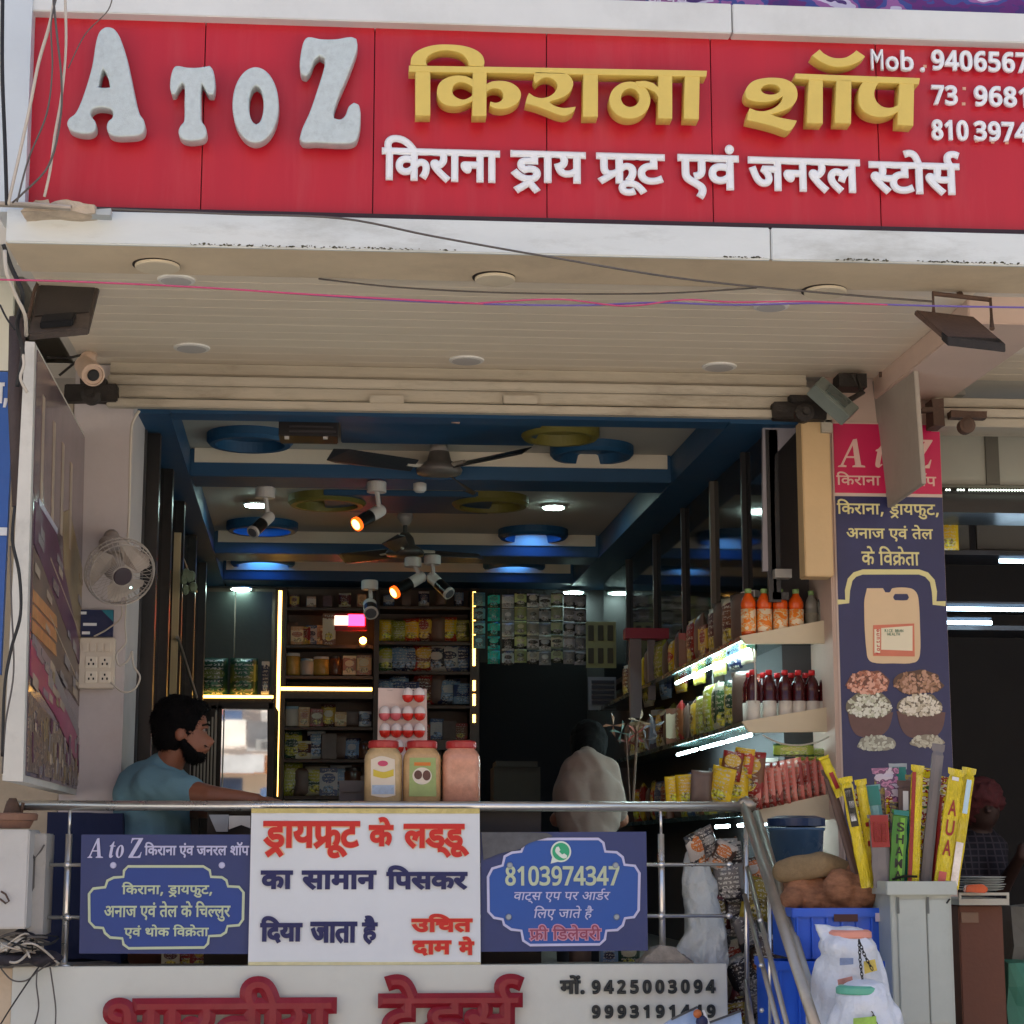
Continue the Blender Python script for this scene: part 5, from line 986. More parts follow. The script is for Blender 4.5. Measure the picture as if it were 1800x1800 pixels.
for nm, xx, m in (('back_panel', xw0 + .02, M('shelf_back', (54, 52, 50), .4, var=.1)),):
    b = B(); b.prism([(xx, Y0, .6), (xx + .02, Y0, .6), (xx + .02, Y0, 2.62), (xx, Y0, 2.62)], [(xx + SK * LEN, Y0 + LEN, .6), (xx + .02 + SK * LEN, Y0 + LEN, .6), (xx + .02 + SK * LEN, Y0 + LEN, 2.62), (xx + SK * LEN, Y0 + LEN, 2.62)]); b.mk(nm, m, ds)
# goods on the shelves, receding: front edge x at each depth
def shelf_pos(k, Y, dx=.0):
    q = shelf_def[k]; a = P(q[0][0] + 4, q[0][1] + 3, Y0); return Vector((a.x + dx + SK * (Y - Y0), Y, a.z + .005))
orders = [['e', 'a', 'e', 'a', 'g', 'e', 'a', 'g', 'e', 'd', 'e', 'o', 'a', 'e', 'd', 'g', 'e', 'a'], ['e', 'b', 'b', 'b', 'o', 'o', 'a', 'e', 'a', 'g', 'e', 'a', 'h', 'e', 'a', 'g', 'c', 'e'], ['d', 'd', 'a', 'd', 'e', 'd', 'o', 'a', 'c', 'd', 'e', 'g', 'a', 'c', 'd', 'e', 'a', 'd']]
NUM = 'first second third fourth fifth sixth seventh eighth ninth tenth eleventh twelfth thirteenth fourteenth fifteenth sixteenth seventeenth eighteenth'.split()
nmS = ['top', 'middle', 'lowest']
kw = ['patterned packet', 'printed packet', 'bright packet']
rnd = random.Random(5)
for k in range(3):
    for i, ch in enumerate(orders[k]):
        Y = 7.75 + i * .17
        K[ch].put(shelf_pos(k, Y, .06), '%s on the %s right display shelf, %s back from the end' % ({'a': 'red and gold packet', 'b': 'green and yellow packet', 'c': 'blue packet', 'd': 'yellow packet', 'e': 'brown packet', 'g': 'red and gold carton', 'h': 'blue carton', 'o': 'olive yellow packet'}[ch], nmS[k], NUM[i]), 'packet', 'packets on the %s right display shelf' % nmS[k], rz=math.radians(-90 + rnd.uniform(-14, 14)) if i > 2 else math.radians(-62), sc=rnd.uniform(1.25, 1.6), ry=0)
tall = {'t1': k_pouch(pk1, .12, .2, .06, 'bag', 31), 't2': k_pouch(pk2, .13, .22, .06, 'bag', 32), 't3': k_pouch(olive, .12, .21, .06, 'bag', 33), 't4': k_pouch(pk4, .12, .2, .05, 'bag', 34)}
rn2 = random.Random(17)
for k in range(3):
    for i in range(15):
        Y = 7.9 + i * .2; ch = rn2.choice(['t1', 't2', 't3', 't4', 'e', 'a', 'J', 'J2'])
        kk = kj1 if ch == 'J' else kj2 if ch == 'J2' else tall[ch] if ch in tall else K[ch]
        kk.put(shelf_pos(k, Y, .17), 'taller item in the rear row of the %s right display shelf, %s from the end' % (nmS[k], NUM[i]), 'jar' if ch[0] == 'J' else 'bag', 'rear row on the %s right display shelf' % nmS[k], rz=math.radians(-90 + rn2.uniform(-20, 20)), sc=rn2.uniform(.95, 1.3) * (1.5 if ch[0] == 'J' else 1))
ob = k_bottle(M('juice_orange', (214, 84, 22), .12, var=.05), M('cap_green', (120, 150, 90), .4, var=0), MB('juice_label', [(236, 214, 180), (240, 150, 50), (226, 200, 160), (236, 130, 40)], 26, .4), .187, .03, 'juice_bottle', (.08, .56))
for i, u in enumerate((1318, 1346, 1374, 1402)):
    p = P(u, 1110 - i * 4, 7.52); p.z = shelf_pos(0, 7.5).z + .008 + i * .0; ob.put(p + Vector((0, .02, 0)), 'orange juice bottle on the top right display shelf, %s of four' % ORD[i], 'bottle', 'orange juice bottles at the shelf end')
cb = k_bottle(M('bottle_clear', (120, 118, 110), .12, var=.1), M('cap_green', (120, 150, 90)), M('label_faint', (140, 136, 120), .4, var=.3, scale=40), .18, .026, 'clear_bottle', (.1, .5))
for i, u in enumerate((1427, 1448)):
    p = P(u, 1105, 7.56); p.z = shelf_pos(0, 7.5).z + .012; cb.put(p, '%s dull clear bottle at the right end of the top display shelf' % ('left', 'right')[i], 'bottle', 'clear bottles at the shelf end')
rb = k_bottle(M('sauce_dark', (66, 14, 16), .15, var=.1), M('cap_red', (190, 24, 30), .35, var=0), M('label_white', (214, 204, 190), .45, var=.08, scale=40), .205, .0275, 'sauce_bottle', (.02, .4))
for i, u in enumerate((1327, 1356, 1384, 1408, 1432, 1456)):
    p = P(u, 1265, 7.53); p.z = shelf_pos(1, 7.5).z + .004; rb.put(p + Vector((0, .03, 0)), 'dark sauce bottle, red cap, on the middle display shelf, %s' % ORD[i], 'bottle', 'red capped bottles at the shelf end')
for i in range(6):
    p = P(1318 + i * 25, 1262, 7.68); p.z = shelf_pos(1, 7.5).z + .004; rb.put(p, 'red capped bottle in the rear row of the middle display shelf, ' + ORD[i], 'bottle', 'rear row of red capped bottles')
# sachet row on the lowest shelf
sm_ = MP('sachet_pink', [(214, 120, 104), (222, 136, 118), (150, 50, 40), (206, 110, 96)], 24)
ks = k_pouch(sm_, .062, .17, .018, 'sachet', 8)
for i in range(11):
    u = 1330 + i * 12.6; p = P(u, 1424 - i * 2.6, 7.45 + .012 * i); p.z = P(1330 + i * 12.6, 1424 - i * 2.7, 7.45).z
    ks.put(p, 'pink and brown sachet leaning on the lowest display shelf, %s' % ORD[i], 'sachet', 'leaning pink sachets', rz=math.radians(-58), ry=math.radians(-6))
b = B(); b.pbox(1322, 1340, 1462, 1432, 7.62, .1); b.mk('sachet_box', MB('box_dull', [(120, 50, 40), (140, 60, 50), (90, 40, 36)], 12), label='dull red display box behind the leaning pink sachets', cat='box')
gp = k_pouch(MP('print_green_long', [(70, 120, 50), (150, 170, 60), (40, 90, 50), (190, 190, 90)], 16), .16, .05, .03, 'flat_packet', 9)
gp.put(P(1395, 1330, 7.5), 'long green packet lying on top of the sachet row', 'packet'); gp.put(P(1432, 1338, 7.55), 'long green and cream packet at the right end above the sachet row', 'packet', rz=.2)
# tall yellow packets at the front left of the lowest shelf
for i, (u, v, ch, s) in enumerate(((1262, 1412, 'd', 1.0), (1288, 1408, 'd', 1.15), (1312, 1400, 'a', 1.25), (1232, 1413, 'e', .9), (1208, 1413, 'd', .8), (1187, 1413, 'd', .75), (1282, 1372, 'a', .8), (1304, 1366, 'd', .8))):
    K[ch].put(P(u, v, 7.4 + .03 * (i % 3)), '%s at the inner end of the lowest display shelf, %s by the rail' % ('yellow packet' if ch == 'd' else 'red packet', 'first second third fourth fifth sixth seventh eighth'.split()[i]), 'packet', 'packets leaning behind the rail corner', rz=math.radians(rnd.uniform(-40, 20)), sc=s, ry=math.radians(rnd.uniform(-4, 14)))
cable('power_cable', [P(1322, 1138, 7.46), P(1326, 1160, 7.46), P(1328, 1200, 7.46), P(1328, 1236, 7.46)], .0032, wcab, label='white lamp cable hanging between the top and middle display shelves', cat='cable')
cable('power_cable', [P(1340, 1292, 7.46), P(1370, 1306, 7.46), P(1405, 1310, 7.46), P(1440, 1303, 7.46), P(1466, 1290, 7.46)], .0032, wcab, label='white lamp cable sagging under the middle display shelf', cat='cable')
b = B(); b.pbox(1362, 1000, 1392, 1015, 7.45, .06); b.mk('small_box', M('box_grey', (150, 146, 140), .5), label='small grey box on a bracket above the clear bottles', cat='box')
# upper wall cabinets along the right wall
uc = thing('wall_cabinet', 'dark glass wall cabinets above the right display shelves', 'cabinet', P(1350, 1015, 8))
z0c, z1c = 2.62, ZB - .01
def rwx(Y, o=0): return side_x(826 - o, Y)
Ycs = [7.5, 7.95, 8.6, 9.3, 10.1, 11.0, 12.0]
for i in range(6):
    ya, yb = Ycs[i], Ycs[i + 1]; b = B(); b.prism([(rwx(ya), ya, z0c), (rwx(ya) + .012, ya, z0c), (rwx(ya) + .012, ya, z1c), (rwx(ya), ya, z1c)], [(rwx(yb), yb, z0c), (rwx(yb) + .012, yb, z0c), (rwx(yb) + .012, yb, z1c), (rwx(yb), yb, z1c)]); b.mk('glass_door', glassm, uc)
for i, Y in enumerate(Ycs[:-1]):
    wd = .05 if i == 2 else .014; b = B(); b.box(rwx(Y) - .02, rwx(Y) + .03, Y, Y + .02 + wd * .2, z0c - (.35 if i == 2 else .04), z1c); b.box(rwx(Y) - .02, rwx(Y) + wd - .02, Y - .004, Y, z0c - (.35 if i == 2 else .04), z1c - (.0 if i != 2 else .12)); b.mk('door_frame', M('frame_grey', (104, 98, 90), .5, .3, var=.08) if i == 2 else M('frame_dim', (50, 50, 52), .4, .3, var=.08), uc)
b = B(); b.prism([(rwx(7.5) - .01, 7.5, z0c - .03), (rwx(7.5) + .06, 7.5, z0c - .03), (rwx(7.5) + .06, 7.5, z0c), (rwx(7.5) - .01, 7.5, z0c)], [(rwx(12) - .01, 12, z0c - .03), (rwx(12) + .06, 12, z0c - .03), (rwx(12) + .06, 12, z0c), (rwx(12) - .01, 12, z0c)]); b.mk('bottom_strip', M('frame_dark', (40, 38, 38), .4, var=.05), uc)
for i, (Y, ch) in enumerate(((7.75, 'b'), (8.0, 'c'), (8.3, 'o'), (8.75, 'b'), (9.2, 'a'), (9.6, 'c'), (10.1, 'b'))):
    K[ch].put((rwx(Y) - .05, Y, 2.36), 'dim packet under the dark wall cabinets, %s from the street' % NUM[i], 'packet', 'packets under the wall cabinets', rz=-1.4, sc=1.5)
b = B(); b.poly([(1341, 752), (1406, 752), (1362, 800), (1362, 1004), (1341, 1004)], 7.5, .02); b.mk('end_cheek', M('cheek_lilac', (150, 144, 150), .6, var=.06), uc)
# pink dispenser rack
t = thing('hanging_rack', 'dull pink topped grey rack standing in front of the right shelves', 'rack', P(1130, 1280, 9.6))
b = B(); b.pbox(1100, 1104, 1176, 1122, 9.6, .1); b.mk('header', M('rack_pink', (150, 40, 66), .5), t)
b = B(); b.pbox(1108, 1122, 1128, 1262, 9.62, .05); b.mk('side_strip', M('rack_grey', (120, 112, 118), .5), t); b = B(); b.pbox(1140, 1124, 1152, 1230, 9.66, .04); b.mk('side_strip', M('rack_grey', (120, 112, 118), .5), t)
# bunch of toys / foil flags
rnd = random.Random(9)
t = thing('toy_bunch', 'bunch of small pale red and green paper windmills hanging in the aisle', 'toys', P(1120, 1300, 8.6))
for u, v, c in ((1078, 1275, (190, 140, 110)), (1092, 1288, (110, 150, 140)), (1118, 1290, (180, 80, 70)), (1124, 1268, (200, 170, 140)), (1148, 1275, (150, 150, 158)), (1135, 1300, (110, 104, 110)), (1105, 1305, (120, 60, 50))):
    b = B(); p = P(u, v, 8.6); a = rnd.uniform(0, 3)
    for j in range(4):
        th = a + j * math.pi / 2; q = Vector((math.cos(th), 0, math.sin(th))); r_ = Vector((math.cos(th + .7), -.3, math.sin(th + .7)))
        b.prism([p, p + q * .034, p + (q + r_) * .026], [p + Vector((0, .004, 0)), p + q * .034 + Vector((0, .004, 0)), p + (q + r_) * .03 + Vector((0, .004, 0))])
    b.mk('windmill', M('toy_%d' % u, tuple(int(x * .75) for x in c), .4, var=.1), t)
b = B(); b.tube([P(1120, 1290, 8.6), P(1112, 1420, 8.55)], .006, 6); b.tube([P(1100, 1290, 8.6), P(1108, 1420, 8.55)], .004, 6); b.mk('stick', rust, t)

# ================================================================== BACK SHELVING
YB = 12.05
bs = thing('back_shelving', 'black shelving with warm strip lights across the back wall', 'shelf unit', P(590, 1500, YB))
blk = M('laminate_black', (20, 18, 18), .3, var=.1); strip = M('warm_strip', (255, 214, 120), .4, var=0, emit=5, ecol=(255, 190, 90))
shelfb = M('shelf_brown', (60, 46, 38), .4, var=.1); backm = M('bay_back', (110, 92, 80), .5, var=.1)
b = B(); b.pbox(345, 1036, 838, 1640, YB + .3, .02); b.mk('back_board', backm, bs)
for u0, u1 in ((343, 350), (478, 499), (655, 664), (826, 842)):
    b = B(); b.pbox(u0, 1034, u1, 1640, YB, .3); b.mk('upright', blk, bs)
for u0, u1, vs_ in ((350, 478, (1223, 1236)), (499, 655, (1206, 1222)), (664, 826, (1300, 1312))):
    b = B(); b.pbox(u0, vs_[0], u1, vs_[1] + 6, YB + .003, .29); b.mk('divider', blk, bs)
for u0, u1, v in ((499, 655, 1068), (499, 655, 1134), (499, 655, 1188), (664, 826, 1066), (664, 826, 1128), (664, 826, 1180), (499, 655, 1278), (499, 655, 1335), (664, 826, 1240), (664, 826, 1340), (499, 826, 1400)):
    b = B(); b.pbox(u0, v, u1, v + 5, YB + .02, .27); b.mk('shelf', shelfb, bs)
for (u0, v0, u1, v1) in ((486, 1038, 492, 1400), (345, 1222, 480, 1227), (493, 1208, 654, 1214), (831, 1040, 836, 1170), (831, 1196, 836, 1214), (831, 1220, 836, 1240), (831, 1256, 836, 1270)):
    b = B(); b.pbox(u0, v0, u1, v1, YB - .012, .01); b.mk('strip_light', strip, bs)
b = B(); b.pbox(351, 1040, 411, 1221, YB + .1, .01); b.pbox(413, 1040, 477, 1221, YB + .1, .01); b.mk('door_panel', M('door_greygreen', (70, 76, 72), .35, var=.08), bs)
rnd = random.Random(3)
def row(chs, u0, u1, v, Y, lab, sc=1.2, cat='packet'):
    for i, ch in enumerate(chs):
        lb_ = lab + ', ' + ORD[i]; u = u0 + (u1 - u0) * (i + .5) / len(chs); k_ = K[ch] if isinstance(ch, str) else ch
        k_.put(P(u, v, Y), lb_, cat, lab.split(' on ')[-1] if ' on ' in lab else lab, rz=rnd.uniform(-.25, .25), sc=(sc * rnd.uniform(1.0, 1.25), sc, sc * rnd.uniform(.85, 1.22)))
Yg = YB + .12
row('gfiaf', 503, 650, 1067, Yg, 'dim item on the highest shelf of the middle back bay', .62)
row(['e', 'f', 'g', 'h', 'f', 'f'], 503, 580, 1133, Yg, 'small box on the second shelf of the middle back bay', .85)
row([kj1, kj3, kj1, kj2, 'f', 'f'], 502, 652, 1187, Yg, 'jar or box on the third shelf of the middle back bay', .95, 'jar')
row([kj3, 'f', 'g', 'a', 'f', 'e', 'h'], 502, 652, 1277, Yg, 'printed goods on the shelf below the warm strip', .85)
row(['b', 'g', 'c', 'i', 'e', 'h', kj2], 502, 652, 1334, Yg, 'dim goods on the fifth shelf of the middle back bay', 1.05)
row(['o', 'e', 'b', 'h', 'c', kj2, 'i'], 502, 652, 1399, Yg, 'dim goods on the bottom shelf of the middle back bay', 1.2)
row('cicec', 668, 822, 1065, Yg, 'dim packet on the highest shelf of the right back bay', .6)
row('dodaedo', 668, 822, 1127, Yg, 'yellow packet on the second shelf of the right back bay', .95)
row('bccaccc', 668, 822, 1180, Yg, 'packet on the third shelf of the right back bay', 1.15)
row('cchaech', 668, 822, 1238, Yg, 'dark blue packet on the fourth shelf of the right back bay', 1.15)
row('hgaghig', 668, 822, 1300, Yg, 'dark carton on the fifth shelf of the right back bay', .9)
row('hbgcieb', 668, 822, 1339, Yg, 'dark goods on the low shelf of the right back bay', .7)
# lit red box and bulb
t = thing('price_display', 'glowing red and white display box on the back shelves', 'display', P(625, 1105, YB))
b = B(); b.pbox(588, 1078, 645, 1108, YB - .05, .05); b.mk('housing', M('box_red', (150, 20, 30), .4, var=0), t, bevel=.003)
b = B(); b.pbox(588, 1082, 612, 1099, YB - .054, .003); b.mk('white_panel', M('glow_white', (255, 220, 200), .4, var=0, emit=1.2), t); b = B(); b.pbox(612, 1080, 641, 1100, YB - .054, .003); b.mk('red_panel', M('glow_red', (255, 30, 60), .4, var=0, emit=10), t)
t = thing('small_bulb', 'small glowing orange bulb beside the red display box', 'bulb', P(638, 1128, YB)); b = B(); b.ball(P(638, 1126, YB - .05), .022); b.mk('globe', M('glow_orange', (255, 150, 60), .4, var=0, emit=22), t); b = B(); b.pbox(632, 1128, 644, 1138, YB - .03, .03); b.mk('holder', blk, t)
K['g'].put(P(578, 1133, YB - .02), 'tall red carton left of the glowing display box', 'carton', sc=(1.0, 1, 1.6))
# green bags in the left bay
gb_ = k_pouch(MP('bag_green', [(20, 70, 50), (60, 110, 80), (110, 120, 60), (30, 60, 40)], 10), .17, .23, .09, 'bag', 6)
gb_.put(P(375, 1222, YB + .02), 'dim olive and brown bag in the left back bay', 'bag'); gb_.put(P(428, 1222, YB + .02), 'dim green bag in the left back bay', 'bag'); K['h'].put(P(466, 1221, YB + .03), 'narrow dark carton beside the green bag', 'carton', sc=(.6, 1, 1.7))
# mirror door with dark verticals: reflects the sunlit street
mr = thing('mirror_door', 'mirror fronted cooler door reflecting the sunlit street', 'mirror', P(420, 1500, 11.4))
f_ = [P(386, 1402, 11.40), P(470, 1402, 11.424), P(470, 1246, 11.424), P(386, 1246, 11.40)]; b = B(); b.prism(f_, [p + Vector((0, .012, 0)) for p in f_]); b.mk('mirror_glass', M('mirror', (235, 235, 235), .02, 1, var=0, bump=0), mr)
for u0, u1, v0, v1 in ((368, 376, 1240, 1500), (380, 387, 1240, 1500), (470, 480, 1236, 1500), (368, 480, 1234, 1246)):
    b = B(); b.pbox(u0, v0, u1, v1, 11.38, .05); b.mk('frame', blk, mr)
b = B(); b.pbox(376.5, 1248, 379.5, 1420, 11.385, .02); b.pbox(391, 1248, 393, 1402, 11.385, .02); b.mk('trim', alu, mr)
b = B(); b.pbox(343, 1240, 480, 1600, 11.44, .5); b.mk('cooler_body', M('cooler_dark', (26, 26, 30), .4, var=.1), mr)
# hanging sachet strips on the right of the back wall
strips = [(842, (90, 130, 136)), (868, (40, 160, 146)), (893, (150, 156, 160)), (915, (150, 160, 110)), (937, (150, 150, 140)), (958, (130, 136, 140)), (979, (140, 150, 120)), (1001, (120, 120, 126)), (1020, (112, 112, 120))]
for i, (u, c) in enumerate(strips):
    t = thing('sachet_strip', ('teal strip of sachets hanging at the back, second from the warm strip light' if i == 1 else 'grey foil strip of sachets hanging on the back wall, %s' % ORD[i]), 'sachets', P(u, 1165, 11.9), 'hanging sachet strips')
    mt = MP('sachet_print_%d' % i, [tuple(min(255, int(x * 1.25)) for x in c), tuple(min(255, int(x * 1.6)) for x in c), tuple(int(x * .5) for x in c), tuple(min(255, int(x * 1.9)) for x in c)], 30, .25)
    for j in range(5 if i else 4):
        v = 1042 + j * 25 + (i % 3) * 2; a = P(u, v + 23, 11.9 - .01 * (j % 2)); me = pouch_mesh(.075, .083, .022, 3, 4, i * 7 + j); me.transform(Matrix.Translation(a)); link('sachet', me, mt, t, smooth=True)
    b = B(); b.tube([P(u, 1036, 11.92), P(u, 1160, 11.92)], .002, 4); b.mk('string', gcab, t)
t = thing('sachet_card', 'pale yellow card of six dark sachets hanging in the aisle', 'card', P(1057, 1175, 11.2))
b = B(); b.pbox(1030, 1093, 1083, 1174, 11.2, .006); b.mk('card', M('card_yellow', (150, 146, 96), .5, var=.15, scale=12), t)
for i in range(3):
    for j in range(2):
        b = B(); b.pbox(1034 + i * 17, 1099 + j * 40, 1044 + i * 17, 1126 + j * 40, 11.19, .009); b.mk('sachet', M('card_dark', (60, 58, 40), .3, var=.3), t, bevel=.002)
t = thing('price_rack', 'small grey rack of dark slips below the yellow sachet card', 'rack', P(1060, 1248, 11.2))
b = B(); b.pbox(1034, 1190, 1083, 1248, 11.22, .01); b.mk('back_plate', M('rack_pale', (130, 134, 140), .4), t)
for j in range(5): b = B(); b.pbox(1040, 1196 + j * 9, 1080, 1202 + j * 9, 11.21, .008); b.mk('slip', M('slip_dark', (36, 46, 60), .4), t)
# black panel put in for the doorway's darkness, with low chest
b = B(); b.pbox(842, 1165, 1033, 1640, 12.36, .02); b.mk('doorway_dark_panel', M('doorway_shade', (30, 30, 36), .8, var=.2), label='dark panel standing in for the unlit doorway below the hanging sachets', cat='doorway')
b = B(); b.pbox(872, 1338, 945, 1348, 11, .3); b.pbox(868, 1348, 950, 1500, 11.02, .3); b.mk('chest', M('chest_dark', (56, 52, 46), .6), label='low dark chest in front of the dark doorway', cat='chest')

# ================================================================== LEFT WALL of the shop
lc = thing('glass_cabinet', 'tall black framed glass cabinet along the left shop wall', 'cabinet', P(260, 1500, 8.5))
def lwx(Y, o=0): return side_x(-312 + o, Y)
for i, (ya, yb) in enumerate(((7.8, 8.5), (8.55, 9.3), (9.35, 10.3), (10.35, 11.3))):
    b = B(); b.prism([(lwx(ya), ya, ZFL), (lwx(ya) + .01, ya, ZFL), (lwx(ya) + .01, ya, ZB - .02), (lwx(ya), ya, ZB - .02)], [(lwx(yb), yb, ZFL), (lwx(yb) + .01, yb, ZFL), (lwx(yb) + .01, yb, ZB - .02), (lwx(yb), yb, ZB - .02)]); b.mk('glass_door', glassm, lc)
for Y in (7.76, 8.5, 9.3, 10.3, 11.3):
    b = B(); b.box(lwx(Y) - .02, lwx(Y) + .05, Y, Y + .05, ZFL, ZB - .01); b.mk('door_frame', blk, lc)
strp = M('strip_beige', (176, 158, 122), .5, var=.06)
for u0, u1, v1 in ((279, 292, 1300), (302, 314, 1220)):
    b = B(); b.pbox(u0, 936, u1, v1, 9.1, .02); b.mk('door_strip', strp, lc)
b = B(); b.tube([P(236, 748, 7.8), P(300, 930, 9.2), P(345, 1040, 11)], .009, 6); b.mk('edge_trim', alu, lc)
b = B(); b.tube([P(312, 1120, 9.05), P(345, 1225, 10.4)], .01, 6); b.mk('brace', alu, lc)
b = B(); b.pbox(205, 1242, 232, 1352, 7.9, .01); b.mk('mirror_panel', M('mirror', (235, 235, 235)), lc)
for i in range(7):
    b = B(); b.pbox(340 + i * 6, 1300 - i * 8, 342.5 + i * 6, 1420, 10.6, .02); b.mk('rod', alu, lc)
b = B(); rr = random.Random(4)
for i in range(9):
    p = P(330 + rr.uniform(-8, 12), 1025 + rr.uniform(-20, 14), 9.0); b.ball(p, (.018, .018, .026), 6, 4)
b.mk('plastic_leaf', M('leaf_pale', (120, 134, 110), .5, var=.2), label='small bunch of pale plastic leaves on the left cabinet', cat='ornament')

# ================================================================== CEILING FANS, SPOTLIGHTS, hanging gear
def ceiling_fan(label, hub_px, Y, blades, sc=1):
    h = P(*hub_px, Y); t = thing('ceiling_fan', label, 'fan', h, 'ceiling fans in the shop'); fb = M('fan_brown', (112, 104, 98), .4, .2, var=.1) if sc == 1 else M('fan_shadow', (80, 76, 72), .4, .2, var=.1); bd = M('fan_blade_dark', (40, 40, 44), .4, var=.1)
    top = ZC - h.z
    b = B(); b.lathe([(.035, top - .002), (.045, top - .03), (.022, top - .075)], h, n=20); b.mk('canopy', M('fan_canopy', (160, 152, 146), .4, var=.05), t, smooth=True)
    b = B(); b.tube([h + Vector((0, 0, .02)), h + Vector((0, 0, top - .07))], .012, 10); b.mk('rod', fb, t)
    b = B(); b.lathe([(.02, .1), (.045, .07), (.055, .03), (.085, .012), (.105, -.01), (.1, -.028), (.03, -.035)], h, n=28); b.mk('motor', fb, t, smooth=True)
    for a in blades:
        a = math.radians(a); q = Vector((math.cos(a), math.sin(a), 0)); s = Vector((-math.sin(a), math.cos(a), 0)); b = B()
        pts = [h + q * r * sc + s * w_ + Vector((0, 0, .016 if w_ > 0 else -.022)) for r, w_ in ((.13, .035), (.5, .06), (.56, .03), (.56, -.03), (.5, -.06), (.13, -.035))]
        b.prism(pts, [p + Vector((0, 0, -.004)) for p in pts]); b.mk('blade', bd, t)
        b = B(); b.tube([h + q * .07, h + q * .17], .012, 6); b.mk('blade_arm', M('arm_pale', (190, 180, 165), .4, var=.05), t)
ceiling_fan('brown three blade ceiling fan near the shop front', (772, 822), 8.55, (-50, -150, 74))
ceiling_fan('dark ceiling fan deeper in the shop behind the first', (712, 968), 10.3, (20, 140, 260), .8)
spw = M('spot_white', (196, 190, 184), .4, var=.05)
def spot(label, top, elbow, a_px, e_px, Y, lit=None, r=.034):
    t = thing('track_spotlight', label, 'spotlight', P(*elbow, Y), 'adjustable ceiling spotlights'); tp = P(*top, Y)
    b = B(); b.lathe([(.045, -.02), (.045, .025), (.04, .03)], tp, n=20); b.mk('base', spw, t)
    b = B(); b.tube([tp, P(*elbow, Y)], .011, 8); b.mk('arm', spw, t)
    a, e = P(*a_px, Y + .03), P(*e_px, Y - .06); L = (e - a).length
    b = B(); b.lathe([(r * .85, 0), (r, .01), (r, L * .45)], a, e - a, 20); b.mk('rear_housing', spw, t)
    b = B(); b.lathe([(r * 1.04, L * .45), (r * 1.04, L * .9), (r * .95, L * .95)], a, e - a, 20); fh = b.mk('front_housing', blk, t)
    b = B(); b.lathe([(r * 1.1, L * .92), (r * 1.12, L), (r * .9, L * 1.01)], a, e - a, 24); b.mk('ring', M('ring_glow', (255, 90, 20), .4, var=0, emit=1.2) if lit else spw, fh)
    b = B(); b.lathe([(r * .85, L * 1.012), (r * .7, L * 1.03)], a, e - a, 20); b.mk('lens', M('spot_glow', (255, 180, 90), .4, var=0, emit=5) if lit else M('spot_off', (90, 90, 95), .3, var=0), fh)
spot('lit orange glowing spotlight hanging below the first fan', (662, 858), (666, 892), (672, 895), (626, 922), 8.75, True, .03)
spot('unlit spotlight hanging in front of the left lit ceiling lamp', (466, 868), (470, 900), (476, 906), (444, 936), 8.75, None, .027)
spot('small lit spotlight above the red display box', (726, 990), (738, 1012), (744, 1012), (692, 1042), 10.2, True, .031)
spot('small unlit spotlight pointing right beside the lit one', (760, 986), (762, 1014), (756, 1012), (790, 1044), 10.2, None, .031)
spot('unlit spotlight seen end on in front of the back shelves', (650, 1030), (652, 1052), (650, 1060), (652, 1078), 10.4, None, .036)
t = thing('smoke_sensor', 'small round white sensor hanging below the first fan', 'sensor', P(738, 856, 8.6)); b = B(); b.lathe([(.014, 0), (.03, -.006), (.03, -.035), (.02, -.045)], P(738, 848, 8.6), n=18); b.mk('body', spw, t, smooth=True)
t = thing('ceiling_speaker', 'black box unit fixed at the front of the shop ceiling', 'speaker', P(542, 768, 7.7))
b = B(); b.pbox(490, 718, 594, 766, 7.66, .16); b.mk('case', M('case_black', (24, 20, 22), .45, var=.1), t, bevel=.004)
b = B(); b.pbox(508, 748, 586, 751, 7.645, .01); b.pbox(508, 756, 590, 759, 7.645, .01); b.mk('trim', M('case_trim', (60, 54, 56), .4, var=0), t); b = B(); b.pbox(500, 765, 508, 771, 7.67, .02); b.pbox(568, 765, 576, 771, 7.67, .02); b.mk('clip', spw, t)
b = B(); b.poly([(694, 722), (716, 722), (720, 730), (712, 738), (702, 734)], 7.5, .02); b.mk('paper_scrap', wlet, label='curled white scrap under the shutter beside the black box', cat='paper')
b = B(); b.poly([(782, 722), (811, 724), (808, 744), (794, 742)], 7.5, .02); b.mk('tape_scrap', M('tape_pinkish', (170, 140, 130), .5), label='pale tape scrap under the shutter above the first fan', cat='tape')

# ================================================================== PEOPLE
def strands(me, n, ln, seed=1, down=.5):
    """short hairs standing on a hair mesh, joined to it"""
    r = random.Random(seed); me.calc_loop_triangles() if False else None; vs = [tuple(v.co) for v in me.vertices]; fs = [tuple(p.vertices) for p in me.polygons]; k = len(fs)
    for i in range(n):
        p = me.polygons[r.randrange(k)]; c = p.center; d = (p.normal + Vector((r.uniform(-.9, .9), r.uniform(-.9, .9), r.uniform(-.9, .5) - down))).normalized(); s = d.cross(Vector((r.uniform(-1, 1), r.uniform(-1, 1), .3))).normalized() * .0011; a = len(vs); L_ = ln * r.uniform(.5, 1.2)
        vs += [tuple(c - s), tuple(c + s), tuple(c + d * L_ + Vector((0, 0, -L_ * .25)))]; fs.append((a, a + 1, a + 2))
    o = bpy.data.meshes.new('h'); o.from_pydata(vs, [], fs); return o
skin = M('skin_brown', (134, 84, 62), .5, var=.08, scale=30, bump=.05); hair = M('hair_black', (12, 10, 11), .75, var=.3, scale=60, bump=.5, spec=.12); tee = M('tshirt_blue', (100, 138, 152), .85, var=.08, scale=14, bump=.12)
def PV(u, v, Y): return P(u, v, Y)
t = thing('person', 'bearded man in a blue tee shirt leaning on the counter, head turned right', 'person', P(280, 1600, 7.25))
hd = PV(322, 1284, 7.22)
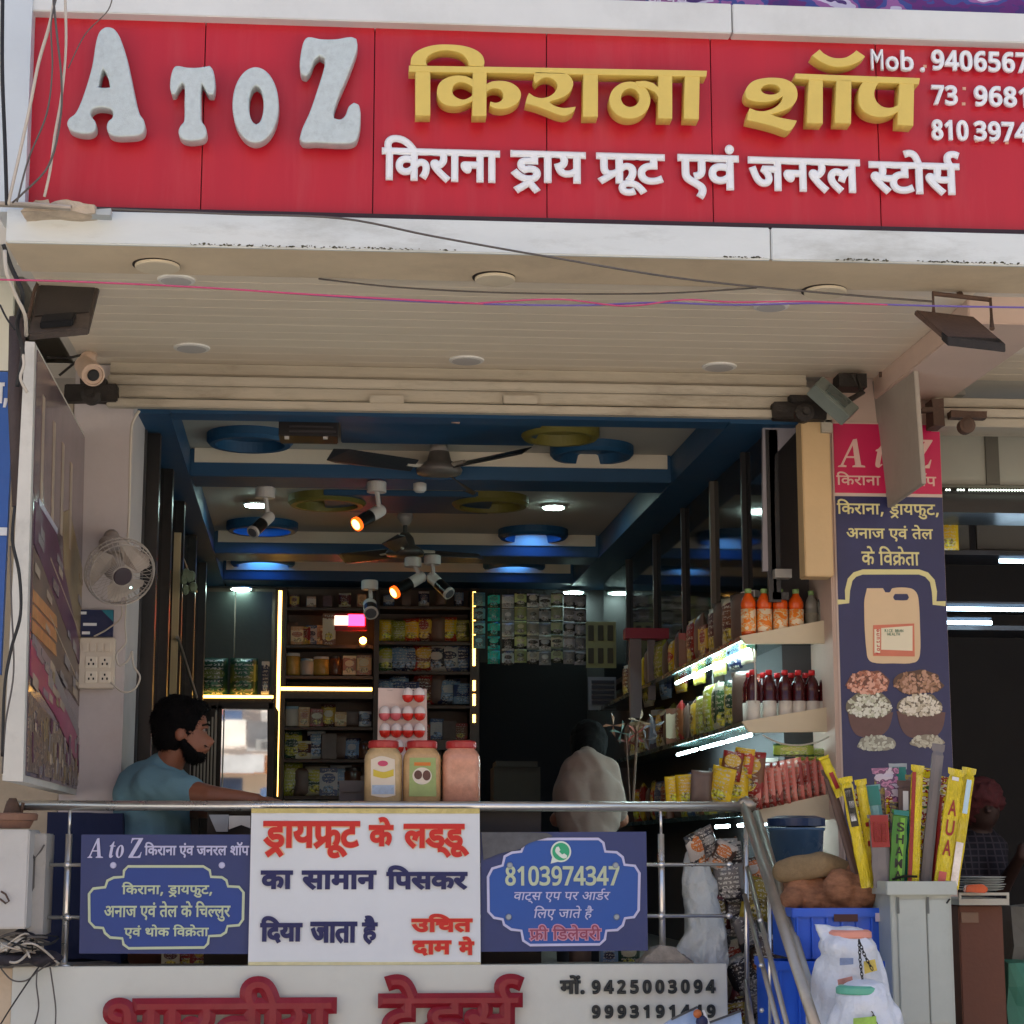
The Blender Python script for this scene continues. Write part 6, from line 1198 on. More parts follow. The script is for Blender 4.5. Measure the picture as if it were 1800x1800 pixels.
me = blob([('e', hd + Vector((-.012, .02, .02)), (.098, .08, .108)), ('e', hd + Vector((.034, .01, -.045)), (.06, .056, .07)), ('c', hd + Vector((.068, .008, -.018)), hd + Vector((.1, .004, -.04)), .014, .017), ('e', hd + Vector((.078, .006, -.068)), (.022, .03, .014)), ('e', hd + Vector((.066, .008, .015)), (.03, .045, .016)),
    ('c', hd + Vector((-.03, .02, -.07)), PV(285, 1372, 7.28), .052, .06), ('e', hd + Vector((-.008, -.062, -.018)), (.018, .012, .028)),
    ('c', PV(282, 1385, 7.28), PV(280, 1500, 7.28), .1, .11), ('c', PV(272, 1392, 7.16), PV(318, 1388, 7.08), .045, .044), ('c', PV(318, 1388, 7.08), PV(372, 1400, 6.98), .046, .04), ('c', PV(372, 1400, 6.98), PV(450, 1407, 6.95), .04, .026),
    ('e', PV(468, 1408, 6.95), (.04, .034, .016)), ('c', PV(474, 1409, 6.93), PV(492, 1410, 6.92), .0095, .008), ('c', PV(476, 1408, 6.95), PV(496, 1409, 6.95), .0095, .008), ('c', PV(475, 1407, 6.97), PV(495, 1408, 6.98), .0095, .008), ('c', PV(472, 1407, 6.99), PV(489, 1408, 7.0), .009, .0075), ('c', PV(462, 1406, 6.92), PV(476, 1408, 6.89), .011, .009),
    ('c', PV(280, 1500, 7.28), PV(270, 1660, 7.32), .11, .11), ('c', PV(300, 1395, 7.44), PV(345, 1420, 7.4), .05, .042), ('c', PV(345, 1420, 7.4), PV(400, 1425, 7.2), .04, .03)], .0085, 3)
link('body', me, skin, t, smooth=True)
me = blob([('c', PV(285, 1356, 7.27), PV(283, 1378, 7.27), .072, .1), ('e', PV(272, 1392, 7.28), (.148, .13, .12)), ('c', PV(262, 1400, 7.28), PV(268, 1500, 7.28), .138, .148), ('c', PV(268, 1500, 7.28), PV(272, 1620, 7.3), .148, .14), ('c', PV(268, 1384, 7.15), PV(308, 1388, 7.09), .08, .07), ('c', PV(305, 1388, 7.09), PV(334, 1392, 7.05), .068, .06), ('c', PV(290, 1380, 7.4), PV(320, 1400, 7.44), .075, .064)], .012, 5)
for v in me.vertices: v.co += noise.noise_vector(v.co * 14) * .007 + noise.noise_vector(Vector((v.co.x * 12, v.co.y * 12, v.co.z * 30 + v.co.x * 20))) * .0045
link('tshirt', me, tee, t, smooth=True)
me = blob([('e', hd + Vector((-.024, .012, .034)), (.101, .085, .1)), ('e', hd + Vector((-.042, .01, -.02)), (.072, .08, .064)), ('e', hd + Vector((.028, .01, .08)), (.064, .066, .036))], .009, 3)
for v in me.vertices: v.co += noise.noise_vector(v.co * 60) * .006
link('hair', strands(me, 5000, .01), hair, t, smooth=True)
me = blob([('e', hd + Vector((.044, .006, -.092)), (.04, .048, .03)), ('c', hd + Vector((.0, -.045, -.04)), hd + Vector((.03, -.03, -.085)), .014, .026), ('e', hd + Vector((.082, .004, -.057)), (.014, .03, .006))], .007, 2)
for v in me.vertices: v.co += noise.noise_vector(v.co * 80) * .004
link('beard', strands(me, 1800, .009, 2), hair, t, smooth=True)
b = B(); b.ball(hd + Vector((.082, -.03, .0)), (.009, .006, .005), 10, 8); b.mk('eye', M('eye_white', (150, 135, 128), .3, var=0), t, smooth=True)
b = B(); b.ball(hd + Vector((.088, -.033, .0)), (.006, .005, .006), 8, 6); b.mk('iris', dark, t, smooth=True)
b = B(); b.tube([hd + Vector((.074, -.042, .016)), hd + Vector((.09, -.026, .022)), hd + Vector((.1, -.008, .018))], .004, 6); b.mk('eyebrow', hair, t)

t = thing('person', 'customer in a pale grey shirt seen from behind, bent forward at the counter', 'person', P(1035, 1600, 8.2))
gsh = M('shirt_grey', (126, 108, 98), .85, var=.08, scale=8, bump=.12)
S = lambda u, v, Y=8.2: P(u, v, Y)
me = blob([('e', S(1034, 1312, 8.55), (.078, .09, .1)), ('c', S(1032, 1350, 8.45), S(1032, 1370, 8.35), .045, .05), ('c', S(1030, 1400, 8.28), S(1035, 1480), .11, .11), ('c', S(1010, 1480), S(1006, 1690, 8.15), .075, .05), ('c', S(1056, 1480), S(1060, 1690, 8.15), .075, .05), ('c', S(1000, 1400), S(994, 1440, 8.35), .034, .03), ('c', S(1070, 1400), S(1080, 1440, 8.35), .034, .03),
   ('c', S(980, 1440, 8.35), S(1000, 1450, 8.6), .036, .026), ('c', S(1092, 1440, 8.35), S(1080, 1450, 8.6), .036, .026)], .012, 4)
link('body', me, skin, t, smooth=True)
me = blob([('e', S(1034, 1330, 8.34), (.05, .07, .05)), ('c', S(1034, 1336, 8.3), S(1010, 1358, 8.26), .05, .07), ('c', S(1034, 1336, 8.3), S(1060, 1358, 8.26), .05, .07), ('c', S(1006, 1364, 8.26), S(1000, 1398, 8.24), .062, .066), ('c', S(1064, 1364, 8.26), S(1072, 1398, 8.24), .062, .066), ('c', S(1016, 1390), S(1014, 1440), .09, .09), ('c', S(1052, 1390), S(1056, 1440), .09, .09), ('c', S(1034, 1356, 8.26), S(1034, 1475), .1, .12), ('c', S(998, 1392), S(992, 1425, 8.3), .056, .052), ('c', S(1074, 1392), S(1082, 1425, 8.3), .056, .052), ('e', S(1034, 1366, 8.26), (.1, .09, .06)), ('e', S(1034, 1400, 8.24), (.13, .1, .08))], .01, 7)
for v in me.vertices: v.co += noise.noise_vector(v.co * 9) * .01 + noise.noise_vector(Vector((v.co.x * 22 + v.co.z * 8, v.co.y * 10, v.co.z * 7))) * .008
link('shirt', me, gsh, t, smooth=True)
me = blob([('e', S(1035, 1304, 8.55), (.086, .095, .1)), ('e', S(1034, 1318, 8.51), (.078, .085, .09))], .012, 2)
for v in me.vertices: v.co += noise.noise_vector(v.co * 50) * .006
link('hair', me, hair, t, smooth=True)
me = blob([('c', S(1008, 1490), S(1004, 1700, 8.15), .09, .06), ('c', S(1060, 1490), S(1064, 1700, 8.15), .09, .06), ('e', S(1034, 1485), (.15, .13, .06))], .014, 3); link('trousers', me, M('trousers_dark', (44, 42, 46), .85, var=.1), t, smooth=True)

t = thing('person', 'shopkeeper with reddish hair in a dark checked shirt in the right shop', 'person', P(1720, 1700, 8.6))
me = blob([('e', P(1726, 1418, 8.6), (.08, .09, .11)), ('c', P(1722, 1450, 8.62), P(1718, 1475, 8.65), .05, .06), ('c', P(1712, 1500, 8.68), P(1715, 1640, 8.7), .14, .14), ('c', P(1690, 1500, 8.6), P(1690, 1580, 8.5), .05, .04), ('c', P(1740, 1495, 8.6), P(1762, 1560, 8.5), .05, .04), ('c', P(1762, 1560, 8.5), P(1795, 1505, 8.3), .036, .026), ('e', P(1800, 1498, 8.3), (.035, .03, .045)), ('c', P(1690, 1580, 8.5), P(1720, 1600, 8.3), .036, .028), ('c', P(1736, 1418, 8.52), P(1738, 1426, 8.49), .014, .016), ('c', P(1715, 1640, 8.7), P(1715, 1740, 8.7), .12, .1)], .012, 3)
link('body', me, M('skin_shade', (62, 42, 36), .55, var=.08), t, smooth=True)  # skin colour darkened to stand in for the dim right shop
me = blob([('e', P(1724, 1402, 8.6), (.1, .11, .095)), ('e', P(1716, 1418, 8.62), (.09, .1, .1)), ('e', P(1746, 1408, 8.6), (.05, .08, .05))], .012, 2)
for v in me.vertices: v.co += noise.noise_vector(v.co * 40) * .014
link('hair', me, M('hair_henna', (84, 30, 34), .8, var=.3, scale=40, bump=.3), t, smooth=True)
chk = M('shirt_checked', (34, 32, 48), .85, var=.05)  # shirt colours darkened too, shade of the shop put into them
nt_ = chk.node_tree; bk = nt_.nodes.new('ShaderNodeTexBrick'); bk.inputs['Color1'].default_value = C((18, 17, 28)); bk.inputs['Color2'].default_value = C((28, 25, 38)); bk.inputs['Mortar'].default_value = C((60, 54, 64)); bk.inputs['Scale'].default_value = 14; bk.inputs['Mortar Size'].default_value = .05; bk.inputs['Row Height'].default_value = .4; bk.offset = 0
tcx = nt_.nodes.new('ShaderNodeTexCoord'); mpx = nt_.nodes.new('ShaderNodeMapping'); mpx.inputs['Rotation'].default_value = (math.radians(90), 0, 0); nt_.links.new(tcx.outputs['Object'], mpx.inputs[0]); nt_.links.new(mpx.outputs[0], bk.inputs['Vector']); nt_.links.new(bk.outputs[0], nt_.nodes['Principled BSDF'].inputs['Base Color'])
me = blob([('e', P(1716, 1490, 8.66), (.15, .11, .08)), ('c', P(1712, 1505, 8.68), P(1715, 1650, 8.7), .152, .15), ('c', P(1690, 1500, 8.6), P(1690, 1560, 8.52), .066, .056), ('c', P(1740, 1495, 8.6), P(1756, 1545, 8.52), .066, .056)], .014, 5); link('shirt', me, chk, t, smooth=True)

# ================================================================== COUNTER, JARS, BALL CARD
ct = thing('counter', 'dark shop counter running behind the steel railing', 'counter', P(640, 1600, 7.1))
zc = P(740, 1411, 7.0).z
b = B(); b.box(P(352, 1410, 6.95).x, P(962, 1410, 6.95).x, 6.88, 7.4, zc - .03, zc); b.mk('top', M('counter_top', (54, 34, 28), .25, var=.1), ct, bevel=.004)
b = B(); b.box(P(366, 1410, 6.95).x, P(950, 1410, 6.95).x, 6.93, 7.36, ZFL, zc - .031); b.mk('front', M('counter_front', (40, 34, 34), .5, var=.1), ct)
def sbox_ring(w_, d, r, n=24, p=4.5):
    return [(w_ / 2 * math.copysign(abs(math.cos(a)) ** (2 / p), math.cos(a)), d / 2 * math.copysign(abs(math.sin(a)) ** (2 / p), math.sin(a))) for a in [2 * math.pi * (i + .5) / n for i in range(n)]]
def squarejar(c, w_, h, body, parent):
    b = B(); k = 0; prof = [(.93, 0), (1, .03), (1, .7), (.97, .78), (.84, .86), (.72, .9), (.7, .92)]; n = 24
    for s, t_ in prof:
        pp = 4.5 if t_ < .8 else 2.4
        for x, y in sbox_ring(w_ * s, w_ * s, 0, n, pp): b.v.append((c.x + x, c.y + y, c.z + t_ * h))
    for i in range(len(prof) - 1):
        for j in range(n): b.f.append((i * n + j, i * n + (j + 1) % n, (i + 1) * n + (j + 1) % n, (i + 1) * n + j))
    b.f.append(tuple(range(n - 1, -1, -1))); b.f.append(tuple((len(prof) - 1) * n + j for j in range(n))); return b.mk('body', body, parent, smooth=True)
lidr = M('lid_red', (176, 52, 52), .35, var=.05)
for i, (u, lb, col) in enumerate(((673, 'square plastic jar with a white and yellow label, left of three on the counter', (206, 178, 132)), (741, 'square plastic jar with a green picture label, middle of three on the counter', (206, 168, 120)), (810, 'square plastic jar of plain pink powder, right of three on the counter', (216, 156, 130)))):
    c = P(u, 1409, 7.0); c.z = zc + .0005; t = thing('square_jar', lb, 'jar', c, 'square jars on the counter')
    squarejar(c, .136, .2 + .012, M('jar_fill_%d' % i, col, .12, var=.16, scale=30, bump=.12, dirt=tuple(int(q * .82) for q in col), dirt_amt=.6), t)
    b = B(); b.lathe([(.053, .192), (.055, .196), (.055, .214), (.05, .219)], c, n=28); b.mk('lid', lidr, t)
    Yj = 7.0 - .0705
    if i == 0:
        px_shape('label', [[(652, 1335), (670, 1329), (694, 1335), (695, 1398), (675, 1402), (652, 1398)]], Yj, .002, M('label_cream', (226, 214, 196), .4, var=.04), t)
        px_shape('label_print', [[(656, 1352), (674, 1357), (692, 1352), (692, 1364), (674, 1368), (656, 1364)]], Yj - .002, .001, M('label_yellow', (214, 190, 60), .4, var=.05), t); px_shape('label_print', [ell(673, 1342, 9, 5)], Yj - .002, .001, M('label_rose', (206, 70, 110), .4, var=.05), t)
        px_shape('label_print', [[(654, 1380), (693, 1380), (693, 1396), (654, 1396)]], Yj - .002, .001, M('label_skyblue', (170, 190, 214), .4, var=.2, scale=60), t, sm=False)
    if i == 1:
        px_shape('label', [[(720, 1332), (766, 1332), (767, 1400), (719, 1400)]], Yj, .002, M('label_green', (158, 176, 110), .4, var=.15, scale=20), t, sm=False)
        px_shape('label_print', [ell(742, 1364, 17, 15)], Yj - .002, .001, M('label_white2', (226, 216, 200), .4, var=.03), t)
        for q in ((735, 1362, 7, 8), (750, 1363, 7, 9)): px_shape('label_print', [ell(*q)], Yj - .003, .001, M('label_portrait', (96, 58, 50), .4, var=.2, scale=60), t)
        px_shape('label_print', [[(728, 1340), (757, 1340), (757, 1346), (728, 1346)]], Yj - .002, .001, M('label_orange', (214, 120, 40), .4, var=0), t, sm=False)
t = thing('ball_card', 'tall white card of red and white toy eggs standing behind the jars', 'card', P(705, 1400, 7.25))
b = B(); b.prism([P(665, 1209, 7.32), P(750, 1211, 7.32), P(752, 1409, 7.22), P(662, 1409, 7.22)], [p + Vector((0, .006, 0)) for p in (P(665, 1209, 7.32), P(750, 1211, 7.32), P(752, 1409, 7.22), P(662, 1409, 7.22))]); b.mk('card', M('card_pinkish', (214, 190, 180), .5, var=.08), t)
b = B(); b.pbox(680, 1213, 690, 1215, 7.318, .002); b.pbox(720, 1213, 728, 1215, 7.318, .002); b.mk('slot', dark, t)
ew, er, ep = M('egg_white', (216, 206, 204), .25, var=0), M('egg_red', (206, 44, 34), .25, var=0), M('egg_pink', (206, 96, 106), .25, var=0)
for r_, (v, us) in enumerate(((1221, (717, 737)), (1253, (676, 696, 717, 738)), (1283, (677, 697, 717, 737)), (1312, (680, 700, 722, 742)))):
    for u in us:
        c = P(u, v, 7.27); b = B(); b.ball(c, (.021, .02, .027), 14, 10); o = b.mk('egg', ew, t, smooth=True)
        c2_ = c - Vector((0, 0, .004)); b = B(); b.lathe([(.004, -.0255), (.014, -.021), (.02, -.012), (.0222, -.001), (.0222, .001)], c2_, n=14); w2 = b.mk('wrapper', ep if (r_ == 1 and u < 700) else er, o, smooth=True)
b = B(); b.pbox(596, 1372, 640, 1409, 7.1, .1); b.pbox(600, 1385, 634, 1392, 7.09, .02); b.mk('cash_box', M('box_slate', (60, 60, 66), .4, var=.1), label='small dark boxes stacked on the counter left of the jars', cat='box')

# ================================================================== RAILING
YR = 6.7; rl = thing('steel_railing', 'polished stainless steel railing along the raised shop front', 'railing', P(700, 1697, YR))
zr = P(700, 1417, YR).z
b = B(); b.tube([(P(12, 1420, YR).x, YR, zr), (P(1302, 1415, YR).x, YR, zr)], .0168, 20); b.mk('top_rail', steel, rl, smooth=True)
zpl = P(700, 1697, YR).z
for u in (118, 1163):
    x = P(u, 1560, YR).x; b = B(); b.tube([(x, YR, zr - .01), (x, YR, P(u, 1468, YR).z)], .0052, 10); b.tube([(x, YR, P(u, 1466, YR).z), (x, YR, zpl - .02)], .0112, 14); b.lathe([(.03, 0), (.028, .008), (.012, .014)], (x, YR, zpl), n=18); b.mk('post', steel, rl, smooth=True)
for x0, x1, v in ((60, 1280, 1520), (60, 1280, 1611)):
    z = P(700, v, YR).z; yy = YR - .018; b = B(); b.tube([(P(x0, v, yy).x, yy, z), (P(x1, v, yy).x, yy, z)], .006, 10); b.mk('mid_rail', steel, rl, smooth=True)
    b = B(); b.ball((P(x1 + 2, v, yy).x, yy, z), .0115); b.mk('end_ball', steel, rl, smooth=True)
    for u in (118, 1163): b = B(); b.ball((P(u, v, yy).x, yy + .004, z), .0135); b.mk('joint', steel, rl, smooth=True)
st = thing('stair_railing', 'dull steel stair railing slanting down to the street', 'railing', P(1360, 1800, 6.2))
pA, pB = P(1306, 1409, 6.72), P(1436, 1812, 5.75)
b = B(); b.tube([P(1302, 1415, 6.7), P(1312, 1407, 6.7), P(1322, 1418, 6.66)], .0165, 16); b.mk('elbow', steel_d, st, smooth=True)
b = B(); b.tube([pA, pB], .0175, 18); b.mk('top_rail', steel_d, st, smooth=True)
b = B(); b.tube([P(1330, 1430, 6.9), P(1446, 1812, 6.0)], .016, 16); b.mk('top_rail', steel_d, st, smooth=True)
for q0, q1 in (((1314, 1525), (1386, 1812)), ((1309, 1574), (1370, 1812)), ((1311, 1725), (1324, 1812))):
    b = B(); b.tube([P(*q0, 6.66), P(*q1, 5.9)], .0085, 12); b.mk('mid_rail', steel_d, st, smooth=True)
for u, v0, v1, Y in ((1311, 1425, 1830, 6.7), (1352, 1574, 1830, 6.35)):
    b = B(); b.tube([P(u, v0, Y), P(u + 3, v1, Y)], .0085 if v0 < 1500 else .007, 12); b.mk('post', steel, st, smooth=True)
for u, v in ((1336, 1618), (1338, 1697), (1339, 1776)): b = B(); b.ball(P(u, v, 6.2), .008); b.mk('end_ball', steel, st, smooth=True)

# ================================================================== PLINTH SIGN
ps = thing('plinth_sign', 'white lower shop sign with large dark red letters on the raised front', 'shop sign', P(640, 1860, 6.62))
zpt = P(640, 1697, 6.62).z
b = B(); b.box(P(20, 1750, 6.62).x, P(1279, 1750, 6.62).x, 6.62, 6.66, .15, zpt); b.mk('panel', M('plinth_panel', (206, 208, 200), .35, var=.05, scale=3, bump=.02, dirt=(170, 168, 156), dirt_amt=.3), ps, bevel=.003)
b = B(); b.box(P(-400, 1750, 6.62).x, P(20, 1750, 6.62).x - .001, 6.625, 6.66, .15, zpt - .005); b.mk('edge_panel', M('plinth_buff', (206, 184, 156), .7, var=.12, scale=3, dirt=(150, 130, 104)), ps)
redl = M('letter_crimson', (138, 12, 32), .4, var=.18, scale=9, dirt=(170, 70, 76), dirt_amt=.35)
for o in deva('bharatiya', (180, 1716, 592, 1862), 6.585, .026, redl, ps, offset=.018, name='letter', separate=True) + deva('traders', (664, 1712, 920, 1868), 6.585, .026, redl, ps, offset=.016, name='letter', separate=True): pass
blackl = M('letter_black', (14, 26, 32), .4, var=.05)
deva('mon', (984, 1714, 1028, 1748), 6.61, .008, blackl, ps, offset=.003, name='letter', separate=True)
deva('9425003094', (1040, 1722, 1258, 1747), 6.61, .008, blackl, ps, offset=.0032, name='letter', separate=True, track=260)
deva('9993191449', (1040, 1766, 1258, 1790), 6.61, .008, blackl, ps, offset=.0032, name='letter', separate=True, track=260)
b = B(); b.box(P(-400, 1750, 6.66).x, P(1279, 1750, 6.66).x, 6.662, 7.0, .1, zpt - .012); b.mk('plinth', M('plinth_top', (150, 142, 132), .8, var=.2, scale=5, dirt=(90, 84, 76)), label='raised masonry plinth behind the white lower sign', cat='plinth')

# ================================================================== BANNERS on the railing
nav = M('banner_navy', (34, 54, 112), .4, var=.1, scale=4, bump=.03, dirt=(70, 76, 112), dirt_amt=.35); ryl = M('banner_royal', (18, 62, 142), .4, var=.1, scale=4, bump=.02)
bcre = M('banner_cream', (196, 208, 176), .45, var=.05); blil = M('banner_lilac', (200, 200, 232), .45, var=.05)
def c5(l, ox, s): return [(ox + x / s, 1380 + y / s) for x, y in l]
fr1 = c5([(900, 572), (1430, 572), (1475, 600), (1483, 645), (1560, 648), (1592, 670), (1603, 712), (1680, 716), (1712, 755), (1708, 945), (1680, 985), (1600, 992), (1588, 1035), (1552, 1058), (1470, 1062), (1462, 1115), (1435, 1142), (905, 1148), (868, 1120), (860, 1078), (775, 1072), (738, 1040), (725, 1005), (665, 1000), (628, 960), (626, 765), (655, 728), (740, 718), (755, 672), (800, 650), (868, 645), (872, 602)], 0, 4)
fr2 = c5([(590, 355), (870, 355), (902, 380), (915, 438), (990, 443), (1030, 475), (1042, 525), (1110, 532), (1140, 580), (1135, 825), (1105, 870), (1045, 878), (1030, 925), (995, 955), (922, 960), (912, 1018), (878, 1050), (420, 1055), (374, 1025), (362, 960), (295, 952), (248, 920), (238, 885), (182, 875), (145, 835), (142, 605), (170, 550), (238, 530), (252, 470), (300, 445), (362, 438), (378, 395), (430, 358)], 820, 3.75)
def banner(label, quad, Y, lines):
    t = thing('banner', label, 'banner', P(*quad[3], Y), 'navy banners tied to the railing'); b = B(); f = [P(u, v, Y) for u, v in quad]; b.prism(f, [p + Vector((0, .004, 0)) for p in f]); b.mk('sheet', nav, t); return t
YN = 6.655
t1 = banner('navy banner listing dry fruit and grain, left on the railing', [(143, 1467), (441, 1467), (438, 1677), (139, 1676)], YN, 0)
px_shape('inner_panel', [fr1], YN - .002, .002, ryl, t1, sm=False); ribbon_obj(fr1, 4.6, YN - .006, bcre, t1, closed=True)
serif('A to Z', (154, 1473, 251, 1508), YN - .004, .0015, blil, t1)
deva('kirana evamx janral shop', (254, 1480, 438, 1508), YN - .004, .0015, blil, t1, offset=.0012)
deva('kirana comma drayfut comma', (214, 1550, 373, 1578), YN - .006, .0015, bcre, t1, offset=.0012)
deva('anaj evam tel ke chillur', (183, 1584, 405, 1620), YN - .006, .0015, bcre, t1, offset=.0012)
deva('evam thok vikreta', (218, 1625, 367, 1650), YN - .006, .0015, bcre, t1, offset=.0012)
for u, v in ((199, 1521), (390, 1521)): b = B(); b.lathe([(.011, 0), (.009, .004)], P(u, v, YN - .001), (0, -1, 0), 14); b.mk('eyelet', blil, t1)
t2 = banner('navy banner with a phone number and green call logo, right on the railing', [(845, 1463), (1136, 1462), (1139, 1671), (845, 1673)], YN, 0)
px_shape('inner_panel', [fr2], YN - .002, .002, M('banner_blue', (20, 82, 168), .4, var=.08, scale=4), t2, sm=False); ribbon_obj(fr2, 4.6, YN - .006, blil, t2, closed=True)
wht = M('logo_white', (225, 235, 225), .4, var=0)
px_shape('logo', [ell(986, 1497, 18, 18.5, 20)], YN - .006, .0015, wht, t2); px_shape('logo', [[(971, 1505), (984, 1514), (968, 1518)]], YN - .0062, .0015, wht, t2, sm=False)
px_shape('logo', [ell(986, 1497, 15, 15.5, 20)], YN - .008, .0015, M('logo_green', (30, 170, 120), .4, var=0), t2)
px_shape('logo', [[(978, 1489), (982, 1488), (985, 1494), (983, 1497), (988, 1502), (992, 1500), (997, 1504), (996, 1508), (990, 1509), (981, 1503), (976, 1496)]], YN - .0098, .001, wht, t2)
deva('8103974347', (888, 1522, 1089, 1557), YN - .006, .0015, bcre, t2, offset=.0022)
deva('vats ep par order', (904, 1562, 1073, 1588), YN - .006, .0015, blil, t2, offset=.0004, shear=.18)
deva('lie jate hai', (939, 1592, 1043, 1618), YN - .006, .0015, blil, t2, offset=.0004, shear=.18)
deva('free delivery', (929, 1624, 1058, 1654), YN - .0055, .0012, M('banner_rose', (206, 150, 176), .4, var=0), t2, offset=.0042)
deva('free delivery', (931, 1626, 1056, 1652), YN - .008, .0012, M('banner_maroon', (150, 66, 96), .4, var=0), t2, offset=.0006)
for u, v in ((896, 1521), (1082, 1521), (894, 1612), (1084, 1612)): b = B(); b.lathe([(.011, 0), (.008, .005)], P(u, v, YN - .006), (0, -1, 0), 14); b.mk('eyelet', M('eyelet_grey', (150, 160, 170), .4, .3, var=0), t2)
px_shape('peeled_patch', [[(846, 1463), (960, 1464), (972, 1470), (930, 1482), (915, 1492), (880, 1500), (850, 1512)]], YN - .0085, .001, M('banner_peeled', (84, 86, 92), .5, var=.3, scale=20), t2)
YW = 6.64
t3 = thing('banner', 'white cloth banner with red and blue Hindi writing, middle of the railing', 'banner', P(640, 1696, YW))
b = B(); W0 = [P(442, 1421, YW), P(843, 1421, YW), P(845, 1696, YW), P(436, 1697, YW)]
nx, ny = 24, 14; fw = quad_plane(W0[3], W0[2], W0[1], W0[0]); vs = []
for d in (0, .004):
    for j in range(ny + 1):
        for i in range(nx + 1):
            s, t_ = i / nx, j / ny; p = fw(s, t_); p.y += d + .0022 * math.sin(s * 9 + t_ * 2) * (1 - t_ * .4); vs.append(p)
m_ = (nx + 1) * (ny + 1); fs = []
for j in range(ny):
    for i in range(nx): a = j * (nx + 1) + i; fs += [(a, a + 1, a + nx + 2, a + nx + 1), (m_ + a, m_ + a + nx + 1, m_ + a + nx + 2, m_ + a + 1)]
b.add(vs, fs); b.mk('cloth', M('banner_white_cloth', (222, 226, 230), .5, var=.04, scale=5, bump=.03), t3, smooth=True)
b = B(); b.prism([W0[0] + Vector((0, -.0035, 0)), W0[1] + Vector((0, -.0035, 0)), P(843, 1430, YW - .0035), P(442, 1429, YW - .0035)], [W0[0], W0[1], P(843, 1430, YW), P(442, 1429, YW)]); b.mk('top_tape', M('tape_gold', (206, 190, 120), .25, var=.25, scale=18), t3)
b = B(); b.prism([P(437, 1691, YW - .0035), P(844, 1691, YW - .0035), W0[2] + Vector((0, -.0035, 0)), W0[3] + Vector((0, -.0035, 0))], [P(437, 1691, YW), P(844, 1691, YW), W0[2], W0[3]]); b.mk('bottom_tape', M('tape_pale', (214, 206, 160), .3, var=.15, scale=18), t3)
vred = M('paint_vermilion', (206, 34, 24), .5, var=.06); vblu = M('paint_blue', (18, 26, 88), .5, var=.1); halo = M('paint_halo', (232, 190, 150), .5, var=0)
YQ = YW - .0055
for ws, bx, mt, of in (('drayfroot', (462, 1443, 633, 1509), vred, .0045), ('ke', (648, 1436, 692, 1488), vred, .0045), ('laddu', (709, 1448, 824, 1507), vred, .0045), ('ka', (458, 1530, 515, 1563), vblu, .0042), ('saman', (530, 1530, 662, 1564), vblu, .0042), ('piskar', (679, 1521, 822, 1564), vblu, .0042), ('diya', (457, 1610, 532, 1658), vblu, .0042), ('jata', (545, 1620, 628, 1658), vblu, .0042), ('hai', (636, 1609, 664, 1660), vblu, .0038), ('uchit', (723, 1606, 831, 1639), vred, .0035), ('dam', (725, 1653, 794, 1680), vred, .0035), ('me', (806, 1646, 834, 1679), vred, .0035)):
    deva(ws, bx, YQ, .001, mt, t3, offset=of)
    if mt is vred: deva(ws, bx, YQ + .0022, .0008, halo, t3, offset=of + .0022)

# ================================================================== RIGHT FOREGROUND
b = B(); b.box(P(1290, 1800, 6.7).x, 6, 5.9, 7.3, .02, .55); b.mk('side_platform', concrete, kind='structure')
b = B()
for i in range(4): b.box(P(1290, 1800, 6.7).x, P(1372, 1800, 6.7).x, 6.62 - .3 * (i + 1), 6.62 - .3 * i + .001 * i, .02, .95 - .2 * i)
b.mk('steps', concrete, kind='structure')
crm = M('crate_blue', (36, 96, 212), .35, var=.06, scale=8, bump=.02)
def crate(label, u0, v0, u1, v1, Y, d=.34):
    t = thing('plastic_crate', label, 'crate', P((u0 + u1) / 2, v1, Y), 'blue plastic crates'); um, vm = (u0 + u1) / 2, (v0 + v1) / 2
    x0, x1, z1, z0 = P(u0, vm, Y).x, P(u1, vm, Y).x, P(um, v0, Y).z, P(um, v1, Y).z
    b = B(); b.box(x0 + .01, x1 - .01, Y, Y + .006, z0, z1 - .01); b.box(x0 + .01, x1 - .01, Y + d, Y + d + .006, z0, z1 - .01); b.box(x0 + .01, x0 + .016, Y + .006, Y + d, z0, z1 - .01); b.box(x1 - .016, x1 - .01, Y + .006, Y + d, z0, z1 - .01); b.box(x0 + .016, x1 - .016, Y + .006, Y + d, z0, z0 + .006); b.mk('body', crm, t)
    b = B(); b.box(x0, x1, Y - .012, Y - .001, z1 - .03, z1); b.box(x0, x0 + .009, Y - .001, Y + d, z1 - .03, z1); b.box(x1 - .009, x1, Y - .001, Y + d, z1 - .03, z1); b.mk('rim', crm, t, bevel=.003)
    n = 7
    for i in range(n):
        x = x0 + .014 + (x1 - x0 - .034) * i / (n - 1); b = B(); b.box(x, x + .007, Y - .011, Y - .0005, z0 + .004, z1 - .031); b.mk('rib', crm, t, bevel=.001)
    return t
t = crate('blue plastic crate under the brown lumpy sack', 1392, 1596, 1567, 1686, 6.35); cr = t
b = B(); b.pbox(1466, 1607, 1508, 1620, 6.337, .004); b.mk('logo_plate', M('plate_maroon', (70, 30, 34), .5, var=.2), t); b = B(); b.pbox(1539, 1605, 1562, 1620, 6.336, .004); b.mk('sticker', M('sticker_pink', (220, 200, 210), .5, var=.1), t)
crate('lower blue plastic crate beneath the other, behind the white bags', 1364, 1689, 1572, 1860, 6.3)
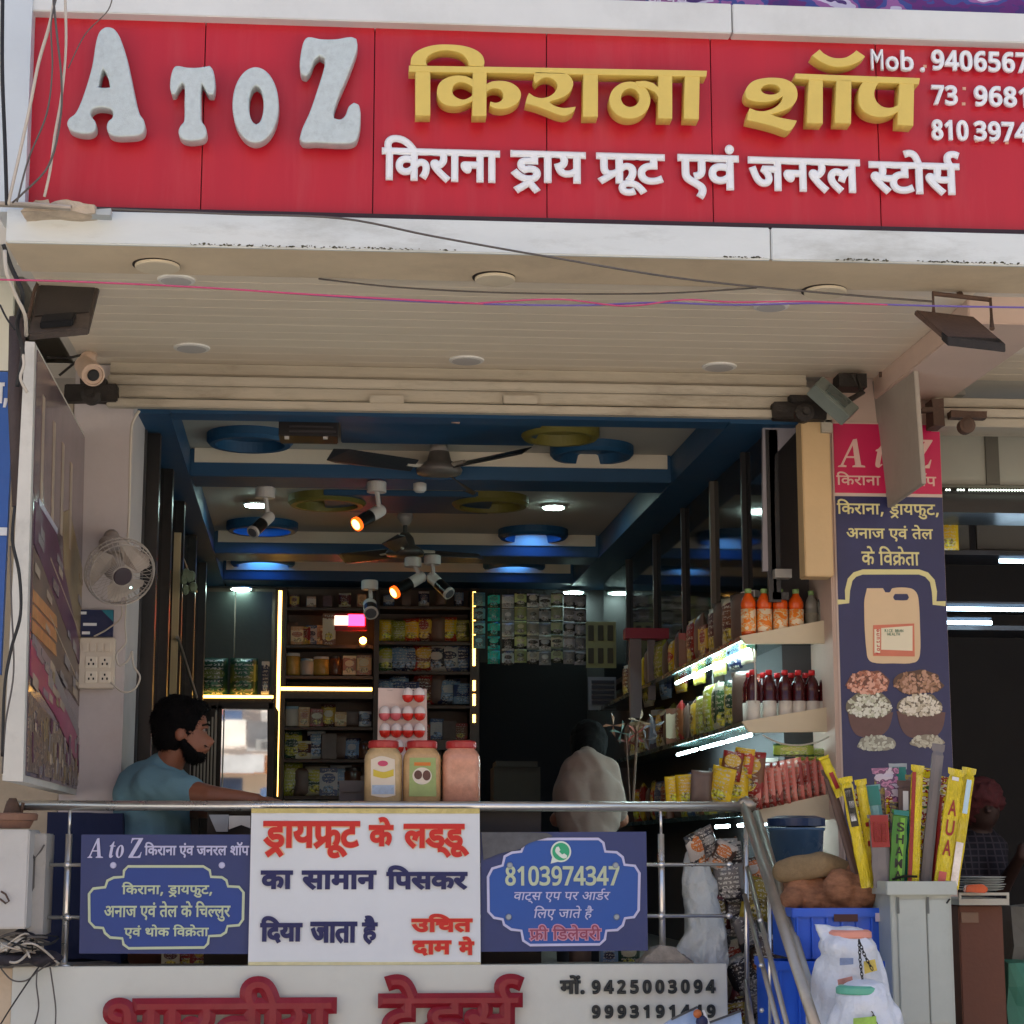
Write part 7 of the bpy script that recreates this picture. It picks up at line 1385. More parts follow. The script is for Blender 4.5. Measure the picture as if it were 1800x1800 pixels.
# lumpy brown sack with burlap on top
t = thing('net_sack', 'brown net sack of coconuts on the upper blue crate', 'sack', P(1475, 1597, 6.5)); rr = random.Random(2)
pr = []
for u, v, r in ((1405, 1560, 22), (1440, 1568, 25), (1478, 1562, 24), (1515, 1568, 24), (1540, 1572, 20), (1425, 1588, 20), (1462, 1590, 22), (1500, 1592, 22), (1535, 1592, 18), (1392, 1585, 16), (1500, 1548, 20), (1530, 1548, 16)): pr.append(('e', P(u, v - 4, 6.46 + rr.uniform(-.05, .06)), (r * .0024, .06, r * .0025)))
me = blob(pr, .009, 2)
for v in me.vertices: v.co += noise.noise_vector(v.co * 40) * .005 + noise.noise_vector(v.co * 120) * .0025
coir = M('coir_brown', (170, 118, 86), .9, var=.35, scale=34, bump=.6, dirt=(96, 56, 36), dirt_amt=.6, stretch=(1, 1, 2.5)); link('coconut_bundle', me, coir, t, smooth=True)
me = blob([('c', P(1375, 1532, 6.5), P(1440, 1520, 6.46), .034, .045), ('c', P(1440, 1520, 6.46), P(1492, 1532, 6.48), .045, .028), ('c', P(1492, 1532, 6.48), P(1508, 1552, 6.5), .026, .02)], .01, 3)
for v in me.vertices: v.co += noise.noise_vector(v.co * 16) * .01
link('burlap', me, M('burlap', (150, 126, 92), .95, var=.2, scale=50, bump=.5), t, smooth=True)
# blue tub
t = thing('plastic_tub', 'translucent blue plastic tub behind the brown sack', 'tub', P(1405, 1530, 7.0)); c = P(1402, 1545, 7.0)
b = B(); b.lathe([(.085, 0), (.098, .17), (.103, .172), (.103, .182), (.095, .182), (.084, .02)], c, n=32); b.mk('body', M('tub_blue', (74, 104, 136), .25, var=.1), t, smooth=True)
b = B(); b.lathe([(.086, .186), (.104, .188), (.104, .215), (.07, .225)], c, n=32); b.mk('lid', M('tub_lid', (36, 56, 92), .35, var=.1), t)
# cupboard / bin with incense sticks
cp = thing('metal_bin', 'pale grey metal box cupboard holding the incense packets', 'cupboard', P(1618, 1800, 6.2)); gm = M('metal_greygreen', (176, 182, 174), .4, var=.06, scale=5, bump=.02, dirt=(130, 132, 122), dirt_amt=.3)
Yc = 6.2; b = B(); x0, x1 = P(1568, 1680, Yc).x, P(1676, 1680, Yc).x; zt_ = P(1620, 1566, Yc).z
b.box(x0, x1, Yc, Yc + .3, .55, zt_); b.mk('cabinet', gm, cp, bevel=.003)
b = B(); xa, xb_ = P(1556, 1560, Yc).x, P(1679, 1560, Yc).x; z2 = P(1620, 1549, Yc).z; z3 = P(1620, 1573, Yc).z
b.box(xa, xb_, Yc - .02, Yc - .008, z3, z2); b.box(xa, xa + .01, Yc - .008, Yc + .3, z3, z2); b.box(xb_ - .01, xb_, Yc - .008, Yc + .3, z3, z2); b.box(xa, xb_, Yc + .3, Yc + .31, z3, z2); b.mk('top_tray', gm, cp, bevel=.002)
b = B(); b.pbox(1581, 1581, 1631, 1800, Yc - .008, .006); b.mk('door_panel', gm, cp, bevel=.002); b = B(); b.pbox(1633, 1581, 1672, 1800, Yc - .008, .006); b.mk('door_panel', gm, cp, bevel=.002)
b = B(); b.pbox(1577, 1577, 1581, 1606, Yc - .01, .004); b.pbox(1630, 1577, 1633.5, 1606, Yc - .01, .004); b.mk('hinge', M('metal_darkgrey', (96, 100, 96), .5), cp)  # hinges in a darker grey than the doors
b = B(); b.tube([P(1664, 1588, Yc - .01), P(1670, 1580, Yc - .012)], .003, 5); b.mk('scratch_handle', dark, cp)
ym = M('foil_yellow', (222, 196, 24), .24, .15, var=.25, scale=30, bump=.7, dirt=(226, 214, 150), dirt_amt=.5, stretch=(1, 1, .35)); rdm = M('foil_red', (150, 26, 24), .35, var=.1); tealm = M('foil_teal', (14, 120, 110), .35, var=.1); grm = M('foil_green', (70, 130, 40), .35, var=.12); brm = M('tube_brown', (96, 72, 62), .55, var=.15); gym = M('tube_grey', (120, 112, 110), .4, var=.12, scale=14)
blkp = M('print_black', (20, 20, 16), .4, var=0)
def stick(label, a, e, wd, mat, Y, marks=None, mmat=None, dp=.022, crimp=True):
    """long flat foil packet from its top pixel to its bottom pixel"""
    A, E_ = P(*a, Y), P(*e, Y - .015); ax_ = (A - E_).normalized(); s = Vector((ax_.z, 0, -ax_.x)); w_ = wd / F * Y / 2; L = (A - E_).length
    t = thing('incense_packet', label, 'incense packet', E_, 'long incense packets in the metal box'); b = B(); vs = []; ring = []
    for t_, k_, dk_ in ((0, 1, 1), (.14, .97, .9), (.3, 1.03, 1.05), (.46, .96, .95), (.62, 1.05, 1.08), (.78, .97, .95), (.92, 1.02, .9), (.945, .85, .25), (.955, 1.15, .14), (1, 1.22, .1)):
        c = E_.lerp(A, t_)
        for j in range(8):
            th = 2 * math.pi * j / 8 + math.pi / 8; vs.append(c + s * (w_ * k_ * 1.05 * math.cos(th)) + Vector((0, dp / 2 * dk_ * math.sin(th), 0)) + noise.noise_vector(c * 30 + Vector((th, 0, 0))) * .0022)
    fs = [tuple(range(7, -1, -1)), tuple(range(72, 80))]
    for i in range(9):
        for j in range(8): fs.append((i * 8 + j, i * 8 + (j + 1) % 8, (i + 1) * 8 + (j + 1) % 8, (i + 1) * 8 + j))
    b.add(vs, fs); b.mk('wrapper', mat, t)
    if marks:
        for (t0, t1, s0, s1, mm) in marks:
            b = B(); q = [E_.lerp(A, t_) + s * (w_ * ss) - Vector((0, dp / 2 + .0012, 0)) for t_, ss in ((t0, s0), (t0, s1), (t1, s1), (t1, s0))]; b.prism(q, [p + Vector((0, .0012, 0)) for p in q]); b.mk('print', mm, t)
    return t, A, E_, s, w_
def vtext(txt, A, E_, s, w_, t, mat, t0, t1, dp=.022, hs=.8):
    n = len(txt)
    for i, ch in enumerate(txt):
        c = E_.lerp(A, t1 - (t1 - t0) * (i + .5) / n) - Vector((0, dp / 2 + .003, 0)); H = (t1 - t0) * (A - E_).length / n * .78
        cu = bpy.data.curves.new('t', 'FONT'); cu.body = ch; cu.size = 1; cu.offset = .02; ob_ = bpy.data.objects.new('t', cu); me = bpy.data.meshes.new_from_object(ob_); bpy.data.objects.remove(ob_); bpy.data.curves.remove(cu)
        a_ = min(v.co.x for v in me.vertices); b_ = max(v.co.x for v in me.vertices); ax_ = (A - E_).normalized()
        for v in me.vertices: v.co = c + s * ((v.co.x - (a_ + b_) / 2) / (b_ - a_) * w_ * 2 * hs) + ax_ * ((v.co.y / .73 - .5) * H)
        link('lettering', me, mat, t)
wsh = M('print_offwhite', (230, 226, 220), .3, var=.1)  # off-white print for the packet marks
stick('dark brown incense tube leaning far left behind the yellow packets', (1452, 1352), (1512, 1560), 16, brm, 6.42)
stick('short tilted yellow packet top with a teal cap at the far left', (1447, 1330), (1478, 1400), 17, ym, 6.40, [(.2, .6, -.5, .4, rdm)])
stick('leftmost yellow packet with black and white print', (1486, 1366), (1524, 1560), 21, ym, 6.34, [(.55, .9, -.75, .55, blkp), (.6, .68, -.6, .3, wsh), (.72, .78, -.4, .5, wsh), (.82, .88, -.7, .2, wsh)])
stick('second yellow packet with red letters beside the black printed one', (1512, 1370), (1540, 1560), 19, ym, 6.37, [(.2, .25, -.4, .5, rdm), (.38, .43, -.5, .3, rdm), (.56, .6, -.4, .5, rdm)])
stick('pale teal packet behind the flame printed pack', (1532, 1380), (1556, 1560), 26, M('foil_paleteal', (120, 170, 170), .3, var=.25, scale=20), 6.40, [(.8, .99, -.8, .8, tealm)])
stick('mauve flower printed wide packet at the back centre', (1556, 1350), (1570, 1560), 42, MB('print_mauve', [(150, 100, 130), (196, 130, 160), (110, 70, 100), (206, 190, 196)], 24, .3), 6.44)
stick('flame printed red and yellow pack in the front', (1543, 1432), (1552, 1560), 34, gym, 6.32, [(.55, .99, -.95, .95, rdm), (.62, .9, -.75, .75, M('print_flame', (232, 176, 50), .3, var=.25, scale=30))])
t, A, E_, s, w_ = stick('green packet with the vertical word in black letters', (1583, 1424), (1575, 1560), 27, grm, 6.31, [(.93, .995, -1, 1, tealm), (.04, .9, -.05, .55, M('foil_lime', (120, 176, 50), .35, var=.1))]); vtext('SHAMA', A, E_, s, w_ * .62, t, blkp, .08, .86)
stick('pale blue white packet top with a green band behind the centre', (1578, 1342), (1590, 1560), 28, M('foil_mist', (170, 176, 176), .3, var=.2, scale=16), 6.46, [(.86, .97, -.9, .9, tealm)])
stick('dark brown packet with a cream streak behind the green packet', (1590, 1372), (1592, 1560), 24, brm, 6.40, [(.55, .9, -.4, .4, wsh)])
stick('teal capped packet between the green and the red lettered packets', (1601, 1424), (1596, 1560), 12, tealm, 6.34)
t, A, E_, s, w_ = stick('tall yellow packet with red letters right of the green packet', (1613, 1345), (1604, 1560), 21, ym, 6.33, [(.05, .94, -1.0, -.35, rdm)]); 
stick('tall grey brown tube slanting right of centre', (1650, 1308), (1626, 1560), 20, gym, 6.36)
stick('red edged narrow packet beside the grey tube', (1652, 1400), (1641, 1560), 10, rdm, 6.38)
rz_ = random.Random(40); mixp = [MB('print_stick_a', [(222, 196, 24), (150, 30, 26), (230, 220, 190), (222, 190, 30), (60, 100, 50)], 30, .25), MB('print_stick_b', [(40, 110, 80), (200, 190, 60), (20, 120, 110), (220, 220, 200)], 30, .25), MB('print_stick_c', [(90, 66, 58), (120, 100, 90), (150, 130, 60), (60, 50, 48)], 30, .35)]
for i, (ut, vt, ub, wd, k_) in enumerate(((1500, 1388, 1532, 14, 0), (1528, 1400, 1548, 16, 1), (1562, 1388, 1566, 18, 0), (1600, 1362, 1598, 16, 2), (1630, 1350, 1615, 17, 0), (1640, 1386, 1622, 14, 1), (1664, 1366, 1640, 18, 0), (1692, 1372, 1662, 16, 2), (1572, 1410, 1568, 14, 2), (1620, 1420, 1612, 14, 2), (1546, 1372, 1558, 16, 2))):
    stick('%s packet filling the bundle behind the front packets, %s' % (('yellow and red', 'green and yellow', 'brown')[k_], ORD[i]), (ut, vt), (ub, 1560), wd, mixp[k_], 6.41 + .012 * (i % 4))
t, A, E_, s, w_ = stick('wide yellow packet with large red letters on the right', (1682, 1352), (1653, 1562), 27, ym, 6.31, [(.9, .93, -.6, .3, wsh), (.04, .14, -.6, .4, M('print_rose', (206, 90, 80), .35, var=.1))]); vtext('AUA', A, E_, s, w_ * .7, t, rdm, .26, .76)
stick('rightmost yellow packet with a shiny silver and blue foil stripe', (1704, 1350), (1674, 1562), 22, ym, 6.35, [(.62, .9, -.3, .5, M('foil_sky', (176, 210, 232), .2, .3, var=.1)), (.03, .38, -.6, .6, M('foil_silver', (214, 214, 216), .2, .5, var=.3, scale=30))])
b = B(); b.tube([P(1568, 1546, 6.28), P(1590, 1540, 6.27), P(1612, 1541, 6.28)], .004, 6); b.mk('rubber_band', blkp, label='black band round the foot of the green packet', cat='band')
# carton and tray to the right
t = thing('cardboard_carton', 'tall brown cardboard carton right of the grey cupboard', 'carton', P(1730, 1800, 6.7)); b = B(); b.pbox(1690, 1592, 1768, 1880, 6.7, .3); b.mk('body', M('cardboard', (112, 72, 56), .8, var=.08, scale=8, bump=.08), t, bevel=.004); b = B(); b.pbox(1690, 1604, 1720, 1622, 6.695, .004); b.mk('tape', M('carton_tape', (124, 90, 68), .4, var=.1), t)
t = thing('tray', 'shallow pale tray on top of the brown carton', 'tray', P(1730, 1592, 6.68)); b = B(); b.pbox(1686, 1580, 1774, 1591, 6.66, .32); b.mk('base', M('tray_cream', (190, 184, 168), .5, var=.08), t); b = B(); b.pbox(1686, 1569, 1774, 1574, 6.655, .01); b.pbox(1686, 1574, 1690, 1580, 6.655, .01); b.pbox(1770, 1574, 1774, 1580, 6.655, .01); b.mk('rim', M('tray_cream', (190, 184, 168)), t)
t = thing('plate_stack', 'stack of white paper plates on the tray', 'plates', P(1725, 1568, 6.75))
for i in range(6):
    b = B(); c = P(1724 + (i % 3) * 2, 1566 - i * 4.2, 6.78); b.lathe([(.05, 0), (.078, .006), (.08, .008), (.05, .003)], c, n=28); b.mk('plate', M('plate_white', (200, 202, 196), .5, var=.06), t)
b = B(); b.poly([(1697, 1568), (1700, 1556), (1728, 1554), (1738, 1562), (1734, 1570)], 6.62, .03); b.mk('orange_packet', M('packet_orange', (214, 84, 24), .35, var=.2, scale=30), label='small bright orange packet in front of the white plates', cat='packet', bevel=.003)
# white carrier bags with lidded containers, black chain
bagm = M('bag_white', (214, 218, 226), .3, var=.08, scale=9, bump=.5)
def bag(label, prims, lid_px, lid_col, Y, seed):
    t = thing('carrier_bag', label, 'carrier bag', P(lid_px[0], 1800, Y), 'white carrier bags'); me = blob(prims, .008, 2); rr = random.Random(seed)
    for v in me.vertices: v.co += noise.noise_vector(v.co * 12 + Vector((seed, 0, 0))) * .012; q_ = noise.noise(v.co * 16) ; v.co += (1 - abs(noise.noise(Vector((v.co.x * 26, v.co.y * 26, v.co.z * 9))) * 2.2)) * .006 * Vector((.5, -1, .1)) + noise.noise_vector(v.co * 60) * .0016
    link('bag', me, bagm, t, smooth=True)
    b = B(); b.lathe([(.066, -.004), (.068, .0), (.067, .014), (.058, .02)], P(*lid_px, Y - .005), n=28); b.mk('lid', M('lid_' + str(seed), lid_col, .35, var=.06), t, smooth=False); return t
t = bag('larger white carrier bag round a jar with a coral orange lid', [('c', P(1490, 1675, 5.95), P(1492, 1850, 5.95), .085, .11), ('e', P(1490, 1665, 5.95), (.09, .09, .05)), ('c', P(1450, 1700, 5.97), P(1445, 1850, 5.97), .035, .06), ('c', P(1452, 1650, 5.95), P(1436, 1628, 5.95), .014, .008), ('c', P(1436, 1628, 5.95), P(1470, 1634, 5.95), .008, .012), ('c', P(1530, 1690, 5.98), P(1540, 1850, 5.98), .04, .05)], (1493, 1646), (226, 150, 130), 5.95, 3)
for i, (pts, col) in enumerate((([(1476, 1684), (1500, 1684), (1500, 1695), (1476, 1697)], (120, 136, 170)), ([(1518, 1690), (1538, 1686), (1542, 1706), (1520, 1712)], (214, 190, 90)), ([(1472, 1722), (1498, 1716), (1500, 1730), (1474, 1734)], (206, 140, 126)))):
    px_shape('bag_print', [pts], 5.83, .001, M('bag_print_%d' % i, col, .5, var=.3, scale=30), t, sm=False)
t = bag('smaller white carrier bag in front round a jar with a green lid', [('c', P(1520, 1770, 5.75), P(1524, 1850, 5.75), .085, .1), ('e', P(1508, 1756, 5.75), (.07, .07, .04)), ('c', P(1476, 1790, 5.77), P(1470, 1860, 5.77), .04, .05), ('c', P(1566, 1780, 5.75), P(1572, 1860, 5.75), .03, .04)], (1510, 1744), (96, 176, 150), 5.75, 4)
px_shape('bag_print', [[(1500, 1790), (1540, 1786), (1542, 1812), (1500, 1812)]], 5.635, .001, M('bag_print_lime', (150, 190, 80), .5, var=.3, scale=30), t, sm=False)
t = thing('chain', 'thin black link chain draped over the white carrier bags', 'chain', P(1520, 1700, 5.7)); b = B()
path = [(1510, 1652), (1512, 1690), (1516, 1722), (1523, 1756), (1535, 1785), (1546, 1815)]; rr = random.Random(6)
def link_chain(path, Y0_, Y1_):
    L = [];
    for i in range(len(path) - 1):
        a, c_ = Vector(path[i]), Vector(path[i + 1]); n = max(1, int((c_ - a).length / 6.2))
        for j in range(n): L.append(a.lerp(c_, j / n))
    for i, p in enumerate(L[:-1]):
        Y = Y0_ + (Y1_ - Y0_) * i / len(L); A = P(p.x, p.y, Y); E_ = P(L[i + 1].x, L[i + 1].y, Y); ax_ = (E_ - A).normalized(); s = Vector((ax_.z, 0, -ax_.x)) if i % 2 else Vector((ax_.z * .3, .95, -ax_.x * .3)); c = (A + E_) / 2; h = (E_ - A).length * .72
        b.tube([c + ax_ * h * math.cos(k_ * math.pi / 4) + s * .0038 * math.sin(k_ * math.pi / 4) for k_ in range(9)], .0016, 4)
link_chain(path, 5.83, 5.62); link_chain([(1511, 1656), (1520, 1680), (1530, 1698), (1537, 1711)], 5.82, 5.82); b.mk('chain_links', bcab, t)
# clutter behind the corner of the railing
t = thing('plastic_sack', 'tall pale grey plastic sack standing behind the railing end', 'sack', P(1240, 1697, 6.85))
me = blob([('c', P(1214, 1504, 6.9), P(1218, 1540, 6.88), .02, .04), ('c', P(1218, 1530, 6.88), P(1222, 1560, 6.88), .04, .052), ('c', P(1238, 1520, 6.88), P(1240, 1560, 6.88), .022, .05), ('c', P(1230, 1560, 6.88), P(1236, 1640, 6.86), .06, .072), ('c', P(1236, 1640, 6.86), P(1236, 1690, 6.86), .07, .085), ('c', P(1216, 1660, 6.84), P(1192, 1690, 6.82), .05, .035)], .01, 4)
for v in me.vertices: v.co += noise.noise_vector(v.co * Vector((9, 9, 4))) * .016 + noise.noise_vector(v.co * 26) * .008 + Vector((0, -1, 0)) * abs(noise.noise(Vector((v.co.x * 30, v.co.y * 9, v.co.z * 12)))) * .02
link('sack', me, M('sack_pale', (200, 206, 204), .4, var=.1, scale=10, bump=.5), t, smooth=True)
b = B(); b.poly([(1122, 1692), (1140, 1676), (1160, 1664), (1185, 1670), (1205, 1680), (1222, 1692), (1210, 1697), (1130, 1697)], 6.67, .08); b.mk('rag', M('rag_grey', (150, 142, 132), .9, var=.3, scale=30, bump=.4), label='crumpled grey rag at the foot of the right railing post', cat='rag', crumple=(.014, 22, 3))
rr = random.Random(8); cl = [MP('clutter_a', [(140, 50, 30), (196, 110, 40), (80, 60, 50), (190, 180, 170), (50, 50, 50)], 18, .3), MP('clutter_b', [(60, 54, 54), (110, 104, 100), (40, 36, 38), (150, 146, 140)], 16, .3), MP('clutter_c', [(110, 90, 30), (150, 130, 40), (60, 40, 36), (90, 30, 30)], 18, .3)]
kc = [k_pouch(m, .09, .12, .04, 'snack_packet', i + 20) for i, m in enumerate(cl)]
lay = [(1235, 1500, 0), (1258, 1502, 0), (1278, 1508, 1), (1252, 1478, 1), (1286, 1560, 1), (1268, 1560, 2), (1262, 1610, 2), (1288, 1620, 1), (1280, 1665, 1), (1300, 1700, 0), (1296, 1745, 2), (1322, 1640, 1), (1324, 1590, 2), (1330, 1530, 0), (1322, 1720, 1), (1340, 1760, 1), (1304, 1790, 2), (1272, 1520, 0), (1340, 1690, 0), (1296, 1500, 1)]
for i, (u, v, k_) in enumerate(lay):
    kc[k_].put(P(u, v + 26, 6.85 + rr.uniform(0, .12)), ['orange and brown snack packet hanging behind the railing corner', 'dull silver snack packet hanging behind the railing corner', 'dark mustard snack packet hanging behind the railing corner'][k_], 'packet', ['orange hanging packets', 'silver hanging packets', 'mustard hanging packets'][k_], rz=rr.uniform(-.7, .7), ry=rr.uniform(-.5, .5), sc=rr.uniform(.75, 1.25))
bb = B(); bb.tube([P(1292, 1470, 6.95), P(1306, 1800, 6.95)], .006, 6); bb.mk('display_pole', rust, label='thin pole carrying the hanging snack packets', cat='pole')
# plinth-level odds under the banners
for i, (u, c_) in enumerate(((300, 'g'), (330, 'a'), (350, 'g'), (385, 'e'), (1070, 'h'), (1105, 'b'), (1020, 'e'))): K[c_].put(P(u, 1706, 7.05), 'dim packet on the floor under the banners, ' + ORD[i], 'packet', 'packets on the shop floor', sc=.8)
# tilted printed boards at the very bottom
for pts, lb in (([(1148, 1812), (1180, 1792), (1226, 1770), (1234, 1812)], 'left tilted pale blue printed board at the bottom edge'), ([(1238, 1812), (1240, 1800), (1302, 1777), (1306, 1812)], 'right tilted pale blue printed board at the bottom edge')):
    t = thing('printed_board', lb, 'board', P(pts[0][0], 1812, 6.3)); b = B(); b.poly(pts, 6.3, .01); b.mk('sheet', M('board_skyprint', (150, 176, 214), .35, var=.2, scale=16), t); ribbon_obj(pts[1:3], 4, 6.297, M('board_rim', (60, 66, 76), .4), t)
t = thing('figurine', 'small orange and dark blue toy standing between the tilted boards', 'toy', P(1232, 1812, 6.25)); b = B(); b.ball(P(1226, 1782, 6.25), .014); b.mk('head', M('toy_orange', (196, 110, 60), .5), t, smooth=True); b = B(); b.ball(P(1234, 1796, 6.25), (.02, .014, .02)); b.mk('torso', M('toy_navy', (36, 40, 80), .5), t, smooth=True); b = B(); b.tube([P(1236, 1776, 6.25), P(1246, 1800, 6.25)], .004, 6); b.mk('arm', wlet, t)

# ================================================================== LEFT FOREGROUND: metal boxes and wires
t = thing('meter_box', 'large pale metal meter box at the left edge of the railing', 'meter box', P(30, 1640, 6.5)); mb = M('metal_pale', (196, 194, 190), .45, var=.06, scale=6, dirt=(140, 136, 128), dirt_amt=.3)
b = B(); b.pbox(-70, 1458, 49, 1633, 6.5, .22); b.mk('case', mb, t, bevel=.005); b = B(); b.tube([P(2, 1567, 6.49), P(10, 1572, 6.485), P(16, 1584, 6.485), P(10, 1588, 6.485), P(0, 1580, 6.49)], .0035, 6); b.mk('handle', rust, t)
t = thing('meter_box', 'narrow open pale box with wires behind the large meter box', 'meter box', P(66, 1640, 6.6)); b = B(); b.pbox(51, 1465, 78, 1645, 6.6, .18); b.mk('case', M('metal_pale2', (180, 176, 170), .5, var=.1, scale=8, dirt=(110, 104, 96)), t, bevel=.004); b = B(); b.poly([(54, 1500), (62, 1506), (60, 1560), (50, 1580)], 6.592, .006); b.mk('opening', M('box_inside', (96, 92, 88), .7, var=.2), t)
b = B(); b.tube([P(52, 1484, 6.59), P(60, 1510, 6.585), P(72, 1495, 6.585), P(78, 1485, 6.59)], .003, 5); b.mk('wire', gcab, t)
t = thing('clay_pot', 'brown pot with a thick rim on top of the meter box', 'pot', P(25, 1458, 6.65)); b = B(); c = P(20, 1456, 6.66); b.lathe([(.06, 0), (.07, .02), (.072, .025), (.084, .027), (.086, .045), (.08, .05)], c, n=28); b.mk('body', M('clay', (140, 104, 86), .7, var=.15), t)
b = B(); b.lathe([(.03, .05), (.022, .08), (.012, .1)], c, n=16); b.tube([c + Vector((.03, 0, .05)), c + Vector((.035, 0, .085))], .006, 6); b.mk('top_knob', rust, t)
t = thing('cable_junction', 'tangle of dark wires and a small white connector on the plinth', 'junction', P(60, 1695, 6.6)); rr = random.Random(12)
for i in range(16):
    a = (rr.uniform(-5, 40), rr.uniform(1635, 1690)); e = (rr.uniform(40, 105), rr.uniform(1640, 1695)); mid = ((a[0] + e[0]) / 2 + rr.uniform(-20, 20), rr.uniform(1640, 1692))
    cable('wire', [P(*a, 6.55 + rr.uniform(0, .1)), P(*mid, 6.52), P(*e, 6.55 + rr.uniform(0, .08))], rr.uniform(.002, .0045), [bcab, gcab, wcab][i % 3], t)
b = B(); b.pbox(24, 1648, 45, 1668, 6.53, .03); b.mk('connector', mb, t, bevel=.003); b = B(); b.pbox(0, 1656, 14, 1672, 6.55, .03); b.mk('connector', mb, t, bevel=.003)
me = blob([('e', P(20, 1685, 6.6), (.08, .06, .02)), ('e', P(75, 1684, 6.62), (.07, .05, .022)), ('e', P(50, 1640, 6.62), (.05, .03, .012))], .01, 2)
for v in me.vertices: v.co += noise.noise_vector(v.co * 30) * .012
link('dark_bundle', me, M('bundle_dark', (52, 48, 56), .8, var=.3, scale=30), t, smooth=True)
for pts, lb, m in (([(0, 1700), (20, 1722), (45, 1724), (66, 1708), (88, 1692)], 'thin grey wire looping over the left end of the plinth sign', gcab), ([(68, 1700), (50, 1725), (20, 1770), (0, 1802)], 'dark wire falling to the left over the plinth', bcab), ([(66, 1702), (64, 1730), (68, 1770), (60, 1805)], 'grey wire hanging straight down the plinth sign', gcab), ([(88, 1700), (94, 1740), (98, 1775), (97, 1805)], 'rightmost grey wire hanging on the plinth sign', gcab)):
    cable('hanging_wire', [P(u, v, 6.58) for u, v in pts], .0026, m, label=lb, cat='wire')
# dim stock behind the railing (left)
b = B(); b.pbox(80, 1430, 215, 1690, 7.1, .1); b.mk('blue_drape', M('drape_navy', (20, 30, 66), .8, var=.2, scale=5), label='dark navy cloth hanging behind the railing on the left', cat='cloth', crumple=(.02, 6, 3))
b = B(); b.poly([(367, 1432), (402, 1432), (400, 1462), (380, 1462)], 6.86, .02); b.mk('grey_pad', M('pad_grey', (150, 156, 164), .5), label='small grey pad hanging below the counter by the man', cat='pad')
b = B(); b.poly([(402, 1434), (440, 1434), (440, 1456), (424, 1450), (402, 1458)], 6.865, .01); b.mk('paper_sheet', M('paper_white', (214, 210, 204), .5), label='torn white paper below the counter left of the white banner', cat='paper')

# ================================================================== RIGHT SHOP INTERIOR
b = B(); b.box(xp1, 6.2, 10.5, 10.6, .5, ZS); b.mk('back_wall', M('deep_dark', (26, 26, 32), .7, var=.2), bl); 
t = thing('wall_cupboard', 'upper cupboard with frosted panels in the right shop', 'cupboard', P(1730, 860, 7.6)); fz = M('frosted', (150, 148, 136), .5, var=.06, scale=4)
for u0, u1 in ((1652, 1733), (1756, 1840)): b = B(); b.pbox(u0, 752, u1, 853, 7.62, .02); b.mk('frosted_panel', fz, t)
b = B(); b.pbox(1733, 750, 1756, 856, 7.61, .03); b.pbox(1650, 853, 1900, 858, 7.6, .05); b.mk('frame', M('frame_olive', (84, 80, 70), .5), t)
b = B(); b.pbox(1650, 866, 1900, 902, 7.66, .3); b.mk('bottom_board', blk, t)
t = thing('bead_light_strip', 'dotted strip of tiny white beads lit below the frosted panels', 'light strip', P(1730, 862, 7.58)); b = B(); i = 0
for u in range(1664, 1830, 5):
    if u in (1674, 1679, 1699): continue
    b.ball(P(u, 861 + (u - 1664) * .006, 7.58), .0042, 6, 4)
b.mk('lit_beads', M('bead_glow', (240, 255, 235), .4, var=0, emit=3), t); b = B(); b.pbox(1660, 864, 1840, 867, 7.585, .01); b.mk('strip', dark, t)
t = thing('storage_shelf', 'dark storage shelves with grey doors deep in the right shop', 'shelf unit', P(1730, 1500, 8.4)); gd = M('door_smoke', (84, 82, 78), .5, var=.08)
for u0, u1 in ((1672, 1703), (1717, 1810)): b = B(); b.pbox(u0, 905, u1, 966, 8.4, .02); b.mk('door', gd, t)
for v in (968, 1058, 1100): b = B(); b.pbox(1655, v, 1900, v + 8, 8.3, .3); b.mk('shelf', M('shelf_dark', (40, 42, 48), .4, var=.1), t)
for u0, u1, v in ((1757, 1850, 986), (1663, 1850, 1070), (1664, 1743, 1094)):
    t = thing('tube_light', {986: 'short lit tube light cut by the right edge', 1070: 'long lit tube light in the right shop', 1094: 'lit tube light just under the long one in the right shop'}[v], 'tube light', P(u0, v, 8.2), 'tube lights in the right shop')
    b = B(); b.tube([P(u0, v, 8.2), P(u1, v + (u1 - u0) * .012, 8.2)], .0085, 10); b.mk('tube', M('tube_glow', (200, 232, 255), .4, var=0, emit=10), t); b = B(); b.pbox(u0, v - 9, u1, v - 5, 8.21, .03); b.mk('batten', M('batten', (60, 70, 80), .4, var=0), t)
K['d'].put(P(1667, 967, 8.2), 'orange and yellow packet beside the poster in the right shop', 'packet', sc=.95)
b = B(); b.pbox(1772, 1690, 1840, 1860, 6.9, .2); b.mk('green_tarp', M('tarp_green', (50, 120, 96), .5, var=.15), label='green plastic sheet at the lower right corner', cat='tarpaulin', crumple=(.02, 8, 3))
b = B(); b.pbox(1778, 1590, 1860, 1690, 7.0, .2); b.mk('grey_bundle', M('bundle_grey', (110, 106, 96), .8, var=.2), label='grey bundle above the green sheet at the right edge', cat='bundle', crumple=(.02, 8, 3))

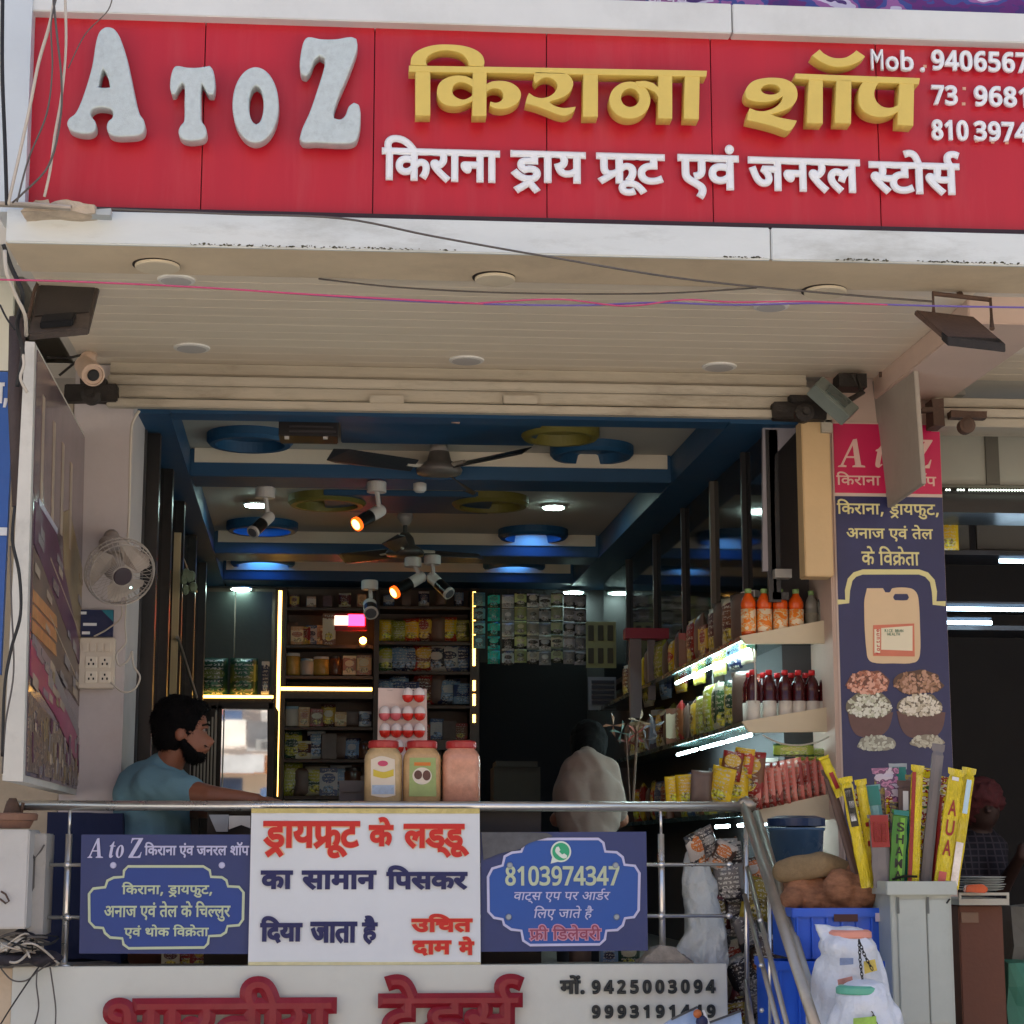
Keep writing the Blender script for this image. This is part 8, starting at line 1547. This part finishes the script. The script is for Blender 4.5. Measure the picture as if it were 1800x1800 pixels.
# ================================================================== STREET ACROSS (seen only in reflections, lights the front)
rr = random.Random(21)
for i in range(40):
    X = rr.uniform(-1.6, 2.8); Z = rr.uniform(1.4, 5.4); W = rr.uniform(.4, 1.5); H = rr.uniform(.15, .5); Y = -7.6 - i * .05
    c_ = [(150, 150, 148), (170, 92, 50), (190, 186, 176), (60, 80, 110), (120, 120, 116), (176, 160, 140), (90, 80, 74)][i % 7]
    b = B(); b.box(X, X + W, Y, Y + .04, Z, Z + H); b.mk('awning_sheet', M('street_sheet_%d' % (i % 7), c_, .6, var=.2, scale=3), label='small %s sheet on the stalls across the street, item %s from the row' % (['grey', 'orange', 'cream', 'blue', 'dull grey', 'tan', 'brown'][i % 7], NUM[i % 18]), cat='awning', group='stall sheets across the street')
cols = [((206, 176, 140), 'plaster_sand'), ((214, 206, 190), 'plaster_pale'), ((176, 130, 100), 'plaster_terra'), ((196, 190, 176), 'plaster_stone')]
x = -16
for i in range(7):
    w_ = rr.uniform(4, 5.5); h = rr.uniform(5, 9); col, nm = cols[i % 4]
    t = thing('street_building', ['sand', 'pale', 'terracotta', 'stone', 'tall sand', 'tall pale', 'small terracotta'][i] + ' coloured building across the street, seen only in mirrors', 'building', (x + w_ / 2, -11, 0), 'buildings across the street')
    b = B(); b.box(x, x + w_ - .1, -16, -10, 0, h); b.mk('wall', M(nm, col, .8, var=.1, scale=1.2), t)
    b = B(); b.box(x + .2, x + w_ - .3, -10, -9.2, 3.0, 3.15); b.mk('awning', M('awn%d' % i, [(206, 90, 50), (220, 220, 216), (40, 90, 150), (190, 120, 60)][i % 4], .6), t)
    b = B(); b.box(x + .3, x + w_ - .4, -10.0, -9.9, 3.3, 4.2); b.mk('signboard', MP('sgn%d' % (i % 3), [[(150, 150, 146), (120, 116, 110), (90, 50, 50)], [(230, 230, 226), (60, 70, 120), (200, 200, 200)], [(150, 140, 126), (176, 166, 150), (70, 100, 150)]][i % 3], 1.4, .5), t)
    for j in range(3):
        b = B(); b.box(x + .5 + j * 1.3, x + 1.3 + j * 1.3, -9.99, -9.9, 5 if h > 6.5 else 4.4, 6.2 if h > 6.5 else 4.9); b.mk('window', glassm, t)
    x += w_
